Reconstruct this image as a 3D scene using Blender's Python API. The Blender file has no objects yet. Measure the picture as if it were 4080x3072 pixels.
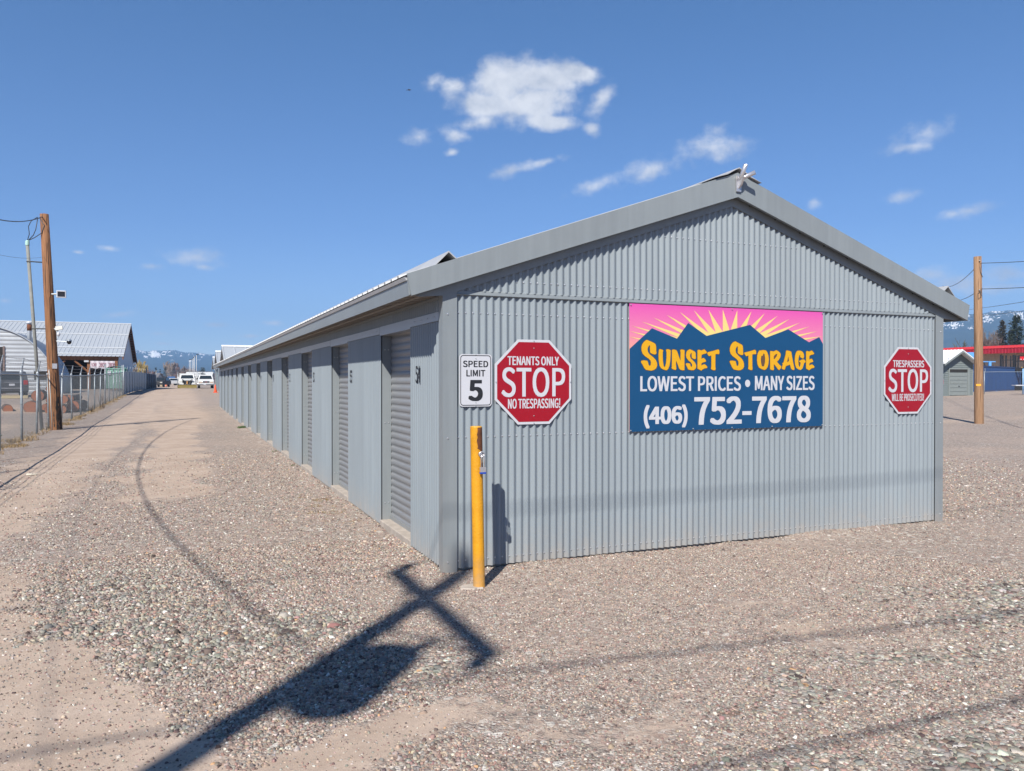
import bpy, bmesh, math, random
import numpy as np
from mathutils import Vector, Matrix
R = math.radians
sc = bpy.context.scene
col = sc.collection

# ------------------------------------------------------------------ camera, sky, sun, exposure
SUN_EL, SHADOW_AZ = 43.0, 39.0
cam = bpy.data.cameras.new("camera")
cam.sensor_width = 36.0
cam.lens = 27.03
cam.clip_start = 0.05
cam.clip_end = 30000
camo = bpy.data.objects.new("camera", cam)
col.objects.link(camo)
camo.location = (-2.055, -6.213, 1.64)
camo.rotation_euler = (R(90 - 0.38), 0, R(-23.3))
sc.camera = camo

sc.view_settings.view_transform = 'Standard'
sc.view_settings.look = 'None'
sc.view_settings.gamma = 1.0
sc.view_settings.use_curve_mapping = False
sc.view_settings.exposure = 0.78
sc.render.engine = 'CYCLES'
sc.cycles.use_denoising = True
sc.cycles.max_bounces = 8
sc.cycles.volume_bounces = 0

sun = bpy.data.lights.new("sun", 'SUN')
sun.energy = 5.0
sun.angle = R(0.53)
sun.color = (1.0, 0.945, 0.865)
suno = bpy.data.objects.new("sun", sun)
col.objects.link(suno)
sd = Vector((math.sin(R(SHADOW_AZ)) * math.cos(R(SUN_EL)), math.cos(R(SHADOW_AZ)) * math.cos(R(SUN_EL)), -math.sin(R(SUN_EL))))
suno.rotation_euler = sd.to_track_quat('-Z', 'Y').to_euler()
suno.location = (-20, -25, 30)

# (azimuth, tangent of elevation, half sizes, tilt) of every cloud puff in the sky
CLOUDS = [(0.3941,0.3825,0.0510,0.0347,-10),
 (0.4421,0.3942,0.0570,0.0275,5),
 (0.4929,0.3960,0.0310,0.0143,10),
 (0.3790,0.3602,0.0510,0.0228,0),
 (0.4331,0.3584,0.0570,0.0299,0),
 (0.3670,0.3361,0.0360,0.0108,-15),
 (0.4541,0.3360,0.0420,0.0120,5),
 (0.3341,0.3785,0.0239,0.0108,0),
 (0.3043,0.3835,0.0143,0.0095,-30),
 (0.5215,0.3604,0.0261,0.0119,-50),
 (0.5078,0.3239,0.0107,0.0083,20),
 (0.3341,0.3170,0.0179,0.0102,0),
 (0.2865,0.3137,0.0189,0.0101,-15),
 (0.3287,0.2947,0.0108,0.0048,-20),
 (0.4091,0.2728,0.0312,0.0084,-12),
 (0.4511,0.2833,0.0252,0.0054,-14),
 (0.5815,0.2687,0.0338,0.0130,-14),
 (0.5168,0.2533,0.0344,0.0095,-14),
 (0.6617,0.2930,0.0349,0.0197,0),
 (0.8972,0.2819,0.0271,0.0127,-20),
 (0.8831,0.2691,0.0247,0.0091,-5),
 (0.8737,0.2136,0.0163,0.0064,0),
 (0.7812,0.2154,0.0094,0.0067,-20),
 (0.9431,0.1896,0.0293,0.0067,-8),
 (0.9274,0.1877,0.0136,0.0063,0),
 (0.9047,0.1215,0.0213,0.0095,0),
 (0.9366,0.1090,0.0313,0.0104,0),
 (0.9781,0.1174,0.0255,0.0111,0),
 (0.9674,0.1004,0.0388,0.0071,0),
 (0.0179,0.1475,0.0309,0.0111,0),
 (0.0257,0.1368,0.0124,0.0039,0),
 (-0.0310,0.1346,0.0133,0.0054,0),
 (-0.0758,0.1518,0.0104,0.0037,0),
 (-0.1069,0.1451,0.0059,0.0021,0),
 (-0.0666,0.0760,0.0153,0.0043,-8),
 (-0.1763,0.0864,0.0075,0.0030,0),
 (0.0391,0.0674,0.0147,0.0028,0),
 (-0.0228,0.0553,0.0119,0.0022,0),
 (0.1056,0.0713,0.0143,0.0034,0),
 (-0.0203,0.0438,0.0150,0.0022,0),
 (0.0811,0.0547,0.0162,0.0023,0),]

def nn(nt, kind, loc=None, **kw):
    n = nt.nodes.new(kind)
    for k, v in kw.items():
        if k.startswith('i_'):
            n.inputs[k[2:].replace('_', ' ')].default_value = v
        else:
            setattr(n, k, v)
    return n

def math_node(nt, op, a, b=None, c=None, clamp=False):
    n = nt.nodes.new('ShaderNodeMath')
    n.operation = op
    n.use_clamp = clamp
    for i, x in enumerate((a, b, c)):
        if x is None:
            continue
        if isinstance(x, (int, float)):
            n.inputs[i].default_value = x
        else:
            nt.links.new(x, n.inputs[i])
    return n.outputs[0]

def mix_col(nt, fac, a, b, mode='MIX'):
    n = nt.nodes.new('ShaderNodeMix')
    n.data_type = 'RGBA'
    n.blend_type = mode
    for i, x in ((0, fac), (6, a), (7, b)):
        if isinstance(x, (int, float)):
            n.inputs[i].default_value = x
        elif isinstance(x, tuple):
            n.inputs[i].default_value = x if len(x) == 4 else (*x, 1)
        else:
            nt.links.new(x, n.inputs[i])
    return n.outputs[2]

def ramp(nt, fac, stops, interp='LINEAR'):
    n = nt.nodes.new('ShaderNodeValToRGB')
    cr = n.color_ramp
    cr.interpolation = interp
    while len(cr.elements) < len(stops):
        cr.elements.new(0.5)
    for e, (p, c) in zip(cr.elements, stops):
        e.position = p
        e.color = (*c, 1) if len(c) == 3 else c
    nt.links.new(fac, n.inputs[0])
    return n.outputs[0]

def make_world():
    w = bpy.data.worlds.new("World")
    sc.world = w
    w.use_nodes = True
    nt = w.node_tree
    nt.nodes.clear()
    out = nt.nodes.new('ShaderNodeOutputWorld')
    bg = nt.nodes.new('ShaderNodeBackground')
    sky = nt.nodes.new('ShaderNodeTexSky')
    sky.sky_type = 'NISHITA'
    sky.sun_disc = False
    sky.sun_elevation = R(SUN_EL)
    sky.sun_rotation = R(SHADOW_AZ + 180)
    sky.altitude = 900
    sky.air_density = 1.0
    sky.dust_density = 0.35
    sky.ozone_density = 2.2
    tc = nt.nodes.new('ShaderNodeTexCoord')
    sep = nt.nodes.new('ShaderNodeSeparateXYZ')
    nt.links.new(tc.outputs['Generated'], sep.inputs[0])
    az = math_node(nt, 'ARCTAN2', sep.outputs[0], sep.outputs[1])
    hx = math_node(nt, 'MULTIPLY', sep.outputs[0], sep.outputs[0])
    hy = math_node(nt, 'MULTIPLY_ADD', sep.outputs[1], sep.outputs[1], hx)
    hh = math_node(nt, 'SQRT', hy)
    te = math_node(nt, 'DIVIDE', sep.outputs[2], hh)
    cmb = nt.nodes.new('ShaderNodeCombineXYZ')
    nt.links.new(az, cmb.inputs[0])
    nt.links.new(te, cmb.inputs[1])
    best = None
    for (a, t, w_, h_, rot) in CLOUDS:
        mp = nt.nodes.new('ShaderNodeMapping')
        mp.vector_type = 'TEXTURE'
        mp.inputs['Location'].default_value = (a, t, 0)
        mp.inputs['Rotation'].default_value = (0, 0, R(-rot))
        big = w_ * h_ > 4e-4 and t > 0.3
        mp.inputs['Scale'].default_value = (w_ * (1.0 if big else 1.3), h_ * (1.0 if big else 1.3), 1)
        nt.links.new(cmb.outputs[0], mp.inputs[0])
        ln = nt.nodes.new('ShaderNodeVectorMath')
        ln.operation = 'LENGTH'
        nt.links.new(mp.outputs[0], ln.inputs[0])
        # small puffs are thinner than the big cloud
        thick = 1.5 if w_ * h_ > 4e-4 and t > 0.3 else 0.86
        f = math_node(nt, 'MULTIPLY', math_node(nt, 'SUBTRACT', 1.4, ln.outputs['Value']), thick)
        best = f if best is None else math_node(nt, 'SMOOTH_MAX', best, f, 0.12)
    sc_ = nt.nodes.new('ShaderNodeVectorMath')
    sc_.operation = 'MULTIPLY'
    sc_.inputs[1].default_value = (1.0, 1.1, 1)
    nt.links.new(cmb.outputs[0], sc_.inputs[0])
    no = nn(nt, 'ShaderNodeTexNoise', i_Scale=30.0, i_Detail=12.0, i_Roughness=0.58, i_Distortion=0.0)
    nt.links.new(sc_.outputs[0], no.inputs['Vector'])
    nz = math_node(nt, 'MULTIPLY', math_node(nt, 'SUBTRACT', no.outputs[0], 0.5), 2.3)
    field = math_node(nt, 'ADD', math_node(nt, 'SUBTRACT', best, 0.25), nz)
    dens = nt.nodes.new('ShaderNodeMapRange')
    dens.interpolation_type = 'SMOOTHSTEP'
    dens.inputs[1].default_value = 0.0
    dens.inputs[2].default_value = 1.25
    dens.inputs[4].default_value = 0.95
    nt.links.new(field, dens.inputs[0])
    gate = nt.nodes.new('ShaderNodeMapRange')
    gate.interpolation_type = 'SMOOTHSTEP'
    gate.inputs[1].default_value = -0.05
    gate.inputs[2].default_value = 0.25
    nt.links.new(best, gate.inputs[0])
    opac = math_node(nt, 'MULTIPLY', dens.outputs[0], gate.outputs[0])
    no2 = nn(nt, 'ShaderNodeTexNoise', i_Scale=22.0, i_Detail=6.0, i_Roughness=0.55)
    nt.links.new(sc_.outputs[0], no2.inputs['Vector'])
    ccol = ramp(nt, no2.outputs[0], [(0.34, (4.9, 5.15, 5.7)), (0.60, (7.4, 7.45, 7.6))])  # cloud shading is put into the sky colour by noise
    skyc = nt.nodes.new('ShaderNodeMix')
    skyc.data_type = 'RGBA'
    nt.links.new(opac, skyc.inputs[0])
    tint = ramp(nt, math_node(nt, 'MULTIPLY', te, 1.6), [(0.0, (0.98, 1.05, 1.22)), (0.10, (0.72, 0.82, 1.03)), (0.30, (0.52, 0.69, 0.97)), (0.75, (0.43, 0.70, 0.97))])
    skyt = mix_col(nt, 1.0, sky.outputs[0], tint, 'MULTIPLY')
    nt.links.new(skyt, skyc.inputs[6])
    nt.links.new(ccol, skyc.inputs[7])
    nt.links.new(skyc.outputs[2], bg.inputs[0])
    bg.inputs[1].default_value = 0.074
    nt.links.new(bg.outputs[0], out.inputs[0])
make_world()

# ------------------------------------------------------------------ helpers
def clean_vec(v):
    return v if isinstance(v, tuple) else tuple(v)

class MB:
    """Collects shapes for ONE mesh object; material slots by index."""
    def __init__(self):
        self.v, self.f, self.m, self.s = [], [], [], []
        self.mat = 0
        self.smooth = False
    def add(self, vs, fs):
        b = len(self.v)
        self.v += [tuple(p) for p in vs]
        for f in fs:
            self.f.append([b + i for i in f])
            self.m.append(self.mat)
            self.s.append(self.smooth)
    def box(self, x0, x1, y0, y1, z0, z1):
        self.add([(x0, y0, z0), (x1, y0, z0), (x1, y1, z0), (x0, y1, z0), (x0, y0, z1), (x1, y0, z1), (x1, y1, z1), (x0, y1, z1)],
                 [(0, 3, 2, 1), (4, 5, 6, 7), (0, 1, 5, 4), (1, 2, 6, 5), (2, 3, 7, 6), (3, 0, 4, 7)])
    def prism(self, poly, axis, d0, d1):
        """Extrude a 2D polygon along axis ('x': poly=(y,z); 'y': (x,z); 'z': (x,y))."""
        n = len(poly)
        def P(p, d):
            return (d, p[0], p[1]) if axis == 'x' else ((p[0], d, p[1]) if axis == 'y' else (p[0], p[1], d))
        vs = [P(p, d0) for p in poly] + [P(p, d1) for p in poly]
        fs = [tuple(range(n)), tuple(range(2 * n - 1, n - 1, -1))]
        fs += [(i, i + n, (i + 1) % n + n, (i + 1) % n) for i in range(n)]
        self.add(vs, fs)
    def tube(self, pts, r, n=8, caps=True):
        pts = [Vector(p) for p in pts]
        rs = r if isinstance(r, (list, tuple)) else [r] * len(pts)
        vs, fs = [], []
        prev = None
        for i, p in enumerate(pts):
            t = (pts[min(i + 1, len(pts) - 1)] - pts[max(i - 1, 0)])
            if t.length < 1e-9:
                t = Vector((0, 0, 1))
            t.normalize()
            if prev is None:
                a = Vector((0, 0, 1)) if abs(t.z) < 0.9 else Vector((1, 0, 0))
                u = t.cross(a).normalized()
            else:
                u = (prev - t * prev.dot(t))
                u = u.normalized() if u.length > 1e-6 else t.orthogonal().normalized()
            prev = u
            w = t.cross(u)
            for k in range(n):
                a = 2 * math.pi * k / n
                vs.append(p + (u * math.cos(a) + w * math.sin(a)) * rs[i])
        for i in range(len(pts) - 1):
            for k in range(n):
                fs.append((i * n + k, i * n + (k + 1) % n, (i + 1) * n + (k + 1) % n, (i + 1) * n + k))
        if caps:
            fs.append(tuple(range(n - 1, -1, -1)))
            fs.append(tuple(range((len(pts) - 1) * n, len(pts) * n)))
        self.add(vs, fs)
    def lathe(self, prof, n=16, cx=0, cy=0):
        vs, fs = [], []
        for (r, z) in prof:
            for k in range(n):
                a = 2 * math.pi * k / n
                vs.append((cx + r * math.cos(a), cy + r * math.sin(a), z))
        for i in range(len(prof) - 1):
            for k in range(n):
                fs.append((i * n + k, i * n + (k + 1) % n, (i + 1) * n + (k + 1) % n, (i + 1) * n + k))
        fs.append(tuple(range(n - 1, -1, -1)))
        fs.append(tuple(range((len(prof) - 1) * n, len(prof) * n)))
        self.add(vs, fs)
    def xform(self, M_, start=0):
        for i in range(start, len(self.v)):
            self.v[i] = tuple(M_ @ Vector(self.v[i]))
    def build(self, name, mats, parent=None, loc=None, bevel=0, recalc=True):
        me = bpy.data.meshes.new(name)
        me.from_pydata(self.v, [], self.f)
        for m_ in (mats if isinstance(mats, (list, tuple)) else [mats]):
            me.materials.append(m_)
        me.polygons.foreach_set('material_index', self.m)
        me.polygons.foreach_set('use_smooth', self.s)
        if recalc:
            bm = bmesh.new()
            bm.from_mesh(me)
            bmesh.ops.recalc_face_normals(bm, faces=bm.faces)
            bm.to_mesh(me)
            bm.free()
        me.update()
        return link(name, me, parent, loc, bevel)

def link(name, me, parent=None, loc=None, bevel=0):
    o = bpy.data.objects.new(name, me)
    col.objects.link(o)
    if parent:
        o.parent = parent
    if loc:
        o.location = loc
    if bevel:
        b = o.modifiers.new('bevel', 'BEVEL')
        b.width = bevel
        b.segments = 2
        b.limit_method = 'ANGLE'
        b.angle_limit = R(40)
    return o

def thing(name, label, cat, loc=(0, 0, 0), rz=0, group=None):
    o = bpy.data.objects.new(name, None)
    o.empty_display_size = 0.2
    col.objects.link(o)
    o.location = loc
    o.rotation_euler = (0, 0, rz)
    return tag(o, label, cat, group)

def tag(o, label, cat, group=None):
    o['label'] = label
    o['category'] = cat
    if group:
        o['group'] = group
    return o

def copy_tree(o, loc=None, rz=None, label=None, scale=None, parent=None):
    c = o.copy()
    col.objects.link(c)
    if parent is not None:
        c.parent = parent
    if loc is not None:
        c.location = loc
    if rz is not None:
        c.rotation_euler = (0, 0, rz)
    if scale is not None:
        c.scale = scale if isinstance(scale, tuple) else (scale,) * 3
    if label:
        c['label'] = label
    for ch in list(o.children):
        copy_tree(ch, parent=c)
    return c

def sign_font():
    """a plain grotesque that ships with Blender; falls back to the built-in face"""
    try:
        return bpy.data.fonts.load(bpy.utils.system_resource('DATAFILES', path='fonts') + '/Noto Sans CJK Regular.woff2')
    except Exception:
        return None
FONT = sign_font()

def text_mesh(body):
    c = bpy.data.curves.new('lettering', 'FONT')
    c.body = body
    if FONT:
        c.font = FONT
    c.resolution_u = 5
    o = bpy.data.objects.new('lettering', c)
    col.objects.link(o)
    me = bpy.data.meshes.new_from_object(o.evaluated_get(bpy.context.evaluated_depsgraph_get()))
    vs = [tuple(v.co) for v in me.vertices]
    fs = [tuple(p.vertices) for p in me.polygons]
    bpy.data.objects.remove(o)
    bpy.data.meshes.remove(me)
    bpy.data.curves.remove(c)
    return vs, fs

def lettering(mb, body, rect, fn, stroke=0.15, out=(0, -1, 0), gap=None):
    """Text stretched into rect=(x0,x1,z0,z1); fn maps (x,z) to a 3D point. Strokes are thickened to about `stroke` of the height."""
    vs, fs = text_mesh(body)
    x0, x1, z0, z1 = rect
    bold = max(0.0, (stroke - 0.09) * 0.42)
    b, c = bold * (z1 - z0), bold * 0.55 * (z1 - z0)
    x0, x1, z0, z1 = x0 + b, x1 - b, z0 + c, z1 - c
    mx, my = min(v[0] for v in vs), min(v[1] for v in vs)
    sx = (x1 - x0) / (max(v[0] for v in vs) - mx)
    sy = (z1 - z0) / (max(v[1] for v in vs) - my)
    shifts = [(0, 0)] if bold == 0 else [(dx * b, dz * c) for dx in (-1, -0.33, 0.33, 1) for dz in (-1, 1)]
    for i, (dx, dz) in enumerate(shifts):
        k = 0.00015 * i
        pts = [fn(x0 + (v[0] - mx) * sx + dx, z0 + (v[1] - my) * sy + dz) for v in vs]
        mb.add([(p[0] + out[0] * k, p[1] + out[1] * k, p[2] + out[2] * k) for p in pts], fs)

def outline_mesh(polys, offset=0.0):
    c = bpy.data.curves.new('outline', 'CURVE')
    c.dimensions = '2D'
    c.fill_mode = 'FRONT'
    for p in polys:
        s = c.splines.new('POLY')
        s.points.add(len(p) - 1)
        for q, (x, y) in zip(s.points, p):
            q.co = (x, y, 0, 1)
        s.use_cyclic_u = True
    c.offset = offset
    o = bpy.data.objects.new('outline', c)
    col.objects.link(o)
    me = bpy.data.meshes.new_from_object(o.evaluated_get(bpy.context.evaluated_depsgraph_get()))
    vs = [tuple(v.co) for v in me.vertices]
    fs = [tuple(p.vertices) for p in me.polygons]
    bpy.data.objects.remove(o)
    bpy.data.meshes.remove(me)
    bpy.data.curves.remove(c)
    return vs, fs

# ------------------------------------------------------------------ materials
def M(name, c, rough=0.6, metal=0.0, var=0.08, scale=6.0, bump=0.0, bscale=60.0, stretch=(1, 1, 1), spec=0.5, spots=None):
    m = bpy.data.materials.new(name)
    m.use_nodes = True
    nt = m.node_tree
    b = nt.nodes['Principled BSDF']
    b.inputs['Roughness'].default_value = rough
    b.inputs['Metallic'].default_value = metal
    b.inputs['Specular IOR Level'].default_value = spec
    tc = nt.nodes.new('ShaderNodeTexCoord')
    mp = nt.nodes.new('ShaderNodeMapping')
    mp.inputs['Scale'].default_value = stretch
    nt.links.new(tc.outputs['Object'], mp.inputs[0])
    no = nn(nt, 'ShaderNodeTexNoise', i_Scale=scale, i_Detail=6.0, i_Roughness=0.6)
    nt.links.new(mp.outputs[0], no.inputs['Vector'])
    lo = tuple(max(0, x * (1 - var)) for x in c)
    hi = tuple(min(1, x * (1 + var)) for x in c)
    cc = ramp(nt, no.outputs[0], [(0.3, lo), (0.7, hi)])
    if spots:
        sc_, th, scol = spots
        n2 = nn(nt, 'ShaderNodeTexNoise', i_Scale=sc_, i_Detail=8.0, i_Roughness=0.65)
        nt.links.new(mp.outputs[0], n2.inputs['Vector'])
        f = ramp(nt, n2.outputs[0], [(th, (0, 0, 0)), (th + 0.05, (1, 1, 1))])
        cc = mix_col(nt, f, cc, scol)
    nt.links.new(cc, b.inputs['Base Color'])
    rr = nt.nodes.new('ShaderNodeMapRange')
    rr.inputs[3].default_value = max(0.02, rough - 0.08)
    rr.inputs[4].default_value = min(1.0, rough + 0.08)
    nt.links.new(no.outputs[0], rr.inputs[0])
    nt.links.new(rr.outputs[0], b.inputs['Roughness'])
    if bump:
        n3 = nn(nt, 'ShaderNodeTexNoise', i_Scale=bscale, i_Detail=5.0)
        nt.links.new(mp.outputs[0], n3.inputs['Vector'])
        bp = nt.nodes.new('ShaderNodeBump')
        bp.inputs['Strength'].default_value = bump
        bp.inputs['Distance'].default_value = 0.01
        nt.links.new(n3.outputs[0], bp.inputs['Height'])
        nt.links.new(bp.outputs[0], b.inputs['Normal'])
    return m

SIDING = M('painted_siding', (0.212, 0.246, 0.272), 0.45, var=0.035, scale=2.5, stretch=(1.0, 1.0, 0.25), bump=0.05, bscale=5)
def splash(m, zmax=0.42):
    nt = m.node_tree
    b = nt.nodes['Principled BSDF']
    src = b.inputs['Base Color'].links[0].from_socket
    tc = nt.nodes.new('ShaderNodeTexCoord')
    s = nt.nodes.new('ShaderNodeSeparateXYZ')
    nt.links.new(tc.outputs['Object'], s.inputs[0])
    no = nn(nt, 'ShaderNodeTexNoise', i_Scale=7.0, i_Detail=7.0, i_Roughness=0.7)
    nt.links.new(tc.outputs['Object'], no.inputs['Vector'])
    lvl = math_node(nt, 'ADD', math_node(nt, 'MULTIPLY', s.outputs[2], 1 / zmax), math_node(nt, 'MULTIPLY', math_node(nt, 'SUBTRACT', no.outputs[0], 0.5), 1.6))
    f = ramp(nt, lvl, [(0.0, (0.40, 0.40, 0.40)), (0.35, (0.14, 0.14, 0.14)), (0.9, (0.0, 0.0, 0.0))])
    c = mix_col(nt, f, src, (0.33, 0.27, 0.215))
    # rain streaks and sun chalking, stretched down the sheet
    mp = nt.nodes.new('ShaderNodeMapping')
    mp.inputs['Scale'].default_value = (5, 5, 0.22)
    nt.links.new(tc.outputs['Object'], mp.inputs[0])
    n2 = nn(nt, 'ShaderNodeTexNoise', i_Scale=3.0, i_Detail=6.0, i_Roughness=0.7)
    nt.links.new(mp.outputs[0], n2.inputs['Vector'])
    c = mix_col(nt, 0.8, c, ramp(nt, n2.outputs[0], [(0.35, (0.93, 0.93, 0.93)), (0.65, (1.05, 1.05, 1.04))]), 'MULTIPLY')
    # every sheet is a shade different from its neighbour
    fl = math_node(nt, 'FLOOR', math_node(nt, 'MULTIPLY', math_node(nt, 'ADD', s.outputs[0], s.outputs[1]), 1 / 0.814))
    wn = nn(nt, 'ShaderNodeTexWhiteNoise', noise_dimensions='1D')
    nt.links.new(fl, wn.inputs['W'])
    c = mix_col(nt, 1.0, c, ramp(nt, wn.outputs['Value'], [(0.0, (0.965, 0.965, 0.965)), (1.0, (1.03, 1.03, 1.03))]), 'MULTIPLY')
    nt.links.new(c, b.inputs['Base Color'])
splash(SIDING)
TRIM = M('painted_trim', (0.198, 0.222, 0.236), 0.42, var=0.03, scale=3, bump=0.05, bscale=3)
splash(TRIM, 0.3)
SHUTTER = M('shutter_steel', (0.195, 0.203, 0.212), 0.4, var=0.06, scale=5, stretch=(1, 1, 3))
CAPM = M('pale_cap_trim', (0.34, 0.36, 0.38), 0.35, metal=0.2, var=0.06)
SCREW = M('zinc_screw', (0.55, 0.56, 0.58), 0.35, metal=0.7)
ROOFING = M('galvanized_roof', (0.40, 0.41, 0.42), 0.5, metal=0.2, var=0.06)
SOFFIT = M('soffit_metal', (0.30, 0.27, 0.24), 0.6)
CONCRETE = M('concrete', (0.35, 0.305, 0.26), 0.9, var=0.18, scale=9, bump=0.5, bscale=50, spots=(22, 0.62, (0.30, 0.26, 0.22)))
BLACKP = M('black_paint', (0.012, 0.013, 0.016), 0.5)
SHADE_P = M('painted_shade', (0.02, 0.019, 0.018), 0.9)  # near black that stands for the shade inside openings
WHITE_R = M('sign_white', (0.47, 0.48, 0.515), 0.35, var=0.02)
RED_R = M('sign_red', (0.27, 0.0012, 0.010), 0.35, var=0.05, scale=40)
BLUE_S = M('sign_blue', (0.002, 0.053, 0.142), 0.4, var=0.03)
YEL_S = M('sign_yellow', (0.60, 0.31, 0.004), 0.45, var=0.02)
BROWN_S = M('letter_outline', (0.10, 0.055, 0.03), 0.5)
RAY_S = M('sign_ray', (0.68, 0.52, 0.18), 0.45, var=0.02)
GALV = M('galvanized_steel', (0.36, 0.39, 0.41), 0.45, metal=0.5, var=0.15, scale=14)
ALU = M('bare_aluminium', (0.55, 0.54, 0.55), 0.3, metal=0.7, var=0.08)
RUST = M('rust', (0.13, 0.045, 0.018), 0.9, var=0.4, scale=25)
# ------------------------------------------------------------------ ground
CAMX, CAMY = -2.055, -6.213
def sstep(a, b, x):
    t = np.clip((x - a) / (b - a), 0, 1)
    return t * t * (3 - 2 * t)

_rng = np.random.RandomState(7)
_lat = _rng.rand(256, 256)
def vnoise(x, y):
    xi, yi = np.floor(x).astype(int), np.floor(y).astype(int)
    fx, fy = x - xi, y - yi
    fx, fy = fx * fx * (3 - 2 * fx), fy * fy * (3 - 2 * fy)
    g = lambda a, b: _lat[a % 256, b % 256]
    return (g(xi, yi) * (1 - fx) + g(xi + 1, yi) * fx) * (1 - fy) + (g(xi, yi + 1) * (1 - fx) + g(xi + 1, yi + 1) * fx) * fy
def fbm(x, y, o=4):
    s, a, t = 0, 0.5, 0
    for i in range(o):
        s = s + a * vnoise(x * 2 ** i + 17.3 * i, y * 2 ** i + 5.1 * i)
        t += a
        a *= 0.5
    return s / t

def ell(x, y, cx, cy, rx, ry, rot=0.0):
    c, s = math.cos(R(rot)), math.sin(R(rot))
    dx, dy = x - cx, y - cy
    u, v = (dx * c + dy * s) / rx, (-dx * s + dy * c) / ry
    return np.exp(-(u * u + v * v))

def height(x, y):
    x, y = np.asarray(x, float), np.asarray(y, float)
    r = np.hypot(x - CAMX, y - CAMY)
    h = 0.6 * sstep(30, 85, r)
    h = h + 0.10 * sstep(-6.6, -9.5, x) * sstep(20, 45, y)
    near = np.clip(np.minimum(np.abs(x - 3) - 3.2, 99), 0, 1)
    h = h + (fbm(x * 0.55 + 40, y * 0.55 + 11, 3) - 0.5) * 0.035 * sstep(0, 2.0, np.maximum(np.maximum(-x, x - 6), np.maximum(-y, y - 41)))
    # gravel banked unevenly against the foot of the walls
    dw = np.maximum(np.maximum(-x, x - 6), np.maximum(-y, y - 41))
    h = h + np.where(dw > -0.3, 0.055 * fbm(x * 2.3 + 9, y * 2.3 + 4, 3) * np.exp(-(np.maximum(dw, 0) / 0.16) ** 2), 0) * (dw < 1)
    return h
def hz(x, y):
    return float(height(x, y))

def zones(x, y):
    """amount of bare dirt, of coarse grey gravel and of slate chips at ground points"""
    wob = (fbm(x * 1.1 + 3, y * 1.1 + 9, 4) - 0.5)
    wx = x + wob * 1.3
    wy = y + (fbm(x * 1.1 + 33, y * 1.1 + 1, 4) - 0.5) * 1.3
    far = sstep(4, 11, y)
    # packed wheel tracks along the drive
    tr1 = np.exp(-((wx + 4.15) / 0.75) ** 2) * sstep(1.2, 5, y)
    tr2 = np.exp(-((wx + 2.25) / 0.65) ** 2) * sstep(4.4, 6.5, y)
    tr3 = (0.45 + 0.5 * fbm(x * 0.5, y * 0.16, 4)) * np.exp(-((wx + 2.4) / 2.0) ** 2) * sstep(13, 30, y)
    bend = np.exp(-((wx + 3.75 - 0.28 * np.clip(1.5 - y, 0, 5)) / 0.6) ** 2) * sstep(3.4, 0, y) * sstep(-7, -1, y)
    d = np.maximum.reduce([tr1, tr2, tr3, bend,
        1.1 * ell(wx, wy, -2.95, -2.2, 0.85, 0.9, 0), 1.0 * ell(wx, wy, -2.0, -3.0, 0.9, 0.5),
        0.8 * ell(wx, wy, -1.25, -2.95, 0.75, 0.38), 0.55 * ell(wx, wy, -0.2, -3.15, 0.9, 0.4), 0.48 * ell(wx, wy, 0.6, -3.0, 1.0, 0.3, -8),
        0.34 * ell(wx, wy, 1.4, -2.4, 2.4, 0.9, -4), 0.30 * ell(wx, wy, 0.9, -1.4, 1.6, 0.7), 0.55 * ell(wx, wy, 1.6, -2.0, 0.9, 0.3), 0.5 * ell(wx, wy, -3.2, 0.8, 0.5, 0.4)])
    # sideways drive on the right of the building and beyond
    d = np.maximum(d, 0.42 * np.exp(-((wy - 12.5 - 0.1 * x) / 1.4) ** 2) * sstep(8, 14, x))
    d = np.maximum(d, 0.5 * np.exp(-((wy - 25 - 0.2 * x) / 4.0) ** 2) * sstep(14, 24, x))
    d = np.maximum(d, 0.38 * sstep(7, 14, x) * sstep(0.42, 0.68, fbm(x * 0.25, y * 0.25, 3)))
    d = np.maximum(d, 0.6 * sstep(-6.3, -8, x) * sstep(0.4, 0.6, fbm(x * 0.3 + 5, y * 0.3, 3)))
    coarse = np.maximum.reduce([ell(wx, wy, -1.9, -1.2, 0.7, 0.45), ell(wx, wy, -2.5, -0.55, 0.7, 0.5), ell(wx, wy, -1.45, -0.85, 0.6, 0.35), ell(wx, wy, -2.4, 0.5, 0.7, 0.7)])
    slate = np.maximum.reduce([ell(wx, wy, 3.7, -2.5, 0.9, 0.42, -8), 0.8 * ell(wx, wy, 2.2, -2.85, 0.8, 0.2, -8), 0.8 * ell(wx, wy, 0.4, -3.72, 0.5, 0.18), ell(wx, wy, 1.3, -4.05, 0.7, 0.3),
        ell(wx, wy, 2.3, -3.7, 0.7, 0.35), 0.8 * ell(wx, wy, 1.0, -3.2, 0.5, 0.18), 0.9 * ell(wx, wy, -0.85, -2.0, 0.32, 0.28)])
    d = d * (1 - 0.85 * slate) * (1 - 0.6 * coarse)
    d = np.clip(d * 1.25 - 0.12 + wob * 0.5 * (d > 0.05), 0, 1)
    return d, coarse, slate

def spaced(fine0, fine1, step, far0, far1, grow=1.13):
    a = list(np.arange(fine0, fine1 + 1e-6, step))
    s, p = step, fine1
    while p < far1:
        s *= grow
        p += s
        a.append(p)
    s, p, lo = step, fine0, []
    while p > far0:
        s *= grow
        p -= s
        lo.append(p)
    return np.array(lo[::-1] + a)

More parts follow.
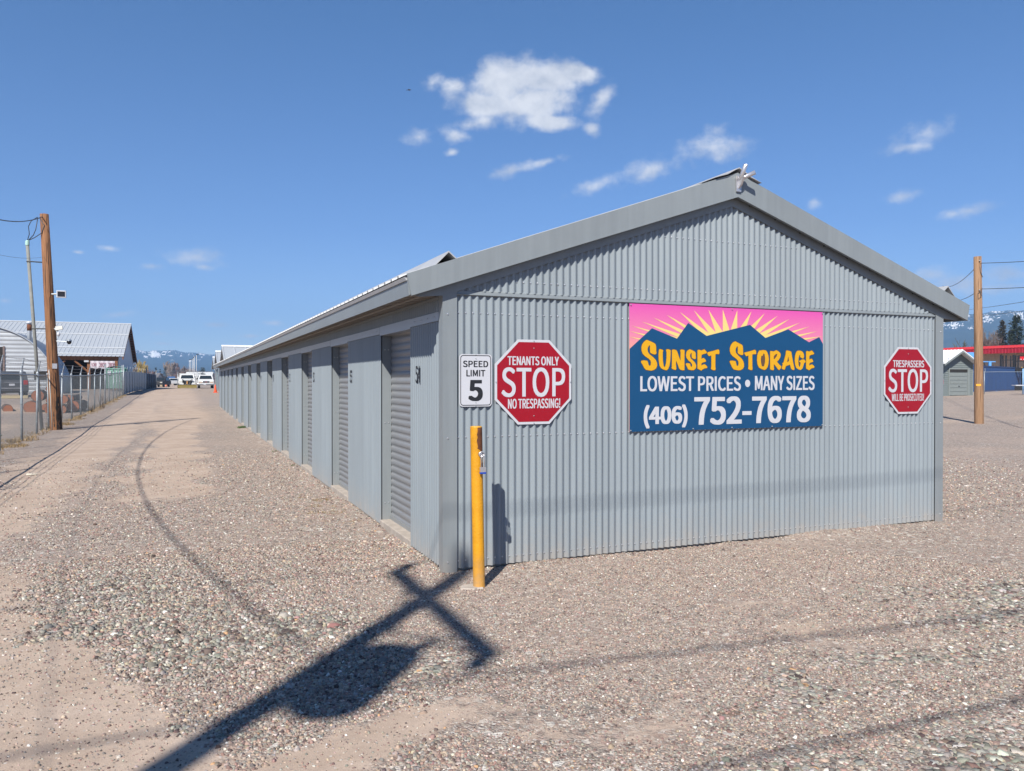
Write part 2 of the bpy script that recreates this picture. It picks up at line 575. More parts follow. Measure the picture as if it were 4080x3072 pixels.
GX = spaced(-7.5, 9.0, 0.13, -4100, 4100)
GY = spaced(-5.5, 13.0, 0.13, -4100, 4100)
def grid_mesh(name, X, Y, Z):
    ny, nx = X.shape
    me = bpy.data.meshes.new(name)
    co = np.stack([X, Y, Z], -1).reshape(-1, 3)
    idx = np.arange(nx * ny).reshape(ny, nx)
    q = np.stack([idx[:-1, :-1], idx[:-1, 1:], idx[1:, 1:], idx[1:, :-1]], -1).reshape(-1, 4)
    me.vertices.add(len(co))
    me.vertices.foreach_set('co', co.astype(np.float32).ravel())
    me.loops.add(q.size)
    me.loops.foreach_set('vertex_index', q.astype(np.int32).ravel())
    me.polygons.add(len(q))
    me.polygons.foreach_set('loop_start', np.arange(0, q.size, 4, dtype=np.int32))
    me.polygons.foreach_set('use_smooth', np.ones(len(q), bool))
    me.update(calc_edges=True)
    return me
def point_attr(me, name, arr, kind='FLOAT'):
    at = me.attributes.new(name, kind, 'POINT')
    at.data.foreach_set('value' if kind == 'FLOAT' else 'color', np.asarray(arr, np.float32).ravel())

PALETTE = [(0.0, (0.108, 0.079, 0.071)), (0.12, (0.192, 0.178, 0.158)), (0.30, (0.285, 0.212, 0.176)), (0.46, (0.272, 0.246, 0.213)), (0.60, (0.345, 0.270, 0.208)),
           (0.74, (0.240, 0.154, 0.132)), (0.86, (0.385, 0.348, 0.300)), (0.97, (0.53, 0.50, 0.45))]
def ground_material():
    m = bpy.data.materials.new('gravel_and_dirt')
    m.use_nodes = True
    nt = m.node_tree
    b = nt.nodes['Principled BSDF']
    b.inputs['Roughness'].default_value = 0.95
    b.inputs['Specular IOR Level'].default_value = 0.2
    tc = nt.nodes.new('ShaderNodeTexCoord')
    P = tc.outputs['Object']
    wn = nn(nt, 'ShaderNodeTexNoise', i_Scale=30.0, i_Detail=2.0)
    nt.links.new(P, wn.inputs['Vector'])
    wv = nt.nodes.new('ShaderNodeVectorMath')
    wv.operation = 'MULTIPLY_ADD'
    wv.inputs[1].default_value = (0.012, 0.012, 0.012)
    nt.links.new(wn.outputs[1], wv.inputs[0])
    nt.links.new(P, wv.inputs[2])
    at = nn(nt, 'ShaderNodeAttribute', attribute_name='dirt')
    dirt = at.outputs['Fac']
    def cells(scale):
        vo = nn(nt, 'ShaderNodeTexVoronoi', i_Scale=scale)
        vo.feature = 'F1'
        nt.links.new(wv.outputs[0], vo.inputs['Vector'])
        s = nt.nodes.new('ShaderNodeSeparateColor')
        nt.links.new(vo.outputs['Color'], s.inputs[0])
        return vo.outputs['Distance'], s.outputs[0], s.outputs[1]
    d1, c1, e1 = cells(62.0)
    d2, c2, e2 = cells(120.0)
    d3, c3, e3 = cells(23.0)
    colA = ramp(nt, c1, PALETTE)
    colB = ramp(nt, c2, PALETTE)
    colC = ramp(nt, c3, PALETTE)
    sel = nn(nt, 'ShaderNodeTexNoise', i_Scale=9.0, i_Detail=3.0)
    nt.links.new(P, sel.inputs['Vector'])
    f1 = ramp(nt, sel.outputs[0], [(0.44, (0, 0, 0)), (0.56, (1, 1, 1))])
    stones = mix_col(nt, f1, colA, colB)
    big = math_node(nt, 'GREATER_THAN', e3, 0.80)
    stones = mix_col(nt, big, stones, colC)
    # dirt: warm tan silt with fine grain and scattered grit
    n1 = nn(nt, 'ShaderNodeTexNoise', i_Scale=1.3, i_Detail=8.0, i_Roughness=0.65)
    nt.links.new(P, n1.inputs['Vector'])
    dcol = ramp(nt, n1.outputs[0], [(0.30, (0.335, 0.256, 0.198)), (0.55, (0.41, 0.322, 0.255)), (0.75, (0.46, 0.37, 0.302))])
    gr = nn(nt, 'ShaderNodeTexNoise', i_Scale=160.0, i_Detail=3.0)
    nt.links.new(P, gr.inputs['Vector'])
    dcol = mix_col(nt, 0.55, dcol, ramp(nt, gr.outputs[0], [(0.3, (0.72, 0.72, 0.72)), (0.7, (1.2, 1.2, 1.2))]), 'MULTIPLY')
    grit = math_node(nt, 'MULTIPLY', math_node(nt, 'GREATER_THAN', e1, 0.90), math_node(nt, 'LESS_THAN', d1, 0.42))
    dcol = mix_col(nt, math_node(nt, 'MULTIPLY', grit, 0.8), dcol, colA)
    brk = nn(nt, 'ShaderNodeTexNoise', i_Scale=5.5, i_Detail=7.0, i_Roughness=0.7)
    nt.links.new(P, brk.inputs['Vector'])
    fac = math_node(nt, 'ADD', dirt, math_node(nt, 'MULTIPLY', math_node(nt, 'SUBTRACT', brk.outputs[0], 0.5), 1.1))
    fr = nt.nodes.new('ShaderNodeMapRange')
    fr.interpolation_type = 'SMOOTHSTEP'
    fr.inputs[1].default_value = 0.22
    fr.inputs[2].default_value = 0.60
    nt.links.new(fac, fr.inputs[0])
    dirtf = fr.outputs[0]
    # large patches: some of the gravel is silted and browner
    n5 = nn(nt, 'ShaderNodeTexNoise', i_Scale=0.45, i_Detail=6.0, i_Roughness=0.6)
    nt.links.new(P, n5.inputs['Vector'])
    silt = ramp(nt, n5.outputs[0], [(0.40, (0.0, 0.0, 0.0)), (0.66, (0.5, 0.5, 0.5))])
    stones = mix_col(nt, silt, stones, (0.36, 0.285, 0.235))
    # clumps of darker and paler stones, visible as grain further off
    n6 = nn(nt, 'ShaderNodeTexNoise', i_Scale=11.0, i_Detail=9.0, i_Roughness=0.82)
    nt.links.new(P, n6.inputs['Vector'])
    stones = mix_col(nt, 1.0, stones, ramp(nt, n6.outputs[0], [(0.36, (0.66, 0.65, 0.66)), (0.5, (0.98, 0.98, 0.98)), (0.64, (1.28, 1.27, 1.25))]), 'MULTIPLY')
    dcol = mix_col(nt, 0.5, dcol, ramp(nt, n6.outputs[0], [(0.36, (0.75, 0.74, 0.74)), (0.64, (1.15, 1.15, 1.14))]), 'MULTIPLY')
    colr = mix_col(nt, dirtf, stones, dcol)
    # oil stain left of the slate chips
    ge = nt.nodes.new('ShaderNodeMapping')
    ge.vector_type = 'TEXTURE'
    ge.inputs['Location'].default_value = (0.46, -3.13, 0)
    ge.inputs['Rotation'].default_value = (0, 0, R(-20))
    ge.inputs['Scale'].default_value = (0.085, 0.06, 1)
    nt.links.new(wv.outputs[0], ge.inputs[0])
    gl = nt.nodes.new('ShaderNodeVectorMath')
    gl.operation = 'LENGTH'
    nt.links.new(ge.outputs[0], gl.inputs[0])
    stain = ramp(nt, gl.outputs['Value'], [(0.55, (0.62, 0.62, 0.62)), (1.0, (0, 0, 0))])
    colr = mix_col(nt, stain, colr, (0.09, 0.055, 0.035))
    nt.links.new(colr, b.inputs['Base Color'])
    h = math_node(nt, 'SUBTRACT', 1.0, d1)
    h = math_node(nt, 'ADD', math_node(nt, 'MULTIPLY', h, 0.8), math_node(nt, 'MULTIPLY', math_node(nt, 'SUBTRACT', 1.0, d2), 0.35))
    h = math_node(nt, 'MULTIPLY', h, math_node(nt, 'SUBTRACT', 1.05, dirtf))
    h = math_node(nt, 'ADD', h, math_node(nt, 'MULTIPLY', gr.outputs[0], 0.25))
    bp = nt.nodes.new('ShaderNodeBump')
    bp.inputs['Strength'].default_value = 0.8
    bp.inputs['Distance'].default_value = 0.012
    nt.links.new(h, bp.inputs['Height'])
    nt.links.new(bp.outputs[0], b.inputs['Normal'])
    return m

X_, Y_ = np.meshgrid(GX, GY)
Z_ = height(X_, Y_)
# shallow dip so the sheet passes under the building
gm = grid_mesh('ground', X_, Y_, Z_)
gd, gc, gs = zones(X_.ravel(), Y_.ravel())
point_attr(gm, 'dirt', gd)
gm.materials.append(ground_material())
ground = link('ground', gm)
ground['kind'] = 'structure'

def gravel_field():
    """loose stones lying on the ground near the camera, one mesh of many small faceted chips"""
    rng = np.random.RandomState(3)
    N = 520000
    ang = R(23.3) + rng.uniform(-R(37), R(37), N)
    rr = np.where(rng.rand(N) < 0.56, np.sqrt(rng.uniform(2.2 ** 2, 8.0 ** 2, N)), np.sqrt(rng.uniform(7.5 ** 2, 19.0 ** 2, N)))
    x = CAMX + rr * np.sin(ang)
    y = CAMY + rr * np.cos(ang)
    d, c, s = zones(x, y)
    brk = fbm(x * 5, y * 5, 3) - 0.5
    df = np.clip(d + brk * 0.7, 0, 1)
    keepp = np.where(df > 0.45, 0.17, np.where(df > 0.25, 0.34, 0.66))
    keepp = keepp * np.where(rr > 8.0, np.clip(1.15 - (rr - 8.0) / 11.0, 0, 1), 1.0)
    keepp = np.maximum(keepp * (1 - 0.45 * s - 0.3 * c), 0.03)
    inside = (x > 0.0) & (x < 6) & (y > 0.0)
    boll = np.hypot(x - 0.117, y + 0.51) < 0.075
    keep = (rng.rand(N) < keepp) & ~inside & ~boll
    x, y, c, s, df, rr = x[keep], y[keep], c[keep], s[keep], df[keep], rr[keep]
    n = len(x)
    z = height(x, y)
    u = rng.rand(n)
    size = 0.0045 + 0.0050 * u ** 2 + 0.009 * c * rng.rand(n) ** 1.3 + 0.017 * s * rng.rand(n) ** 1.8
    fine = ((x > -0.9) & (y < 0)) * (1 - np.clip(s + c, 0, 1))
    size = size * (1 - 0.36 * fine)
    size = size * (1 + 0.05 * np.clip(rr - 7, 0, 8))
    size = np.where((df > 0.45) & (rr < 8), size * rng.uniform(0.35, 0.85, n), size)
    rare = (rng.rand(n) < 0.004) & (rr < 8)
    size = np.where(rare, size * 1.7 + 0.003, size)
    base = np.array([[-1, -1, -1], [1, -1, -1], [1, 1, -1], [-1, 1, -1], [-1, -1, 1], [1, -1, 1], [1, 1, 1], [-1, 1, 1]], float)
    v = base[None] * np.array([1.0, 1.0, 1.0]) + rng.uniform(-0.42, 0.42, (n, 8, 3))
    v[:, 4:, :2] *= rng.uniform(0.45, 0.85, (n, 1, 1))
    flat = np.where(s > 0.3, rng.uniform(0.18, 0.4, n), rng.uniform(0.4, 0.8, n))
    sc3 = np.stack([size * rng.uniform(0.75, 1.5, n), size * rng.uniform(0.65, 1.1, n), size * flat], -1)
    v = v * sc3[:, None, :]
    a = rng.uniform(0, 2 * math.pi, n)
    tilt = rng.normal(0, 0.22, n)
    ct, st = np.cos(tilt)[:, None], np.sin(tilt)[:, None]
    vy, vz = v[..., 1] * ct - v[..., 2] * st, v[..., 1] * st + v[..., 2] * ct
    ca, sa = np.cos(a)[:, None], np.sin(a)[:, None]
    vx, vy = v[..., 0] * ca - vy * sa, v[..., 0] * sa + vy * ca
    V = np.stack([vx + x[:, None], vy + y[:, None], vz + (z + size * flat * 0.45)[:, None]], -1)
    pal = np.array([q[1] for q in PALETTE])
    warm = np.array([0.09, 0.14, 0.17, 0.16, 0.18, 0.15, 0.08, 0.03])
    grey = np.array([0.14, 0.30, 0.08, 0.26, 0.05, 0.05, 0.10, 0.02])
    mixg = np.clip(c * 0.8 + s * 1.1, 0, 0.95)
    u = rng.rand(n)
    iw = np.searchsorted(np.cumsum(warm) / warm.sum(), u).clip(0, 7)
    ig = np.searchsorted(np.cumsum(grey) / grey.sum(), u).clip(0, 7)
    pick = np.where(rng.rand(n) < mixg, ig, iw)
    C = pal[pick] * rng.uniform(0.6, 1.38, (n, 1)) * rng.uniform(0.94, 1.06, (n, 3))
    greenish = (rng.rand(n) < mixg * 0.7)[:, None]
    C = np.where(greenish, C * np.array([0.95, 1.01, 0.98]), C)
    org = rng.rand(n) < 0.004
    C[org] = np.array([0.44, 0.27, 0.15])
    q = np.array([[0, 1, 5, 4], [1, 2, 6, 5], [2, 3, 7, 6], [3, 0, 4, 7], [4, 5, 6, 7]])
    F = (np.arange(n)[:, None, None] * 8 + q[None]).reshape(-1, 4)
    me = bpy.data.meshes.new('gravel_stones')
    me.vertices.add(n * 8)
    me.vertices.foreach_set('co', V.astype(np.float32).ravel())
    me.loops.add(F.size)
    me.loops.foreach_set('vertex_index', F.astype(np.int32).ravel())
    me.polygons.add(len(F))
    me.polygons.foreach_set('loop_start', np.arange(0, F.size, 4, dtype=np.int32))
    me.update(calc_edges=True)
    cc = np.ones((n, 8, 4), np.float32)
    cc[..., :3] = C[:, None, :]
    point_attr(me, 'stone', cc, 'FLOAT_COLOR')
    m = bpy.data.materials.new('loose_stone')
    m.use_nodes = True
    nt = m.node_tree
    b = nt.nodes['Principled BSDF']
    b.inputs['Roughness'].default_value = 0.85
    b.inputs['Specular IOR Level'].default_value = 0.25
    at = nn(nt, 'ShaderNodeAttribute', attribute_name='stone')
    tc = nt.nodes.new('ShaderNodeTexCoord')
    no = nn(nt, 'ShaderNodeTexNoise', i_Scale=190.0, i_Detail=3.0)
    nt.links.new(tc.outputs['Object'], no.inputs['Vector'])
    nt.links.new(mix_col(nt, 1.0, at.outputs['Color'], ramp(nt, no.outputs[0], [(0.3, (0.82, 0.82, 0.82)), (0.7, (1.15, 1.15, 1.15))]), 'MULTIPLY'), b.inputs['Base Color'])
    me.materials.append(m)
    o = link('gravel_stones', me)
    o['kind'] = 'stuff'
    tag(o, 'loose mixed pink, grey and tan gravel chips covering the yard in front of the storage building', 'gravel')
gravel_field()

# ------------------------------------------------------------------ the storage building
BW, BL = 6.0, 41.0
EAVE, APEX, SLOPE = 2.50, 3.68, 0.351
bld = thing('storage_building', 'long grey corrugated metal storage building with a row of roller doors and a low gable', 'storage building')
PITCH, AMP = 0.0678, 0.0112

def corrugated(mb, a0, a1, z0, z1, plane, off, out=-1, n=8):
    """ribbed sheet from a0..a1 along the wall; z0/z1 numbers or functions of a; plane 'y' (gable) or 'x' (side)"""
    cnt = max(2, int((a1 - a0) / PITCH * n) + 1)
    vs, fs = [], []
    for i in range(cnt + 1):
        a = a0 + (a1 - a0) * i / cnt
        w = math.sin(2 * math.pi * a / PITCH)
        w = math.copysign(abs(w) ** 0.8, w) * AMP
        d = off + out * w
        for zz in (z0, z1):
            z = zz(a) if callable(zz) else zz
            vs.append((a, d, z) if plane == 'y' else (d, a, z))
    for i in range(cnt):
        fs.append((2 * i, 2 * i + 2, 2 * i + 3, 2 * i + 1))
    s = mb.smooth
    mb.smooth = True
    mb.add(vs, fs)
    mb.smooth = s

def screw(mb, x, y, z, axis, out=-1, r=0.0075):
    """hex washer screw, head pointing out of the wall"""
    vs, fs = [], []
    for (rad, h) in ((r, 0.0), (r, 0.002), (r * 0.62, 0.0025), (r * 0.62, 0.007)):
        for k in range(6):
            a = math.pi / 3 * k
            p, q = rad * math.cos(a), rad * math.sin(a)
            vs.append((x + p, y + out * h, z + q) if axis == 'y' else (x + out * h, y + p, z + q))
    for i in range(3):
        for k in range(6):
            fs.append((i * 6 + k, i * 6 + (k + 1) % 6, i * 6 + 6 + (k + 1) % 6, i * 6 + 6 + k))
    fs.append((18, 19, 20, 21, 22, 23))
    mb.add(vs, fs)

def roofline(x):
    return (EAVE + (x + 0.36) * SLOPE) if x <= 3 else (EAVE + (6.36 - x) * SLOPE)

# foundation
mb = MB()
mb.box(0.0, 5.985, 0.02, BL - 0.02, -0.3, 0.085)
mb.build('foundation', CONCRETE, bld)

# gable wall facing the drive
mb = MB()
corrugated(mb, 0.10, 5.90, 0.035, 2.375, 'y', -0.0135)
mb.mat = 1
valleys = [(k - 0.25) * PITCH for k in range(2, 88)]
for zr in (0.098, 1.154, 2.22):
    for a in valleys:
        if 0.115 < a < 5.885:
            screw(mb, a, -0.0035 - 0.0005, zr, 'y')
mb.mat = 2
mb.box(0.02, 5.98, 0.004, 0.05, 0.06, 2.38)
mb.build('gable_wall', [SIDING, SCREW, TRIM], bld, recalc=False)
mb = MB()
corrugated(mb, 0.10, 5.90, 2.405, lambda a: roofline(a) - 0.235, 'y', -0.0165)
mb.mat = 1
for zr in (2.505, 3.02):
    for a in valleys:
        if 0.115 < a < 5.885 and zr < roofline(a) - 0.34:
            screw(mb, a, -0.007, zr, 'y')
mb.mat = 2
mb.prism([(0.02, 2.38), (5.98, 2.38), (5.98, roofline(5.98) - 0.06), (3, APEX - 0.06), (0.02, roofline(0.02) - 0.06)], 'y', 0.004, 0.05)
mb.build('gable_top', [SIDING, SCREW, TRIM], bld, recalc=False)
mb = MB()
mb.prism([(-0.034, 2.372), (-0.026, 2.366), (-0.020, 2.405), (-0.004, 2.418), (-0.004, 2.372)], 'x', 0.101, 5.899)
mb.build('girt_trim', TRIM, bld)

# corner trims
for cx0, cx1, sx in ((-0.028, 0.10, -1), (5.90, 6.028, 1)):
    mb = MB()
    zt = lambda x: roofline(x) - 0.175
    mb.prism([(cx0, 0.0), (cx1, 0.0), (cx1, zt(cx1)), (cx0, zt(cx0))], 'y', -0.030, -0.026)
    if sx < 0:
        mb.prism([(-0.026, 0.0), (0.075, 0.0), (0.075, 2.36), (-0.026, 2.36)], 'x', -0.028, -0.024)
    else:
        mb.prism([(-0.026, 0.0), (0.10, 0.0), (0.10, 2.36), (-0.026, 2.36)], 'x', 6.024, 6.028)
    mb.mat = 1
    for zr in (0.10, 1.15, 2.2):
        screw(mb, (cx0 + cx1) / 2 + 0.02 * sx, -0.030, zr, 'y')
    mb.build('corner_trim', [TRIM, SCREW], bld)

# long side wall: ribbed pilasters between recessed roller doors
OPEN = [(0.975 + 3.05 * k, 2.20 + 3.05 * k) for k in range(13)]
edges = [0.075] + [e for o in OPEN for e in o] + [BL - 0.02]
PAN_T = 2.15
def make_panel(w, first):
    mb = MB()
    corrugated(mb, 0.0 if first else 0.0, w, 0.045, PAN_T, 'x', -0.0135)
    mb.mat = 1
    for zr in (0.12, 1.13):
        k = 0
        while (k + 0.75) * PITCH < w:
            screw(mb, -0.005, (k + 0.75) * PITCH, zr, 'x', r=0.005)
            k += 1
    mb.mat = 2
    mb.box(0.0, 0.10, 0.0, w, 0.05, 2.23)          # smooth jamb returns
    mb.mat = 1
    for zr in (0.28, 1.17, 1.98):
        for xx in (0.03, 0.07):
            screw(mb, xx, 0.0, zr, 'y', r=0.007)
    return mb
shared, number = {}, 54
for i in range(14):
    y0, y1 = edges[2 * i], edges[2 * i + 1]
    w = round(y1 - y0, 3)
    if w not in shared:
        o = make_panel(w, i == 0).build('wall_panel', [SIDING, SCREW, TRIM], bld, (0, y0, 0), recalc=False)
        mb = MB()
        mb.box(-0.030, -0.002, 0.0, w, 2.152, 2.228)
        mb.mat = 1
        k = 0
        while 0.12 + 0.2 * k < w:
            screw(mb, -0.030, 0.12 + 0.2 * k, 2.19, 'x', r=0.006)
            k += 1
        h = mb.build('panel_cap', [CAPM, SCREW], bld, (0, y0, 0))
        shared[w] = (o, h)
    else:
        o, h = shared[w]
        for src in (o, h):
            c = src.copy()
            col.objects.link(c)
            c.parent = bld
            c.location = (0, y0, 0)
            if src is o:
                pan = c
        o = pan
    if i < 13:                                     # stencilled unit number, black paint on the ribs
        mb = MB()
        ntx = (y1 - 0.175) if i == 0 else (y1 - 0.16)
        lettering(mb, str(number), (0, 0.155, 1.615, 1.775), lambda a, z: (-0.0255, ntx - y0 - a, z), 0.16, (-1, 0, 0), gap=0.10)
        mb.build('unit_number', BLACKP, o)
        number -= 1

# header band above the doors, soffit, eave fascia
mb = MB()
corrugated(mb, 0.075, BL - 0.02, 2.232, 2.40, 'x', -0.0135)
mb.mat = 1
mb.box(0.0, 0.10, 0.075, BL - 0.02, 2.232, 2.46)
mb.build('header_band', [SIDING, TRIM], bld, recalc=False)

def make_door():
    mb = MB()
    zc, k = 0.10, 0
    prof = []
    while zc < 2.14:
        for t in range(6):
            prof.append((0.112 - 0.016 * math.sin(math.pi * (t + 0.5) / 6) ** 0.6, zc + 0.075 * t / 6))
        zc += 0.075
    vs = [(x, 0.0, z) for x, z in prof] + [(x, 1.225, z) for x, z in prof]
    n = len(prof)
    mb.add(vs, [(i, i + 1, i + 1 + n, i + n) for i in range(n - 1)])
    return mb
dp = make_door().build('roller_door', SHUTTER, bld, (0, OPEN[0][0], 0), recalc=False)
mb = MB()
mb.box(0.085, 0.125, 0.005, 1.22, 0.088, 0.135)
bb = mb.build('bottom_bar', TRIM, dp)
mb = MB()
mb.box(0.072, 0.09, 0.05, 0.16, 0.80, 0.84)
mb.box(0.066, 0.074, 0.08, 0.10, 0.785, 0.855)
la = mb.build('latch', GALV, dp)
mb = MB()
mb.box(-0.028, 0.09, 0.0, 1.225, 2.135, 2.231)
hd = mb.build('door_head', CAPM, bld, (0, OPEN[0][0], 0))
mb = MB()
mb.box(-0.03, 0.14, 0.0, 1.225, -0.1, 0.094)
sl = mb.build('door_sill', CONCRETE, bld, (0, OPEN[0][0], 0), bevel=0.008)
for k in range(1, 13):
    c = dp.copy()
    col.objects.link(c)
    c.parent = bld
    c.location = (0, OPEN[k][0], 0)
    for part in (bb, la):
        q = part.copy()
        col.objects.link(q)
        q.parent = c
    for part in (hd, sl):
        q = part.copy()
        col.objects.link(q)
        q.parent = bld
        q.location = (0, OPEN[k][0], 0)
mb = MB()
mb.box(0.02, 0.16, 0.974, 0.99, 0.09, 0.10)
mb.tube([(0.055, 1.03, 0.10), (0.06, 1.06, 0.12), (0.05, 1.10, 0.105)], 0.016, 6)
mb.build('door_stop', BLACKP, bld)

# roof
def roof_half(mb, left):
    n0, ys = -0.10, []
    y = n0
    ys.append((y, 0))
    y += 0.19
    while y < BL + 0.1:
        for dy, h in ((0, 0), (0.012, 0.022), (0.034, 0.022), (0.046, 0)):
            ys.append((y + dy, h))
        y += 0.229
    ys.append((BL + 0.1, 0))
    vs, fs = [], []
    for (yy, h) in ys:
        for (x, z) in ((-0.375, EAVE - 0.003), (3.0, APEX + 0.003)):
            xx = x if left else 6 - x
            vs.append((xx, yy, z + h))
    for i in range(len(ys) - 1):
        fs.append((2 * i, 2 * i + 1, 2 * i + 3, 2 * i + 2))
    mb.add(vs, fs)
    e0 = EAVE - 0.012
    poly = [(-0.372, e0), (3.0, APEX - 0.006), (3.0, APEX - 0.05), (-0.36, e0 - 0.03)]
    if not left:
        poly = [(6 - p[0], p[1]) for p in poly]
    mb.prism(poly, 'y', -0.085, BL + 0.09)
for lf in (True, False):
    mb = MB()
    roof_half(mb, lf)
    mb.build('roof_slope', ROOFING, bld, recalc=False)
mb = MB()
mb.prism([(2.72, 3.612), (2.86, 3.665), (2.95, 3.716), (3.0, 3.738), (3.05, 3.716), (3.14, 3.665), (3.28, 3.612), (3.14, 3.655), (3.05, 3.706), (3.0, 3.728), (2.95, 3.706), (2.86, 3.655)], 'y', -0.135, BL + 0.1)
mb.build('ridge_cap', ROOFING, bld)
for xx in (0.0, 6.0):
    s = 1 if xx < 3 else -1
    mb = MB()
    base = roofline(xx)
    mb.prism([(xx - 0.13 * s, base - 0.02 - 0.02), (xx, base + 0.095), (xx + 0.10 * s, base + 0.012), (xx + 0.095 * s, base + 0.004), (xx, base + 0.083), (xx - 0.12 * s, base - 0.038)], 'y', -0.11, BL)
    mb.build('roof_diverter', ROOFING, bld)
for s in (1, -1):
    def fx(x):
        return x if s > 0 else 6 - x
    mb = MB()
    mb.prism([(fx(-0.36), 2.512), (fx(3.0), 3.69), (fx(3.0), 3.462), (fx(-0.325), 2.345)], 'y', -0.112, -0.100)
    mb.build('rake_fascia', TRIM, bld)
    mb = MB()
    mb.prism([(fx(-0.325), 2.345), (fx(3.0), 3.462), (fx(3.0), 3.450), (fx(-0.322), 2.333)], 'y', -0.118, -0.085)
    mb.build('drip_edge', TRIM, bld)
    mb = MB()
    mb.prism([(fx(-0.30), 2.36), (fx(3.0), 3.48), (fx(3.0), 3.375), (fx(-0.02), 2.355), (fx(-0.24), 2.335)], 'y', -0.034, -0.0285)
    mb.mat = 1
    for k in range(9):
        xx = 0.15 + 0.33 * k
        screw(mb, fx(xx), -0.034, 2.345 + (xx + 0.24) * 0.337 + 0.03, 'y')
    mb.build('rake_board', [TRIM, BLACKP], bld)
    mb = MB()
    mb.prism([(fx(-0.352), 2.485), (fx(-0.340), 2.485), (fx(-0.326), 2.345), (fx(-0.340), 2.335)], 'y', -0.098, BL + 0.08)
    mb.build('eave_fascia', TRIM, bld)
    mb = MB()
    mb.box(min(fx(-0.326), fx(0.0)), max(fx(-0.326), fx(0.0)), -0.026, BL, 2.372, 2.380)
    y = 0.05
    while y < BL:
        mb.box(min(fx(-0.32), fx(-0.02)), max(fx(-0.32), fx(-0.02)), y, y + 0.018, 2.362, 2.372)
        y += 0.15
    mb.box(min(fx(-0.17), fx(-0.185)), max(fx(-0.17), fx(-0.185)), -0.02, BL, 2.350, 2.362)
    mb.build('soffit', SOFFIT, bld)
    mb = MB()
    mb.box(min(fx(-0.03), fx(0.0)), max(fx(-0.03), fx(0.0)), 0.08, BL - 0.02, 2.335, 2.358)
    mb.build('frieze_trim', TRIM, bld)
# far side and back
mb = MB()
corrugated(mb, 0.1, BL - 0.02, 0.04, 2.40, 'x', 6.0125, 1, 6)
mb.mat = 1
mb.box(5.9, 6.0, 0.06, BL - 0.02, 0.06, 2.44)
mb.build('side_wall', [SIDING, TRIM], bld, recalc=False)
mb = MB()
mb.prism([(0.0, 0.05), (6.0, 0.05), (6.0, roofline(6) - 0.05), (3, APEX - 0.06), (0, roofline(0) - 0.05)], 'y', BL - 0.015, BL + 0.03)
mb.build('back_wall', SIDING, bld)

# ------------------------------------------------------------------ signs on the gable
def on_gable(y):
    return lambda x, z: (x, y, z)

def rrect(x0, x1, z0, z1, r, n=6):
    pts = []
    for cx, cz, a0 in ((x1 - r, z1 - r, 0), (x0 + r, z1 - r, 90), (x0 + r, z0 + r, 180), (x1 - r, z0 + r, 270)):
        for k in range(n + 1):
            a = R(a0 + 90 * k / n)
            pts.append((cx + r * math.cos(a), cz + r * math.sin(a)))
    return pts

def octagon(cx, cz, flat):
    r = flat / 2 / math.cos(math.pi / 8)
    return [(cx + r * math.cos(R(22.5 + 45 * k)), cz + r * math.sin(R(22.5 + 45 * k))) for k in range(8)]

def ring(mb, outer, inner, y):
    n = len(outer)
    mb.add([(p[0], y, p[1]) for p in outer] + [(p[0], y, p[1]) for p in inner], [(i, (i + 1) % n, (i + 1) % n + n, i + n) for i in range(n)])

def fasteners(parent, spots, r):
    mb = MB()
    screw(mb, 0, 0, 0, 'y', r=r)
    first = mb.build('fastener', GALV, parent, spots[0])
    for s in spots[1:]:
        c = first.copy()
        col.objects.link(c)
        c.parent = parent
        c.location = s

# speed limit
ox, oz = 0.268, 1.64
t = thing('speed_limit_sign', 'small white upright sign reading SPEED LIMIT 5 beside the building corner', 'sign', (ox, -0.03, oz))
L = lambda y: (lambda x, z: (x - ox, y, z - oz))
mb = MB()
mb.prism([(p[0] - ox, p[1] - oz) for p in rrect(0.119, 0.417, 1.416, 1.865, 0.03)], 'y', -0.003, 0.0)
mb.build('plate', WHITE_R, t)
mb = MB()
ring(mb, [(p[0] - ox, p[1] - oz) for p in rrect(0.128, 0.408, 1.425, 1.856, 0.026)], [(p[0] - ox, p[1] - oz) for p in rrect(0.134, 0.402, 1.431, 1.850, 0.021)], -0.0042)
mb.build('border', BLACKP, t)
for body, rc, bd in (('SPEED', (0.151, 0.382, 1.754, 1.809), 0.17), ('LIMIT', (0.182, 0.355, 1.675, 1.730), 0.17), ('5', (0.199, 0.332, 1.463, 1.644), 0.225)):
    mb = MB()
    lettering(mb, body, rc, L(-0.0042), bd)
    mb.build('lettering', BLACKP, t)
fasteners(t, [(0, -0.0035, zz - oz) for zz in (1.829, 1.452, 1.861, 1.42)], 0.004)

def stop_sign(cx, cz, flat, label, lines, y=-0.03):
    t = thing('stop_sign', label, 'sign', (cx, y, cz), group='red octagonal stop signs on the building')
    mb = MB()
    mb.prism(octagon(0, 0, flat), 'y', -0.003, 0.0)
    mb.build('plate', WHITE_R, t)
    mb = MB()
    o = octagon(0, 0, flat - 0.045)
    mb.add([(p[0], -0.0042, p[1]) for p in o], [tuple(range(8))])
    mb.build('red_face', RED_R, t)
    for body, rc, bd in lines:
        mb = MB()
        lettering(mb, body, rc, lambda x, z: (x - cx, -0.0054, z - cz), bd)
        mb.build('lettering', WHITE_R, t)
    fasteners(t, [(px, -0.0045, pz) for px, pz in ((0, flat / 2 - 0.011), (0, -flat / 2 + 0.011), (-flat / 2 + 0.011, 0), (flat / 2 - 0.011, 0), (0, flat * 0.40), (0, -flat * 0.40))], 0.005)
    return t
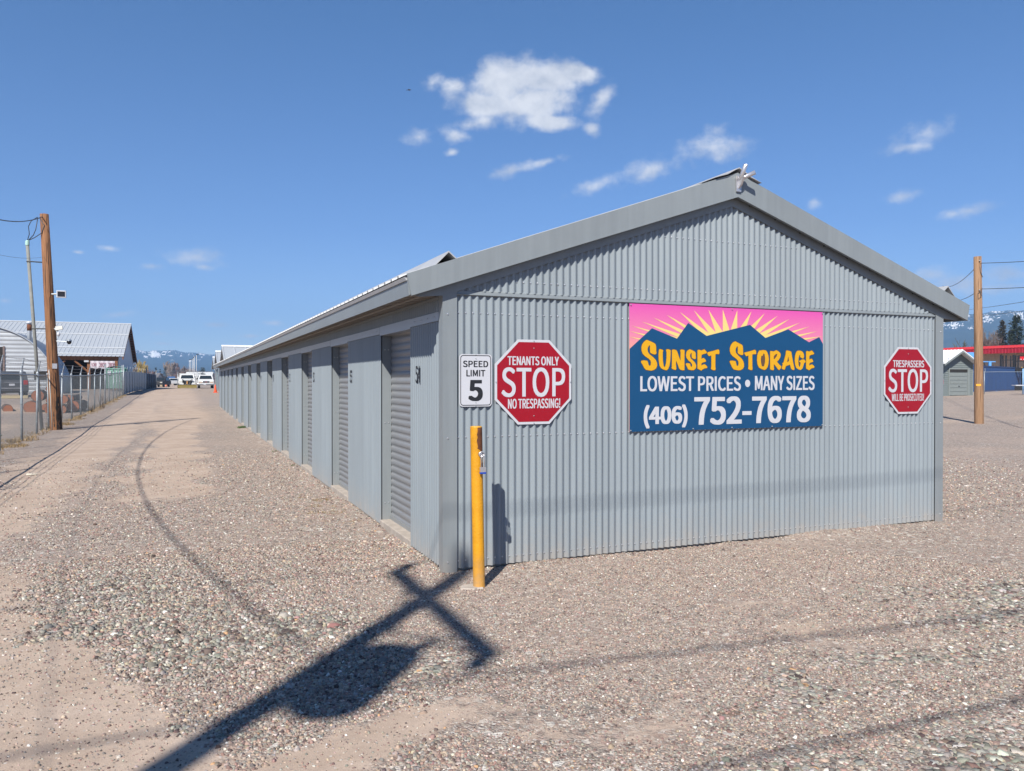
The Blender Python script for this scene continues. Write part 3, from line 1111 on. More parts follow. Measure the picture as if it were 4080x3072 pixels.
stop_sign(0.817, 1.626, 0.748, 'red octagonal stop sign reading TENANTS ONLY and NO TRESPASSING beside the speed limit sign',
          [('TENANTS ONLY', (0.563, 1.064, 1.773, 1.853), 0.165), ('STOP', (0.506, 1.127, 1.493, 1.755), 0.135), ('NO TRESPASSING!', (0.567, 1.078, 1.392, 1.479), 0.15)])
stop_sign(5.456, 1.639, 0.748, 'red octagonal stop sign reading TRESPASSERS WILL BE PROSECUTED at the right end of the gable',
          [('TRESPASSERS', (5.218, 5.708, 1.787, 1.866), 0.165), ('STOP', (5.148, 5.771, 1.506, 1.770), 0.135), ('WILL BE PROSECUTED!', (5.201, 5.706, 1.409, 1.491), 0.13)])

# the big coloured board
WORDMARK = [
 [[(0.174,0.875),(0.218,0.860),(0.251,0.847),(0.267,0.836),(0.273,0.812),(0.274,0.770),(0.278,0.754),(0.269,0.741),(0.251,0.740),(0.223,0.748),(0.206,0.759),(0.205,0.796),(0.205,0.826),(0.193,0.822),(0.182,0.807),(0.177,0.788),(0.182,0.761),(0.200,0.740),(0.241,0.713),(0.269,0.688),(0.283,0.661),(0.285,0.634),(0.276,0.611),(0.251,0.593),(0.219,0.586),(0.191,0.589),(0.160,0.594),(0.141,0.610),(0.126,0.637),(0.105,0.667),(0.112,0.679),(0.137,0.682),(0.175,0.678),(0.182,0.664),(0.189,0.641),(0.201,0.629),(0.212,0.637),(0.216,0.660),(0.212,0.680),(0.191,0.699),(0.150,0.722),(0.123,0.745),(0.111,0.775),(0.110,0.806),(0.118,0.833),(0.137,0.856),(0.159,0.872)]],
 [[(0.308,0.788),(0.317,0.791),(0.343,0.786),(0.354,0.778),(0.348,0.763),(0.348,0.728),(0.350,0.681),(0.357,0.638),(0.366,0.619),(0.378,0.629),(0.387,0.662),(0.392,0.713),(0.392,0.764),(0.386,0.783),(0.394,0.791),(0.417,0.790),(0.438,0.782),(0.438,0.745),(0.434,0.682),(0.425,0.635),(0.411,0.604),(0.394,0.590),(0.380,0.592),(0.352,0.599),(0.329,0.611),(0.313,0.634),(0.304,0.681),(0.301,0.739),(0.304,0.770)]],
 [[(0.452,0.782),(0.462,0.789),(0.483,0.789),(0.504,0.783),(0.516,0.766),(0.530,0.730),(0.552,0.681),(0.553,0.723),(0.554,0.762),(0.549,0.784),(0.559,0.791),(0.582,0.790),(0.600,0.783),(0.598,0.755),(0.598,0.664),(0.598,0.593),(0.578,0.591),(0.549,0.597),(0.535,0.612),(0.523,0.644),(0.500,0.687),(0.499,0.651),(0.504,0.604),(0.497,0.594),(0.469,0.599),(0.449,0.610),(0.453,0.627),(0.454,0.682),(0.454,0.753)]],
 [[(0.661,0.795),(0.688,0.786),(0.717,0.774),(0.729,0.761),(0.730,0.729),(0.733,0.709),(0.721,0.700),(0.705,0.703),(0.685,0.713),(0.683,0.736),(0.682,0.761),(0.673,0.758),(0.665,0.744),(0.663,0.728),(0.671,0.708),(0.695,0.689),(0.719,0.669),(0.734,0.645),(0.736,0.622),(0.726,0.606),(0.707,0.593),(0.678,0.593),(0.642,0.599),(0.633,0.617),(0.614,0.648),(0.618,0.658),(0.635,0.660),(0.664,0.655),(0.668,0.637),(0.678,0.623),(0.688,0.631),(0.689,0.647),(0.678,0.665),(0.644,0.688),(0.623,0.712),(0.616,0.735),(0.621,0.763),(0.632,0.781)]],
 [[(0.752,0.787),(0.765,0.792),(0.796,0.785),(0.813,0.790),(0.831,0.797),(0.845,0.788),(0.863,0.770),(0.857,0.758),(0.828,0.753),(0.806,0.746),(0.799,0.738),(0.798,0.704),(0.814,0.710),(0.826,0.712),(0.843,0.700),(0.854,0.682),(0.843,0.675),(0.819,0.670),(0.799,0.660),(0.797,0.638),(0.814,0.646),(0.833,0.651),(0.853,0.642),(0.869,0.624),(0.863,0.614),(0.838,0.612),(0.814,0.602),(0.797,0.589),(0.775,0.599),(0.752,0.608)]],
 [[(0.867,0.765),(0.882,0.771),(0.926,0.780),(0.991,0.797),(1.003,0.799),(1.013,0.789),(1.014,0.761),(1.008,0.752),(0.981,0.755),(0.966,0.750),(0.965,0.704),(0.965,0.631),(0.968,0.607),(0.964,0.594),(0.936,0.595),(0.913,0.607),(0.918,0.631),(0.918,0.703),(0.916,0.739),(0.889,0.732),(0.875,0.745)]],
 [[(1.209,0.883),(1.252,0.866),(1.291,0.851),(1.302,0.839),(1.306,0.814),(1.307,0.775),(1.312,0.763),(1.304,0.749),(1.286,0.747),(1.258,0.756),(1.241,0.768),(1.242,0.801),(1.241,0.833),(1.229,0.831),(1.217,0.812),(1.213,0.792),(1.219,0.768),(1.247,0.742),(1.288,0.713),(1.309,0.687),(1.319,0.658),(1.318,0.629),(1.304,0.609),(1.278,0.597),(1.248,0.594),(1.192,0.603),(1.174,0.620),(1.159,0.645),(1.140,0.679),(1.149,0.689),(1.176,0.690),(1.214,0.685),(1.220,0.666),(1.226,0.645),(1.238,0.636),(1.248,0.643),(1.252,0.666),(1.248,0.686),(1.227,0.707),(1.176,0.737),(1.153,0.759),(1.143,0.787),(1.144,0.815),(1.156,0.846),(1.179,0.871)]],
 [[(1.322,0.771),(1.340,0.775),(1.396,0.787),(1.451,0.802),(1.464,0.800),(1.472,0.786),(1.473,0.763),(1.466,0.758),(1.443,0.760),(1.423,0.754),(1.423,0.709),(1.424,0.638),(1.427,0.614),(1.423,0.598),(1.397,0.599),(1.372,0.609),(1.376,0.634),(1.376,0.708),(1.375,0.745),(1.347,0.736),(1.332,0.753)]],
 [[(1.516,0.797),(1.532,0.796),(1.563,0.801),(1.598,0.798),(1.616,0.779),(1.629,0.748),(1.636,0.711),(1.632,0.669),(1.622,0.632),(1.601,0.607),(1.580,0.600),(1.548,0.607),(1.511,0.623),(1.493,0.651),(1.485,0.693),(1.487,0.743),(1.498,0.776)],[(1.571,0.770),(1.582,0.756),(1.589,0.719),(1.587,0.677),(1.577,0.644),(1.561,0.632),(1.545,0.641),(1.536,0.672),(1.533,0.710),(1.540,0.743),(1.556,0.743),(1.562,0.758)]],
 [[(1.653,0.790),(1.664,0.793),(1.699,0.789),(1.720,0.798),(1.736,0.802),(1.760,0.792),(1.784,0.776),(1.792,0.755),(1.784,0.729),(1.766,0.704),(1.742,0.686),(1.766,0.662),(1.801,0.635),(1.790,0.616),(1.774,0.601),(1.758,0.605),(1.734,0.632),(1.702,0.661),(1.701,0.636),(1.704,0.611),(1.699,0.599),(1.675,0.599),(1.653,0.608),(1.654,0.653),(1.653,0.736)],[(1.701,0.741),(1.720,0.758),(1.741,0.767),(1.747,0.758),(1.736,0.737),(1.715,0.716),(1.700,0.708)]],
 [[(1.862,0.796),(1.871,0.802),(1.906,0.798),(1.933,0.788),(1.935,0.769),(1.945,0.727),(1.958,0.672),(1.974,0.619),(1.971,0.602),(1.950,0.603),(1.931,0.613),(1.923,0.634),(1.915,0.657),(1.885,0.648),(1.860,0.640),(1.850,0.616),(1.844,0.604),(1.825,0.606),(1.805,0.616),(1.812,0.637),(1.820,0.658),(1.813,0.669),(1.831,0.679),(1.841,0.713),(1.857,0.760)],[(1.893,0.743),(1.897,0.722),(1.903,0.691),(1.890,0.688),(1.875,0.681),(1.882,0.705)]],
 [[(2.032,0.803),(2.060,0.801),(2.085,0.790),(2.102,0.767),(2.104,0.738),(2.096,0.722),(2.077,0.724),(2.052,0.737),(2.052,0.764),(2.041,0.754),(2.030,0.724),(2.027,0.690),(2.030,0.656),(2.041,0.632),(2.052,0.647),(2.059,0.677),(2.038,0.688),(2.041,0.696),(2.066,0.707),(2.093,0.713),(2.110,0.708),(2.126,0.693),(2.121,0.680),(2.107,0.678),(2.096,0.648),(2.083,0.618),(2.058,0.601),(2.027,0.609),(2.000,0.624),(1.986,0.655),(1.979,0.698),(1.983,0.745),(1.994,0.779),(2.010,0.798)]],
 [[(2.132,0.795),(2.146,0.801),(2.174,0.795),(2.194,0.801),(2.210,0.807),(2.227,0.793),(2.243,0.778),(2.233,0.767),(2.202,0.762),(2.183,0.755),(2.176,0.743),(2.176,0.711),(2.191,0.716),(2.205,0.721),(2.222,0.709),(2.230,0.694),(2.222,0.686),(2.197,0.682),(2.177,0.670),(2.176,0.648),(2.194,0.657),(2.214,0.661),(2.233,0.651),(2.248,0.636),(2.239,0.625),(2.211,0.621),(2.189,0.609),(2.175,0.599),(2.155,0.608),(2.133,0.618)]]]

def gradient_sky():
    m = bpy.data.materials.new('printed_sunset')
    m.use_nodes = True
    nt = m.node_tree
    b = nt.nodes['Principled BSDF']
    b.inputs['Roughness'].default_value = 0.4
    tc = nt.nodes.new('ShaderNodeTexCoord')
    s = nt.nodes.new('ShaderNodeSeparateXYZ')
    nt.links.new(tc.outputs['Object'], s.inputs[0])
    mr = nt.nodes.new('ShaderNodeMapRange')
    mr.inputs[1].default_value = 0.75
    mr.inputs[2].default_value = 1.2
    nt.links.new(s.outputs[2], mr.inputs[0])
    nt.links.new(ramp(nt, mr.outputs[0], [(0.0, (0.66, 0.30, 0.20)), (0.4, (0.62, 0.18, 0.31)), (1.0, (0.58, 0.075, 0.33))]), b.inputs['Base Color'])
    return m
board = thing('storage_billboard', 'wide printed board with a pink sunset over blue mountains and the words Sunset Storage', 'sign board', (1.803, -0.0305, 1.158))
mb = MB()
mb.box(0.0, 2.386, -0.004, 0.0, 0.0, 1.203)
mb.build('backing_panel', gradient_sky(), board)
TIPS = [(0.000, 0.8889), (0.000, 0.9434), (0.019, 0.995), (0.1335, 1.0367), (0.2621, 1.0794), (0.4099, 1.1115), (0.5661, 1.1424), (0.7297, 1.1641), (0.9023, 1.1783), (1.0769, 1.1867), (1.256, 1.1851), (1.4346, 1.1791), (1.6059, 1.1665), (1.7736, 1.1461), (1.9319, 1.1176), (2.0748, 1.0848), (2.2029, 1.0479), (2.3128, 1.0004), (2.382, 0.948)]
VAL = [(0.3223, 0.8243), (0.4034, 0.8487), (0.4852, 0.8708), (0.5677, 0.8908), (0.651, 0.9085), (0.735, 0.9239), (0.8197, 0.9369), (0.9053, 0.9477), (0.9916, 0.956), (1.0787, 0.9619), (1.1665, 0.9653), (1.2553, 0.9663), (1.3448, 0.9647), (1.4351, 0.9606), (1.5263, 0.9538), (1.6184, 0.9445), (1.7114, 0.9325), (1.8052, 0.9177), (1.8999, 0.9003), (1.9955, 0.88)]
mb = MB()
for i, tp in enumerate(TIPS):
    a, b_ = VAL[i], VAL[i + 1]
    mid = (1.19, 0.6)
    mb.add([(a[0], -0.0052, a[1]), (tp[0], -0.0052, tp[1]), (b_[0], -0.0052, b_[1]), (mid[0], -0.0052, mid[1])], [(0, 1, 2), (0, 2, 3)])
mb.build('sun_rays', RAY_S, board)
mb = MB()
MT = [(0.0, 0.7776), (0.2473, 0.9772), (0.5322, 0.8846), (0.6627, 1.0399), (0.8808, 0.9191), (1.4155, 1.0426), (1.6132, 0.9151), (1.9132, 1.0103), (2.1936, 0.8828), (2.3343, 0.9395), (2.386, 0.867)]
poly = MT + [(2.386, 0.0), (0.0, 0.0)]
vs, fs = outline_mesh([poly])
mb.add([(v[0], -0.0066, v[1]) for v in vs], fs)
mb.build('mountain_shape', BLUE_S, board)
mb, mo = MB(), MB()
for letter in WORDMARK:
    sh = [[(p[0] + 0.019, p[1] - 0.011) for p in pl] for pl in letter]
    vs, fs = outline_mesh(sh)
    mb.add([(v[0], -0.0092, v[1]) for v in vs], fs)
    vs, fs = outline_mesh(sh[:1], 0.005)
    mo.add([(v[0], -0.0080, v[1]) for v in vs], fs)
mb.build('wordmark', YEL_S, board)
holes = MB()
mo.build('wordmark_outline', BROWN_S, board)
for body, rc, bd in (('LOWEST PRICES', (0.117, 1.300, 0.377, 0.524), 0.165), ('MANY SIZES', (1.478, 2.269, 0.380, 0.530), 0.165), ('(406)', (0.155, 0.656, 0.026, 0.250), 0.20), ('752-7678', (0.734, 2.217, 0.044, 0.323), 0.20)):
    mb = MB()
    lettering(mb, body, rc, lambda x, z: (x, -0.0080, z), bd)
    mb.build('lettering', WHITE_R, board)
mb = MB()
mb.prism([(1.386 + 0.032 * math.cos(a), 0.452 + 0.037 * math.sin(a)) for a in [2 * math.pi * k / 20 for k in range(20)]], 'y', -0.0080, -0.0066)
mb.build('bullet_dot', WHITE_R, board)
fasteners(board, [(px, -0.0085, pz) for px in (0.012, 1.19, 2.374) for pz in (0.012, 1.191)] + [(px, -0.0085, 0.012) for px in (0.72, 1.7)], 0.007)
# ------------------------------------------------------------------ bollard, flag bracket
POST_Y = M('post_yellow', (0.58, 0.265, 0.006), 0.5, var=0.14, scale=7, bump=0.35, bscale=70, spots=(26, 0.66, (0.30, 0.13, 0.03)))
splash(POST_Y, 0.35)
t = thing('bollard', 'yellow painted steel post with a padlock standing at the corner of the building', 'bollard', (0.117, -0.51, 0))
mb = MB()
mb.smooth = True
LEAN = -0.022
mb.tube([(0, 0, -0.15), (0, 0, 0.0), (LEAN, 0.01, 1.27)], 0.0475, 28, caps=False)
mb.build('post', POST_Y, t)
mb = MB()
top = Vector((LEAN, 0.01, 1.27))
vs = [(top.x + r * math.cos(2 * math.pi * k / 28), top.y + r * math.sin(2 * math.pi * k / 28), top.z + h) for (r, h) in ((0.0475, 0), (0.043, 0.007)) for k in range(28)]
mb.add(vs, [(k, (k + 1) % 28, 28 + (k + 1) % 28, 28 + k) for k in range(28)] + [tuple(range(28, 56))])
mb.build('cap', M('cap_paint', (0.58, 0.30, 0.03), 0.5, spots=(40, 0.58, (0.25, 0.11, 0.04))), t)
def scuff(a0, a1, z0, z1, seed, mat, name):
    """bare patch following the round post, ragged outline"""
    rng = random.Random(seed)
    mb = MB()
    rows, cols_ = 14, 10
    vs = []
    for i in range(rows + 1):
        f = i / rows
        l = a0 + (a1 - a0) * (0.10 * rng.random() + (0.25 * max(0, f - 0.8) + 0.9 * max(0, 0.16 - f) * 3))
        r = a1 - (a1 - a0) * (0.10 * rng.random() + 0.6 * max(0, 0.16 - f) * 3)
        z = z0 + (z1 - z0) * f
        cx = LEAN * z / 1.27
        for k in range(cols_ + 1):
            a = R(l + (r - l) * k / cols_)
            vs.append((cx + 0.0483 * math.cos(a), 0.01 * z / 1.27 + 0.0483 * math.sin(a), z))
    w = cols_ + 1
    mb.add(vs, [(i * w + k, i * w + k + 1, i * w + w + k + 1, i * w + w + k) for i in range(rows) for k in range(cols_)])
    return mb.build(name, mat, t)
scuff(-108, 5, 1.075, 1.268, 4, RUST, 'bare_rust_patch')
scuff(-66, 0, 0.93, 0.99, 9, RUST, 'bare_rust_patch')
mb = MB()
mb.smooth = True
hub = Vector((LEAN * 0.83 + 0.018, -0.045, 1.058))
mb.tube([hub + Vector((-0.004, 0.012, 0)), hub + Vector((0.004, -0.012, 0))], 0.021, 14)
ringp = [hub + Vector((0.02 * math.cos(a), -0.016, 0.02 * math.sin(a))) for a in [2 * math.pi * k / 14 for k in range(15)]]
mb.tube(ringp, 0.006, 8)
mb.build('eye_bolt', ALU, t)
pl = thing('padlock', 'small silver laminated padlock with a blue base hanging on the yellow post', 'padlock', (0.117 + hub.x + 0.006, -0.51 - 0.066, 0.905))
mb = MB()
mb.smooth = True
mb.tube([(-0.014, 0, 0.05), (-0.014, 0, 0.12), (-0.010, 0, 0.138), (0, 0.003, 0.146), (0.010, 0, 0.138), (0.014, 0, 0.12), (0.014, 0, 0.05)], 0.0042, 8)
mb.build('shackle', ALU, pl)
mb = MB()
for k in range(7):
    mb.box(-0.023, 0.023, -0.011, 0.011, 0.015 + k * 0.0055, 0.0195 + k * 0.0055)
mb.box(-0.0225, 0.0225, -0.0105, 0.0105, 0.014, 0.053)
mb.build('body', ALU, pl)
mb = MB()
mb.box(-0.0245, 0.0245, -0.0125, 0.0125, 0.0, 0.0145)
mb.build('bumper', M('blue_plastic', (0.01, 0.05, 0.32), 0.4), pl, bevel=0.002)
# concrete collar at the foot of the post
mb = MB()
rng = random.Random(5)
vs = [((0.11 + 0.05 * rng.random()) * math.cos(2 * math.pi * k / 18) - 0.065, (0.08 + 0.03 * rng.random()) * math.sin(2 * math.pi * k / 18) + 0.02, -0.02) for k in range(18)]
vs += [(v[0] * 0.72, v[1] * 0.72, 0.010) for v in vs]
mb.add(vs, [(k, (k + 1) % 18, 18 + (k + 1) % 18, 18 + k) for k in range(18)] + [tuple(range(18, 36))])
mb.build('concrete_footing', CONCRETE, t)

fb = thing('flag_bracket', 'silver two tube flagpole bracket screwed to the ridge end of the fascia', 'bracket', (3.0, -0.118, 3.60))
mb = MB()
mb.smooth = False
mb.prism([(-0.028, -0.10), (0.028, -0.10), (0.034, 0.03), (0.02, 0.06), (-0.02, 0.06), (-0.034, 0.03)], 'y', -0.012, 0.0)
mb.build('back_plate', ALU, fb)
mb = MB()
mb.prism([(-0.012, -0.07), (-0.05, -0.04), (-0.085, 0.03), (-0.06, 0.055), (-0.012, 0.05)], 'x', -0.010, 0.010)
mb.build('web', ALU, fb)
for dx in (1, -0.1):
    mb = MB()
    mb.smooth = True
    d = Vector((0.62 * dx, -0.60, 0.32 if dx > 0 else 0.75)).normalized()
    a = Vector((0.0, -0.03, 0.02))
    n, rr, ri = 16, 0.021, 0.017
    u = d.orthogonal().normalized()
    w = d.cross(u)
    rings = [(0.0, rr), (0.15, rr), (0.15, ri), (0.04, ri)]
    vs = [a + d * s + (u * math.cos(2 * math.pi * k / n) + w * math.sin(2 * math.pi * k / n)) * r_ for s, r_ in rings for k in range(n)]
    mb.add(vs, [(i * n + k, i * n + (k + 1) % n, i * n + n + (k + 1) % n, i * n + n + k) for i in range(3) for k in range(n)] + [tuple(range(3 * n, 4 * n))])
    mb.build('pole_socket', ALU, fb)

# ------------------------------------------------------------------ wooden poles and overhead lines
def pole_wood(name, c1, c2, dark):
    m = bpy.data.materials.new(name)
    m.use_nodes = True
    nt = m.node_tree
    b = nt.nodes['Principled BSDF']
    b.inputs['Roughness'].default_value = 0.85
    tc = nt.nodes.new('ShaderNodeTexCoord')
    mp = nt.nodes.new('ShaderNodeMapping')
    mp.inputs['Scale'].default_value = (9, 9, 0.35)
    nt.links.new(tc.outputs['Object'], mp.inputs[0])
    no = nn(nt, 'ShaderNodeTexNoise', i_Scale=4.0, i_Detail=8.0, i_Roughness=0.65)
    nt.links.new(mp.outputs[0], no.inputs['Vector'])
    cc = ramp(nt, no.outputs[0], [(0.32, c1), (0.6, c2), (0.8, tuple(x * 1.25 for x in c2))])
    # drying checks and creosote streaks
    n2 = nn(nt, 'ShaderNodeTexNoise', i_Scale=7.0, i_Detail=3.0)
    mp2 = nt.nodes.new('ShaderNodeMapping')
    mp2.inputs['Scale'].default_value = (5, 5, 0.12)
    nt.links.new(tc.outputs['Object'], mp2.inputs[0])
    nt.links.new(mp2.outputs[0], n2.inputs['Vector'])
    f = ramp(nt, n2.outputs[0], [(0.54, (0, 0, 0)), (0.62, (1, 1, 1))])
    cc = mix_col(nt, math_node(nt, 'MULTIPLY', f, 0.7), cc, dark)
    nt.links.new(cc, b.inputs['Base Color'])
    bp = nt.nodes.new('ShaderNodeBump')
    bp.inputs['Strength'].default_value = 0.6
    bp.inputs['Distance'].default_value = 0.02
    nt.links.new(no.outputs[0], bp.inputs['Height'])
    nt.links.new(bp.outputs[0], b.inputs['Normal'])
    return m
WOOD_R = pole_wood('pole_wood_red', (0.12, 0.045, 0.016), (0.26, 0.125, 0.055), (0.022, 0.010, 0.006))
WOOD_T = pole_wood('pole_wood_tan', (0.19, 0.105, 0.052), (0.29, 0.175, 0.10), (0.09, 0.045, 0.022))
CABLE = M('cable_black', (0.03, 0.035, 0.045), 0.5)
CABLE2 = M('cable_grey', (0.10, 0.13, 0.17), 0.5)
CREO = M('creosote', (0.012, 0.009, 0.007), 0.6)

# leaning pole beside the fence
LB, LT = Vector((-5.88, 23.40, 0)), Vector((-6.20, 23.36, 7.15))
t = thing('utility_pole', 'leaning weathered wooden utility pole beside the chain link fence with a floodlight', 'utility pole', LB)
def at_h(z, dx=0, dy=0):
    f = z / 7.15
    return (LT - LB) * f + Vector((dx, dy, 0))
mb = MB()
mb.smooth = True
mb.tube([at_h(-0.5), at_h(0), at_h(1.5), at_h(4), at_h(7.15)], [0.185, 0.182, 0.17, 0.15, 0.128], 18)
mb.build('pole', WOOD_R, t)
mb = MB()
for (a0, z0, z1, w) in ((-70, 0.0, 0.95, 0.035), (-58, 0.2, 1.7, 0.012), (-100, 0.1, 0.6, 0.02), (-35, 0.0, 0.5, 0.03), (-85, 1.2, 2.3, 0.008), (-45, 0.0, 1.1, 0.05), (-62, 0.9, 1.9, 0.02), (-25, 0.0, 0.8, 0.04), (-78, 2.0, 4.4, 0.012), (-64, 3.6, 6.2, 0.01)):
    n = 8
    vs = []
    for i in range(n + 1):
        z = z0 + (z1 - z0) * i / n
        c = at_h(z)
        rr = 0.1855 - z * 0.0082
        ww = w * (0.6 + 0.4 * math.sin(i * 2.3))
        for s in (-1, 1):
            a = R(a0) + s * ww / rr
            vs.append((c.x + rr * math.cos(a), c.y + rr * math.sin(a), z))
    mb.add(vs, [(2 * i, 2 * i + 1, 2 * i + 3, 2 * i + 2) for i in range(n)])
mb.build('creosote_stain', CREO, t, recalc=False)
mb = MB()
mb.smooth = True
mb.tube([at_h(0.02, -0.10, -0.155), at_h(2.0, -0.10, -0.14)], 0.013, 6)
mb.build('ground_wire_guard', M('pvc_guard', (0.50, 0.50, 0.47), 0.6), t)
mb = MB()
mb.box(-0.09, 0.05, -0.185, -0.165, 2.03, 2.20)
mb.build('meter_tag', ALU, t)
mb = MB()
mb.smooth = True
c0, c1 = Vector((-0.42, 0.02, 0.0)), Vector((-0.80, -0.05, 6.10))
mb.tube([c0, c1], 0.052, 12)
mb.build('conduit', M('dull_conduit', (0.19, 0.195, 0.18), 0.8, var=0.15), t)
mb = MB()
mb.lathe([(0.062, 6.08), (0.066, 6.13), (0.062, 6.22), (0.03, 6.25)], 12, c1.x, c1.y)
mb.build('weather_head', M('aged_copper', (0.32, 0.50, 0.45), 0.6), t)
for z in (5.55, 3.35):
    f = z / 6.10
    p = c0 + (c1 - c0) * f
    mb = MB()
    mb.tube([p + Vector((-0.06, -0.04, 0)), p + Vector((0.06, -0.05, 0)), at_h(z, -0.12, -0.03)], 0.022, 6)
    mb.build('standoff', M('dark_iron', (0.04, 0.045, 0.05), 0.5), t)
for pts in ([(-0.80, -0.05, 6.24), (-0.74, -0.08, 6.45), (-0.76, -0.10, 6.7), (-0.68, -0.12, 6.88), (-0.50, -0.12, 7.02)],
            [(-0.78, -0.05, 6.24), (-0.62, -0.12, 6.42), (-0.55, -0.14, 6.6), (-0.49, -0.14, 7.0)],
            [(-0.78, -0.05, 6.24), (-0.58, -0.14, 6.34), (-0.38, -0.16, 6.5), (-0.30, -0.17, 6.75), (-0.44, -0.14, 7.0)]):
    mb = MB()
    mb.smooth = True
    mb.tube(pts, 0.013, 6)
    mb.build('service_drop', CABLE, t)
# floodlight, bare lamp, camera dome
mb = MB()
mb.box(0.05, 0.33, -0.30, -0.20, 4.38, 4.62)
mb.build('floodlight', WHITE_R, t, bevel=0.012)
mb = MB()
mb.box(0.085, 0.30, -0.306, -0.298, 4.415, 4.585)
mb.build('lens', M('lamp_glass', (0.02, 0.016, 0.016), 0.15), t)
mb = MB()
mb.tube([at_h(4.5, 0.1, -0.1), (0.08, -0.2, 4.5)], 0.03, 6)
mb.tube([at_h(3.36, 0.12, -0.08), (0.08, -0.2, 3.30)], 0.03, 6)
mb.build('lamp_mount', GALV, t)
mb = MB()
mb.prism([(-0.10, -0.03), (0.11, -0.06), (0.14, 0.05), (-0.06, 0.09)], 'y', -0.28, -0.14)
mb.xform(Matrix.Translation((0.10, 0, 3.36)) @ Matrix.Rotation(R(-20), 4, 'Y'))
mb.build('security_lamp', M('lamp_white', (0.62, 0.62, 0.56), 0.5), t)
mb = MB()
mb.smooth = True
mb.lathe([(0.02, 3.10), (0.05, 3.14), (0.05, 3.20), (0.03, 3.24)], 10, 0.10, -0.22)
mb.build('lamp_bulb', WHITE_R, t)
mb = MB()
mb.tube([at_h(2.95, 0.14, -0.05), (0.36, -0.15, 2.93)], 0.015, 6)
mb.lathe([(0.03, 3.02), (0.075, 3.0), (0.08, 2.96)], 12, 0.40, -0.16)
mb.build('camera_arm', GALV, t)
mb = MB()
mb.smooth = True
mb.lathe([(0.078, 2.96), (0.07, 2.90), (0.045, 2.86), (0.01, 2.845)], 12, 0.40, -0.16)
mb.build('camera_dome', M('dome_black', (0.01, 0.01, 0.012), 0.1), t)

# plain pole on the right
RB, RT = Vector((25.57, 13.43, hz(25.57, 13.43))), Vector((25.52, 13.48, 6.30))
t = thing('utility_pole', 'plain straight tan wooden utility pole with an orange tag on the right', 'utility pole', RB)
mb = MB()
mb.smooth = True
mb.tube([Vector((0, 0, -0.5)), Vector((0, 0, 0)), Vector((-0.02, 0.02, 3)), RT - RB], [0.165, 0.163, 0.148, 0.132], 18)
mb.build('pole', WOOD_T, t)
mb = MB()
tagdir = Vector((CAMX - RB.x, CAMY - RB.y, 0)).normalized()
side = Vector((-tagdir.y, tagdir.x, 0))
def face_box(mb, c, w, h, d, out=tagdir, sd=side):
    c = Vector(c)
    vs = []
    for dd in (0, d):
        for (a, b_) in ((-w / 2, -h / 2), (w / 2, -h / 2), (w / 2, h / 2), (-w / 2, h / 2)):
            vs.append(c + sd * a + out * dd + Vector((0, 0, b_)))
    mb.add(vs, [(0, 1, 2, 3), (4, 5, 6, 7), (0, 1, 5, 4), (1, 2, 6, 5), (2, 3, 7, 6), (3, 0, 4, 7)])
face_box(mb, tagdir * 0.150 - side * 0.02 + Vector((0, 0, 1.46)), 0.16, 0.075, 0.008)
mb.build('pole_tag', M('orange_tag', (0.72, 0.34, 0.03), 0.5), t)
mb = MB()
mb.tube([tagdir * 0.14 + Vector((0.02, 0, 5.9)), tagdir * 0.17 + Vector((0.05, 0, 5.7)), tagdir * 0.15 + Vector((0.1, -0.05, 5.5))], 0.012, 5)
mb.tube([tagdir * 0.14 + side * 0.02 + Vector((0, 0, 5.0)), tagdir * 0.17 + side * 0.06 + Vector((0, 0, 4.8)), tagdir * 0.17 - side * 0.04 + Vector((0, 0, 4.68)), tagdir * 0.16 - side * 0.05 + Vector((0, 0, 4.9)), tagdir * 0.16 + side * 0.03 + Vector((0, 0, 4.95))], 0.011, 5)
mb.build('cable_tail', CABLE, t)
mb = MB()
for z in (6.12, 5.02):
    mb.tube([tagdir * 0.10 + Vector((0, 0, z)), tagdir * 0.19 + Vector((0, 0, z))], 0.02, 6)
mb.build('hook', GALV, t)

# pole with crossarm and transformer behind the photographer: only its shadow is in view
PB = Vector((-6.28, -7.99, 0))
t = thing('utility_pole', 'tall utility pole with crossarm and transformer casting the long shadow across the gravel', 'utility pole', PB)
mb = MB()
mb.smooth = True
mb.tube([(-0.27, 0.23, -0.5), (-0.27, 0.23, 0), (-0.156, 0.133, 4), (0, 0, 9.5)], [0.14, 0.135, 0.112, 0.085], 16)
mb.build('pole', WOOD_T, t)
mb = MB()
mb.box(0.08, 0.18, -1.13, 1.10, 8.52, 8.63)
mb.build('crossarm', WOOD_T, t)
mb = MB()
for s in (-1, 1):
    mb.tube([(0.17, s * 0.75, 8.51), (0.12, 0, 7.95)], 0.016, 6)
mb.build('arm_brace', GALV, t)
INS = M('porcelain', (0.30, 0.30, 0.32), 0.25)
for (x, y, z) in ((0.13, -1.06, 8.27), (0.13, 1.02, 8.62), (0, 0, 9.5)):
    mb = MB()
    mb.smooth = True
    mb.lathe([(0.02, z), (0.02, z + 0.08), (0.07, z + 0.09), (0.04, z + 0.13), (0.075, z + 0.15), (0.04, z + 0.20), (0.045, z + 0.24)], 12, x, y)
    mb.build('insulator', INS, t)
mb = MB()
mb.smooth = True
mb.lathe([(0.21, 7.18), (0.228, 7.21), (0.228, 7.82), (0.21, 7.86), (0.08, 7.94)], 20, 0.05, -0.26)
mb.build('transformer', M('transformer_grey', (0.30, 0.32, 0.33), 0.5), t)
mb = MB()
mb.smooth = True
mb.lathe([(0.03, 7.90), (0.05, 8.0), (0.03, 8.05), (0.05, 8.10), (0.02, 8.20)], 10, 0.13, -0.40)
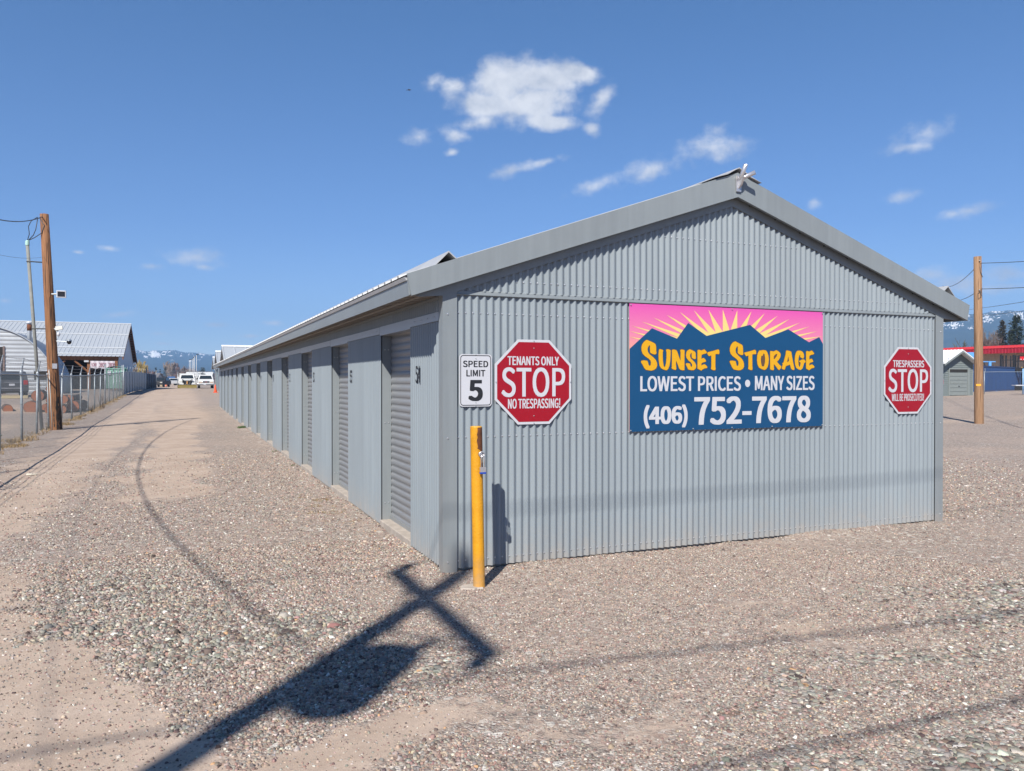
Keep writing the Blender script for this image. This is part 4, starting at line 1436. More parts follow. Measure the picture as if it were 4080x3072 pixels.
mb.tube([(0.13, -0.40, 8.20), (0.16, -0.62, 8.26), (0.15, -0.85, 8.40), (0.13, -1.02, 8.48)], 0.02, 6)
mb.build('bushing', INS, t)
mb = MB()
mb.tube([(0.10, -0.20, 7.75), (0.10, -0.05, 7.75)], 0.05, 6)
mb.tube([(0.10, -0.20, 7.2), (0.10, -0.05, 7.2)], 0.05, 6)
mb.build('hanger', GALV, t)

def span(p0, p1, sag, r, label, mat=CABLE, n=40, twist=0):
    mb = MB()
    mb.smooth = True
    p0, p1 = Vector(p0), Vector(p1)
    def P(f):
        return p0 + (p1 - p0) * f - Vector((0, 0, 4 * sag * f * (1 - f)))
    if twist:
        N = n * 6
        for ph in range(3):
            pts = []
            for i in range(N + 1):
                f = i / N
                a = f * twist * 2 * math.pi + ph * 2.094
                pts.append(P(f) + Vector((math.cos(a), 0, math.sin(a))) * r * 1.1)
            mb.tube(pts, r, 4)
    else:
        mb.tube([P(i / n) for i in range(n + 1)], r, 6)
    o = mb.build('overhead_wire', mat, recalc=False)
    return tag(o, label, 'wire', 'overhead wires')
span((-6.24, 23.3, 7.05), (-6.28, -7.85, 7.4), 2.15, 0.0085, 'thick twisted black cable from the top of the leaning pole to the left', CABLE, 40, 75)
span((-6.2, 23.25, 5.72), (-6.28, -7.85, 5.6), 1.35, 0.0045, 'thin lower cable tied to the leaning pole below its top', CABLE2)
for (y0, z0, y1, z1, sag, wr) in ((-6.97, 8.86, -5.4, 8.9, 0.5, 0.009), (-9.05, 8.2, -12.4, 8.3, 0.4, 0.016)):
    span((-6.12, y0, z0), (36, y1, z1), sag, wr, 'power wire running along the road from the crossarm', CABLE)
    span((-6.12, y0, z0), (-46, y0, z1), sag, wr, 'power wire running along the road from the crossarm', CABLE)
span((-6.2, -8.05, 5.5), (36, -8.05, 5.6), 0.5, 0.013, 'low phone cable running along the road from the big pole', CABLE)

# one big reddish cobble and a paper scrap on the drive
def cobble(x, y, r, c, label, seed):
    rng = random.Random(seed)
    bm = bmesh.new()
    bmesh.ops.create_icosphere(bm, subdivisions=2, radius=1.0)
    for v in bm.verts:
        k = 1 + rng.uniform(-0.12, 0.12)
        v.co = Vector((v.co.x * r * 1.25 * k, v.co.y * r * k, max(-0.2, v.co.z) * r * 0.55 * k))
    me = bpy.data.meshes.new('cobble')
    bm.to_mesh(me)
    bm.free()
    me.materials.append(M('cobble_stone', c, 0.85, var=0.15, scale=40))
    o = link('cobble', me, None, (x, y, hz(x, y) + 0.008))
    o.rotation_euler = (0, 0, rng.uniform(0, 3))
    tag(o, label, 'stone')
cobble(-1.13, -1.07, 0.036, (0.27, 0.13, 0.115), 'flat reddish cobble left of the long pole shadow', 1)
cobble(-2.95, 3.6, 0.022, (0.13, 0.08, 0.06), 'small dark stone lying alone on the gravel of the drive', 2)
x, y = -4.42, 9.25
mb = MB()
mb.add([(-0.09, -0.03, 0.012), (0.08, -0.035, 0.02), (0.09, 0.035, 0.014), (-0.08, 0.03, 0.03), (-0.09, -0.03, 0.008), (0.08, -0.035, 0.016), (0.09, 0.035, 0.010), (-0.08, 0.03, 0.026)], [(0, 1, 2, 3), (7, 6, 5, 4), (0, 4, 5, 1), (1, 5, 6, 2), (2, 6, 7, 3), (3, 7, 4, 0)])
tag(mb.build('paper_scrap', M('paper', (0.62, 0.58, 0.46), 0.8), None, (x, y, hz(x, y))), 'pale paper scrap lying on the left wheel track', 'paper')
span((25.55, 13.42, 6.05), (46.5, 31.0, 8.2), 0.35, 0.014, 'wire from the top of the tan pole down behind the roof', CABLE2, 24)
span((25.55, 13.42, 6.05), (22.0, 6.0, 5.2), 0.08, 0.014, 'topmost wire leaving the tan pole to the right', CABLE2, 16)
span((25.55, 13.42, 5.05), (46.0, 30.2, 7.2), 0.25, 0.014, 'second wire from the tan pole behind the eave', CABLE2, 24)
span((25.55, 13.42, 5.08), (22.0, 6.0, 4.42), 0.06, 0.014, 'second wire leaving the tan pole to the right', CABLE2, 16)
span((56.0, 38.0, 7.35), (21.5, 7.6, 4.15), 0.1, 0.012, 'thin wire passing in front of the tan pole above the mountains', CABLE2, 24)
span((56.0, 37.6, 6.75), (21.5, 7.6, 3.87), 0.1, 0.012, 'lowest thin wire crossing the mountain skyline at right', CABLE2, 24)

# ------------------------------------------------------------------ chain link fences
def fence_line(pts, step):
    """points every `step` metres along a polyline"""
    out, carry = [], 0.0
    for a, b in zip(pts[:-1], pts[1:]):
        a, b = Vector(a), Vector(b)
        L_ = (b - a).length
        d = carry
        while d < L_:
            out.append(a + (b - a) * (d / L_))
            d += step
        carry = d - L_
    return out

def chain_link(mb, a, b, h, cell=0.075, r=0.0014, z0=0.04):
    """two families of diagonal wires between ground points a and b"""
    a, b = Vector((a[0], a[1], 0)), Vector((b[0], b[1], 0))
    L_ = (b - a).length
    d = (b - a) / L_
    s = -h
    while s < L_:
        for up in (1, -1):
            s0, s1 = s, s + h
            t0, t1 = max(0, -s0) / h, min(1, (L_ - s0) / h)
            if t1 - t0 > 0.02:
                P = []
                for t in (t0, t1):
                    q = a + d * (s0 + t * h)
                    zz = t * h if up > 0 else h - t * h
                    P.append(Vector((q.x, q.y, hz(q.x, q.y) + z0 + zz)))
                e = (P[1] - P[0]).normalized()
                n1 = Vector((-d.y, d.x, 0))
                n2 = e.cross(n1)
                k = [n1 * r, (-n1 * 0.5 + n2 * 0.87) * r, (-n1 * 0.5 - n2 * 0.87) * r]
                mb.add([p + o for p in P for o in k], [(0, 1, 4, 3), (1, 2, 5, 4), (2, 0, 3, 5)])
        s += cell

WIRE = M('fence_wire', (0.13, 0.145, 0.155), 0.45, metal=0.4)
POSTM = M('fence_post', (0.27, 0.30, 0.32), 0.45, metal=0.3, var=0.15, scale=10)
BARB = M('barbed_wire', (0.16, 0.14, 0.13), 0.6, metal=0.3)
def rail(mb, pts, z, r=0.021, sag=0.0):
    mb.smooth = True
    P = []
    for i, p in enumerate(pts):
        P.append((p[0], p[1], hz(p[0], p[1]) + z + sag * math.sin(i * 1.7)))
    mb.tube(P, r, 6)
def fence(name, label, path, h, step, wires=True, arms=True, rail_r=0.022, post_r=0.03, cell=0.075, tall=()):
    a = path[0]
    t = thing(name, label, 'fence', (a[0], a[1], hz(a[0], a[1])))
    org = Vector(t.location)
    T = Matrix.Translation(-org)
    P = fence_line([(p[0], p[1], 0) for p in path], step)
    pts_all = [Vector((p[0], p[1], 0)) for p in path]
    mb = MB()
    dense = fence_line(pts_all, step / 3) + [pts_all[-1]]
    rail(mb, dense, h, rail_r, 0.01)
    mb.xform(T)
    mb.build('top_rail', POSTM, t)
    mb = MB()
    for q0, q1 in zip(path[:-1], path[1:]):
        chain_link(mb, q0, q1, h, cell)
    mb.xform(T)
    mb.build('wire_mesh', WIRE, t, recalc=False)
    pm = am = None
    rng = random.Random(len(P))
    for i, p in enumerate(P):
        z = hz(p.x, p.y)
        lean = rng.uniform(-0.02, 0.02)
        extra = 0.55 if i in tall else 0.0
        if pm is None or extra:
            mb = MB()
            mb.smooth = True
            mb.tube([(0, 0, -0.2), (0, 0, h + 0.03 + extra)], post_r * (1.25 if extra else 1), 10)
            if not extra:
                mb.lathe([(post_r * 1.25, h - 0.05), (post_r * 1.25, h - 0.01)], 10)
                mb.lathe([(post_r * 1.25, h * 0.55), (post_r * 1.25, h * 0.55 + 0.025)], 8)
                mb.lathe([(post_r * 1.25, h * 0.2), (post_r * 1.25, h * 0.2 + 0.025)], 8)
            o = mb.build('post', POSTM, t, tuple(Vector((p.x, p.y, z)) - org))
            if not extra:
                pm = o
        else:
            o = pm.copy()
            col.objects.link(o)
            o.parent = t
            o.location = Vector((p.x, p.y, z)) - org
        o.rotation_euler = (0, lean, 0)
        if arms and not extra:
            if am is None:
                mb = MB()
                mb.lathe([(post_r * 1.4, h - 0.02), (post_r * 1.3, h + 0.07), (0.02, h + 0.10)], 8)
                mb.tube([(0, 0, h + 0.05), (0.07, 0, h + 0.44)], [0.024, 0.014], 4)
                am = mb.build('barb_arm', GALV, t, tuple(Vector((p.x, p.y, z)) - org), recalc=True)
            else:
                q = am.copy()
                col.objects.link(q)
                q.parent = t
                q.location = Vector((p.x, p.y, z)) - org
                q.rotation_euler = (0, lean, 0)
    if arms:
        for k in range(3):
            mb = MB()
            PP = []
            for i, p in enumerate(dense):
                PP.append((p.x + 0.02 + 0.022 * k, p.y, hz(p.x, p.y) + h + 0.16 + 0.13 * k - 0.02 * abs(math.sin(i * 1.05))))
            mb.tube(PP, 0.005, 3)
            for i in range(len(PP) - 1):
                for f in (0.2, 0.5, 0.8):
                    c = Vector(PP[i]).lerp(Vector(PP[i + 1]), f)
                    mb.tube([c + Vector((0, -0.02, -0.02)), c + Vector((0, 0.02, 0.02))], 0.003, 3)
            mb.xform(T)
            mb.build('barbed_wire', BARB, t, recalc=False)
    return t
fence('chain_link_fence', 'galvanized chain link fence with barbed wire arms along the left of the drive',
      [(-5.70, -3.35), (-5.98, 17.8), (-6.2, 23.9), (-6.22, 61.3)], 1.80, 3.05, tall=(16, 21))

# the same line carries on as a fence with grey privacy slats, then dark cloth
def slat_fence(name, label, path, h, mat, slats, arms=True):
    a = path[0]
    t = thing(name, label, 'fence', (a[0], a[1], hz(a[0], a[1])))
    org = Vector(t.location)
    T = Matrix.Translation(-org)
    P = [Vector((p[0], p[1], 0)) for p in path]
    mb = MB()
    step = 0.09 if slats else 0.5
    Q = fence_line(P, step)
    for i in range(len(Q) - 1):
        p, q = Q[i], Q[i + 1]
        d = (q - p)
        q = p + d * (0.9 if slats else 1.0)
        n = Vector((-d.y, d.x, 0)).normalized() * (0.006 if slats else 0.012 * math.sin(i * 1.3))
        z0, z1 = hz(p.x, p.y), hz(q.x, q.y)
        m0 = -0.012 if slats else 0.0
        mb.add([(p.x + n.x, p.y + n.y, z0 + 0.05), (q.x + n.x, q.y + n.y, z1 + 0.05), (q.x + n.x, q.y + n.y, z1 + h - 0.03), (p.x + n.x, p.y + n.y, z0 + h - 0.03),
                (p.x - n.x + 0.01, p.y - n.y, z0 + 0.05), (q.x - n.x + 0.01, q.y - n.y, z1 + 0.05), (q.x - n.x + 0.01, q.y - n.y, z1 + h - 0.03), (p.x - n.x + 0.01, p.y - n.y, z0 + h - 0.03)],
               [(0, 1, 2, 3), (4, 7, 6, 5), (0, 4, 5, 1), (1, 5, 6, 2), (2, 6, 7, 3), (3, 7, 4, 0)])
    mb.xform(T)
    mb.build('privacy_slats' if slats else 'screen_cloth', mat, t)
    mb = MB()
    rail(mb, fence_line(P, 1.5) + [P[-1]], h, 0.024)
    mb.xform(T)
    mb.build('top_rail', POSTM, t)
    for i, p in enumerate(fence_line(P, 3.05)):
        mb = MB()
        mb.smooth = True
        mb.tube([(0.03, 0, -0.1), (0.03, 0, h + (0.55 if i in (0,) else 0.03))], 0.032 if i else 0.045, 8)
        if arms and i:
            mb.tube([(0.03, 0, h + 0.03), (0.10, 0, h + 0.45)], [0.024, 0.014], 4)
        mb.build('post', POSTM, t, tuple(Vector((p.x, p.y, hz(p.x, p.y))) - org))
    return t
slat_fence('slatted_fence', 'chain link fence filled with pale grey privacy slats beyond the bare wire section', [(-6.22, 61.4), (-5.75, 92.5)], 1.85, M('privacy_slat', (0.33, 0.38, 0.42), 0.6, var=0.1), True)
slat_fence('screened_fence', 'dark navy cloth covered fence at the far left end of the drive', [(-5.75, 92.6), (-5.15, 110.0)], 1.85, M('screen_cloth', (0.025, 0.032, 0.05), 0.8), False, False)
fence('chain_link_fence', 'plain chain link fence crossing the far end of the drive behind the white trucks', [(-5.15, 110.2), (3.6, 118.0)], 2.35, 3.6, arms=False, cell=0.12, rail_r=0.03, post_r=0.045)

# ------------------------------------------------------------------ dry weeds along the fence and the wall foot
def blades(name, label, spots, mat, seed, cat='grass'):
    rng = random.Random(seed)
    mb = MB()
    for (x, y, r, n, h) in spots:
        for _ in range(n):
            a, q = rng.uniform(0, 6.283), r * math.sqrt(rng.random())
            px, py = x + q * math.cos(a), y + q * math.sin(a) * 1.0
            b = rng.uniform(0, 6.283)
            hh, w = h * rng.uniform(0.4, 1.1), rng.uniform(0.004, 0.009)
            lx, ly = rng.uniform(-0.7, 0.7) * hh, rng.uniform(-0.7, 0.7) * hh
            z = hz(px, py) - 0.01
            dx, dy = w * math.cos(b), w * math.sin(b)
            mb.add([(px - dx, py - dy, z), (px + dx, py + dy, z), (px + lx * 0.4 + dx * 0.7, py + ly * 0.4 + dy * 0.7, z + hh * 0.6), (px + lx * 0.4 - dx * 0.7, py + ly * 0.4 - dy * 0.7, z + hh * 0.6), (px + lx, py + ly, z + hh * 0.85)],
                   [(0, 1, 2, 3), (3, 2, 4)])
    o = mb.build(name, mat, None, recalc=False)
    o['kind'] = 'stuff'
    return tag(o, label, cat)
DRY = M('dry_grass', (0.27, 0.19, 0.095), 0.9, var=0.35, scale=3)
GREEN = M('green_weed', (0.07, 0.12, 0.035), 0.8, var=0.35, scale=5)
rng = random.Random(12)
sp = []
y = 7.0
while y < 62:
    sp.append((-6.02 - 0.004 * y + rng.uniform(-0.1, 0.12), y, rng.uniform(0.15, 0.45), rng.randint(20, 130), rng.uniform(0.05, 0.16)))
    y += rng.uniform(0.3, 1.1)
sp += [(-6.05, 16.2, 0.5, 500, 0.12), (-6.1, 18.2, 0.5, 260, 0.11), (-6.15, 26.5, 0.5, 300, 0.12)]
blades('dry_grass', 'dry straw coloured grass tufts along the foot of the left fence', sp, DRY, 2)
blades('green_weeds', 'small green weed clumps at the foot of the long wall and behind the fence', [(-0.10, 21.6, 0.16, 240, 0.10), (-0.14, 22.0, 0.15, 120, 0.07), (-0.1, 12.0, 0.06, 30, 0.05), (-7.2, 20.5, 0.3, 300, 0.08), (-8.2, 19.2, 0.35, 200, 0.07), (-0.1, 8.9, 0.05, 30, 0.04)], GREEN, 3, 'weeds')
MOSS = M('dry_moss', (0.20, 0.13, 0.035), 0.95, var=0.4, scale=20)
blades('moss_patches', 'ochre dry moss on the gravel near the second roller door', [(-0.28, 4.5, 0.14, 420, 0.022), (-0.45, 4.0, 0.10, 260, 0.02), (-0.30, 3.4, 0.16, 420, 0.02), (-0.18, 3.9, 0.10, 200, 0.018), (-0.55, 3.5, 0.12, 240, 0.02), (-0.2, 2.7, 0.08, 120, 0.02), (-0.5, 4.8, 0.07, 100, 0.02)], MOSS, 4, 'moss')

def twig_plant(name, label, x, y, h, n, mat, seed, cat='plant'):
    rng = random.Random(seed)
    t = thing(name, label, cat, (x, y, hz(x, y)))
    mb = MB()
    for _ in range(n):
        a = rng.uniform(0, 6.28)
        p = Vector((rng.uniform(-0.1, 0.1), rng.uniform(-0.1, 0.1), 0))
        pts = [p]
        d = Vector((math.cos(a) * 0.3, math.sin(a) * 0.3, 1)).normalized()
        for k in range(5):
            d = (d + Vector((rng.uniform(-.3, .3), rng.uniform(-.3, .3), 0.1))).normalized()
            p = p + d * h / 5 * rng.uniform(0.7, 1.1)
            pts.append(p)
            if k > 1 and rng.random() < 0.8:
                e = (d + Vector((rng.uniform(-1, 1), rng.uniform(-1, 1), 0.2))).normalized()
                mb.tube([p, p + e * h * 0.15, p + e * h * 0.25 + Vector((0, 0, 0.05))], [0.006, 0.004, 0.002], 3)
        mb.tube(pts, [0.011, 0.010, 0.008, 0.006, 0.004, 0.002], 4)
    mb.build('stems', mat, t, recalc=False)
    return t
TWIG = M('pale_twig', (0.26, 0.22, 0.18), 0.9, var=0.2)
TWIGD = M('dead_weed', (0.07, 0.045, 0.028), 0.9, var=0.3)
twig_plant('sapling', 'leafless pale sapling behind the fence near the leaning pole', -6.75, 31.5, 1.25, 5, TWIG, 5, 'sapling')
twig_plant('dead_weed', 'dark dead weed at the foot of the wire fence', -5.95, 40.5, 0.75, 7, TWIGD, 6)
twig_plant('dead_weed', 'low dark weed standing at a fence post near the leaning pole', -6.0, 36.6, 0.3, 7, TWIGD, 7)

# ------------------------------------------------------------------ the yard beyond the left fence
BARK = M('bark', (0.10, 0.065, 0.05), 0.95, var=0.3, scale=8, bump=0.6, bscale=20)
CUT = M('cut_wood', (0.30, 0.105, 0.045), 0.8, var=0.22, scale=7, spots=(9, 0.58, (0.17, 0.06, 0.03)))
def log(x, y, z, r, ln, label, seed, yaw=0.0):
    t = thing('log', label, 'log', (x, y, z), R(yaw), 'pile of sawn logs')
    rng = random.Random(seed)
    n = 20
    rad = [r * (1 + rng.uniform(-0.05, 0.05)) for _ in range(n)]
    mb = MB()
    mb.smooth = True
    vs = [(rad[k] * math.cos(2 * math.pi * k / n) * s, yy, rad[k] * math.sin(2 * math.pi * k / n) * s) for (yy, s) in ((0.0, 1.0), (ln, 0.94)) for k in range(n)]
    mb.add(vs, [(k, (k + 1) % n, n + (k + 1) % n, n + k) for k in range(n)] + [tuple(range(n, 2 * n))])
    mb.build('bark', BARK, t)
    mb = MB()
    vs = [(0.95 * rad[k] * math.cos(2 * math.pi * k / n), -0.004, 0.95 * rad[k] * math.sin(2 * math.pi * k / n)) for k in range(n)]
    mb.add(vs, [tuple(range(n))])
    mb.build('cut_end', CUT, t)
LZ = 0.05
for (x, y, z, r, ln, lb, yaw) in (
        (-8.60, 36.3, 0.31, 0.31, 2.6, 'biggest sawn log lying on the ground with split orange end', 6),
        (-9.62, 36.9, 0.22, 0.21, 2.4, 'single log lying apart at the left end of the pile', 12),
        (-8.30, 36.2, 0.86, 0.275, 2.5, 'large round log resting on top of the biggest log', 4),
        (-7.78, 36.0, 1.20, 0.165, 2.4, 'topmost small log on the pile', 3),
        (-7.72, 35.9, 0.66, 0.21, 2.4, 'middle log right of the large round one', 3),
        (-7.78, 35.8, 0.20, 0.195, 2.4, 'low log with split grey end at the bottom of the pile', 8),
        (-7.20, 35.9, 0.68, 0.20, 2.4, 'log in the second tier behind the leaning pole', 3),
        (-7.25, 35.8, 0.21, 0.20, 2.4, 'bottom log right behind the leaning pole', 4),
        (-8.02, 36.3, 0.31, 0.16, 2.4, 'narrow log wedged beside the biggest log', 2),
        (-6.86, 36.4, 0.33, 0.29, 2.4, 'big log with orange end right of the leaning pole', -4),
        (-7.02, 36.6, 0.72, 0.17, 2.2, 'small upper log right of the leaning pole', -4)):
    log(x, y, z + LZ, r, ln, lb, int(x * 100) % 97, yaw)

# generic road vehicle: body profile extruded across its width, then glass, lamps, wheels
TYRE = M('tyre_rubber', (0.018, 0.018, 0.019), 0.85)
RIM = M('wheel_rim', (0.35, 0.36, 0.37), 0.35, metal=0.5)
GLASS = M('car_glass', (0.018, 0.024, 0.028), 0.08, var=0.0)
CHROME = M('chrome', (0.5, 0.5, 0.5), 0.2, metal=0.8)
LAMP = M('headlamp', (0.55, 0.55, 0.50), 0.2)
TAIL = M('tail_lamp', (0.32, 0.01, 0.012), 0.25)
WHITE_P = M('white_car_paint', (0.56, 0.57, 0.57), 0.35, var=0.03)
GREY_P = M('grey_car_paint', (0.05, 0.053, 0.06), 0.35, var=0.03)
BLKPL = M('black_plastic', (0.02, 0.02, 0.022), 0.6)
def wheel_set(t, ys, w, r):
    proto = None
    for y in ys:
        for s in (-1, 1):
            if proto is None:
                mb = MB()
                mb.smooth = True
                prof = [(r * 0.6, -0.11), (r * 0.93, -0.12), (r, -0.09), (r, 0.09), (r * 0.93, 0.12), (r * 0.6, 0.11)]
                mb.lathe(prof, 24)
                mb.xform(Matrix.Rotation(R(90), 4, 'Y'))
                wh = mb.build('wheel', TYRE, t, (s * (w / 2 - 0.13), y, r))
                mb = MB()
                mb.lathe([(r * 0.58, -0.115), (r * 0.3, -0.125), (r * 0.1, -0.125), (r * 0.1, 0.125), (r * 0.3, 0.125), (r * 0.58, 0.115)], 16)
                mb.xform(Matrix.Rotation(R(90), 4, 'Y'))
                mb.build('rim', RIM, wh)
                proto = wh
            else:
                c = proto.copy()
                col.objects.link(c)
                c.parent = t
                c.location = (s * (w / 2 - 0.13), y, r)
                for ch in proto.children:
                    q = ch.copy()
                    col.objects.link(q)
                    q.parent = c
def body_mesh(profile, w, taper=0.0, zt=1.0):
    """profile (y,z); the cabin above zt narrows by taper each side"""
    mb = MB()
    n = len(profile)
    vs = []
    for s in (-1, 1):
        for (y, z) in profile:
            k = max(0.0, (z - zt)) * taper
            vs.append((s * (w / 2 - k), y, z))
    mb.add(vs, [tuple(range(n)), tuple(range(2 * n - 1, n - 1, -1))] + [(i, i + n, (i + 1) % n + n, (i + 1) % n) for i in range(n)])
    return mb
def slab(t, name, corners, mat, off=0.012):
    """thin plate through 3D corners with a little thickness"""
    c = [Vector(p) for p in corners]
    nrm = (c[1] - c[0]).cross(c[2] - c[0]).normalized()
    mb = MB()
    n = len(c)
    vs = [p + nrm * off for p in c] + [p - nrm * off for p in c]
    mb.add(vs, [tuple(range(n)), tuple(range(2 * n - 1, n - 1, -1))] + [(i, i + n, (i + 1) % n + n, (i + 1) % n) for i in range(n)])
    return mb.build(name, mat, t)
def boxpart(t, name, x0, x1, y0, y1, z0, z1, mat, bevel=0.0, loc=None):
    mb = MB()
    mb.box(x0, x1, y0, y1, z0, z1)
    return mb.build(name, mat, t, loc, bevel)

# dark grey suv seen from behind through the fence (its rear faces -y locally)
sx, sy = -12.55, 54.9
t = thing('suv', 'dark grey suv parked tail first behind the chain link fence', 'car', (sx, sy, hz(sx, sy)), R(14))
W = 1.95
prof = [(0.0, 0.45), (0.0, 0.95), (0.06, 1.08), (0.32, 1.70), (0.45, 1.78), (2.2, 1.82), (3.0, 1.74), (3.75, 1.15), (4.8, 1.02), (4.9, 0.85), (4.9, 0.42), (4.3, 0.32), (0.5, 0.32)]
body_mesh(prof, W, 0.20, 1.05).build('body', GREY_P, t, bevel=0.05)
slab(t, 'rear_window', [(-0.68, 0.115, 1.20), (0.68, 0.115, 1.20), (0.60, 0.30, 1.62), (-0.60, 0.30, 1.62)], GLASS)
for s in (-1, 1):
    slab(t, 'side_window', [(s * (W / 2 - 0.02), 0.55, 1.16), (s * (W / 2 - 0.02), 3.4, 1.16), (s * (W / 2 - 0.12), 2.8, 1.66), (s * (W / 2 - 0.12), 0.7, 1.66)], GLASS)
    boxpart(t, 'tail_lamp', s * 0.80 - 0.13, s * 0.80 + 0.13, -0.02, 0.25, 0.88, 1.18, TAIL, 0.02)
    boxpart(t, 'roof_rail', s * 0.70 - 0.02, s * 0.70 + 0.02, 0.6, 2.9, 1.80, 1.87, ALU)
    boxpart(t, 'mirror', s * 1.06 - 0.10, s * 1.06 + 0.10, 3.1, 3.25, 1.08, 1.25, GREY_P, 0.02)
boxpart(t, 'bumper', -0.96, 0.96, -0.09, 0.12, 0.42, 0.66, GREY_P, 0.04)
boxpart(t, 'bumper_trim', -0.60, 0.60, -0.10, -0.06, 0.62, 0.67, ALU)
boxpart(t, 'chrome_strip', -0.42, 0.42, -0.02, 0.02, 1.00, 1.05, CHROME)
boxpart(t, 'number_plate', -0.16, 0.16, -0.016, 0.01, 0.80, 0.95, WHITE_R)
wheel_set(t, (0.95, 3.9), W, 0.37)
# pale timber lying behind the suv
x, y = -12.1, 53.3
tag(boxpart(None, 'timber', -0.75, 0.75, -0.12, 0.12, 0, 0.20, M('pale_timber', (0.40, 0.33, 0.20), 0.9), 0.015, (x, y, hz(x, y) + 0.0)), 'short pale timber beam lying behind the grey suv', 'timber')

# quonset hut
QX, QY, QR, QL = -16.06, 62.96, 5.2, 8.6
QZ = hz(QX, QY)
QSTEEL = M('quonset_steel', (0.43, 0.46, 0.49), 0.42, metal=0.35, var=0.14, scale=1.5)
QROOF = M('quonset_roof', (0.27, 0.30, 0.34), 0.45, metal=0.3, var=0.12)
t = thing('quonset_hut', 'corrugated steel quonset hut with an arched roof and dark panels painted for its shaded openings', 'shed', (QX, QY, QZ))
def arch(a, r=QR):
    return (r * math.cos(R(a)), r * math.sin(R(a)))
mb = MB()
# end wall of horizontal corrugations, unbroken; dark panels paint the shade in its openings
n = 68
vs, fs = [], []
zs = [QR * 0.999 * k / n for k in range(n + 1)]
def half(z):
    return math.sqrt(max(0.0, (QR - 0.02) ** 2 - z * z))
for k, z in enumerate(zs):
    dd = -0.035 * abs(math.sin(math.pi * z / 0.31)) ** 0.7
    vs += [(-half(z), dd, z), (half(z), dd, z)]
for k in range(n):
    fs.append((2 * k, 2 * k + 1, 2 * k + 3, 2 * k + 2))
mb.add(vs, fs)
mb.build('end_wall', M('quonset_wall', (0.36, 0.38, 0.40), 0.45, metal=0.25, var=0.10, scale=1.2, spots=(0.8, 0.66, (0.42, 0.36, 0.20))), t, recalc=False)
boxpart(t, 'door_shade_panel', -0.9, 1.56, -0.075, -0.045, 0.0, 3.6, SHADE_P)  # dark plate over the wall, interior shade painted as colour
boxpart(t, 'door_frame', 1.56, 1.68, -0.10, -0.03, 0.0, 3.65, M('rusty_frame', (0.16, 0.12, 0.11), 0.8))
boxpart(t, 'low_shade_panel', 3.6, 4.5, -0.06, -0.045, 1.1, 1.75, SHADE_P)  # second dark plate, the shade of the opening put into its colour
boxpart(t, 'ledge', 3.55, 4.55, -0.10, -0.045, 1.75, 1.82, QSTEEL)
for f in (0.0, 0.5, 0.93):
    mb = MB()
    a0 = 25
    mb.tube([(3.25, -0.05, 0.9), (3.25, -0.05, 1.5)], 0.02, 5)
mb = MB()
vs, fs = [], []
ny = 86
na = 40
for j in range(ny + 1):
    yy = QL * j / ny
    rr = QR + 0.03 * math.sin(j * math.pi / 2)
    for k in range(na + 1):
        p = arch(180.0 * k / na, rr)
        vs.append((p[0], yy - 0.12, p[1]))
for j in range(ny):
    for k in range(na):
        q = j * (na + 1) + k
        fs.append((q, q + 1, q + na + 2, q + na + 1))
mb.smooth = True
mb.add(vs, fs)
mb.build('arched_roof', QROOF, t, recalc=False)
mb = MB()
for (r_, dz) in ((QR + 0.05, 0),):
    pts = [(arch(a, r_)[0], -0.13, arch(a, r_)[1]) for a in range(0, 181, 5)]
    mb.tube(pts, 0.05, 5)
mb.build('arch_flashing', QSTEEL, t)
for k in range(3):
    mb = MB()
    mb.tube([(arch(a, QR + 0.05)[0], QL - 0.5 - 1.0 * k, arch(a, QR + 0.05)[1]) for a in range(6, 34, 4)], 0.025, 4)
    mb.build('roof_seam', ALU, t)
mb = MB()
mb.smooth = True
mb.lathe([(0.16, 2.2), (0.16, 4.95), (0.17, 5.0), (0.17, 5.5), (0.12, 5.55)], 12, 2.95, 2.2)
mb.mat = 1
mb.lathe([(0.22, 5.55), (0.24, 5.68), (0.06, 5.75)], 12, 2.95, 2.2)
mb.build('flue', [QSTEEL, WHITE_R], t)
mb = MB()
mb.smooth = True
mb.lathe([(0.175, 5.0), (0.175, 5.5)], 12, 2.95, 2.2)
mb.build('flue_rust_band', RUST, t)
mb = MB()
mb.lathe([(0.14, 3.0), (0.14, 4.1), (0.18, 4.15)], 10, 4.05, 6.2)
mb.build('vent_pipe', M('dark_pipe', (0.10, 0.09, 0.085), 0.7), t)
boxpart(t, 'corner_post', 2.9, 3.0, -0.12, -0.05, 0.0, 1.1, WHITE_R)

# open fronted pole barn behind
bx, by = -7.9, 83.2
bz = hz(bx, by)
t = thing('pole_barn', 'open fronted pole barn with a big pale ribbed metal roof and a banner', 'barn', (bx, by, bz))
BROOF = M('barn_roof', (0.36, 0.385, 0.41), 0.5, metal=0.1, var=0.04)
BWOOD = M('barn_wood', (0.20, 0.085, 0.035), 0.85, var=0.25, stretch=(1, 1, 0.3))
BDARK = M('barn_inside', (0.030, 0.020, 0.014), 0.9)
EZ, RZ, RY, XL = 3.62, 7.75, 13.3, -46.0
sl_ = (RZ - EZ) / RY
mb = MB()
xs = []
x = XL
while x < 0.35:
    for dx, h in ((0, 0.0), (0.03, 0.035), (0.07, 0.035), (0.10, 0.0)):
        xs.append((x + dx, h))
    x += 0.40
xs.append((0.40, 0.0))
for (y0, z0, y1, z1) in ((-0.5, EZ - 0.5 * sl_, RY, RZ), (RY, RZ, 2 * RY + 0.5, EZ - 0.5 * sl_)):
    vs, fs = [], []
    for (xx, h) in xs:
        vs += [(xx, y0, z0 + h), (xx, y1, z1 + h)]
    for i in range(len(xs) - 1):
        fs.append((2 * i, 2 * i + 2, 2 * i + 3, 2 * i + 1))
    mb.add(vs, fs)
mb.build('roof', BROOF, t, recalc=False)
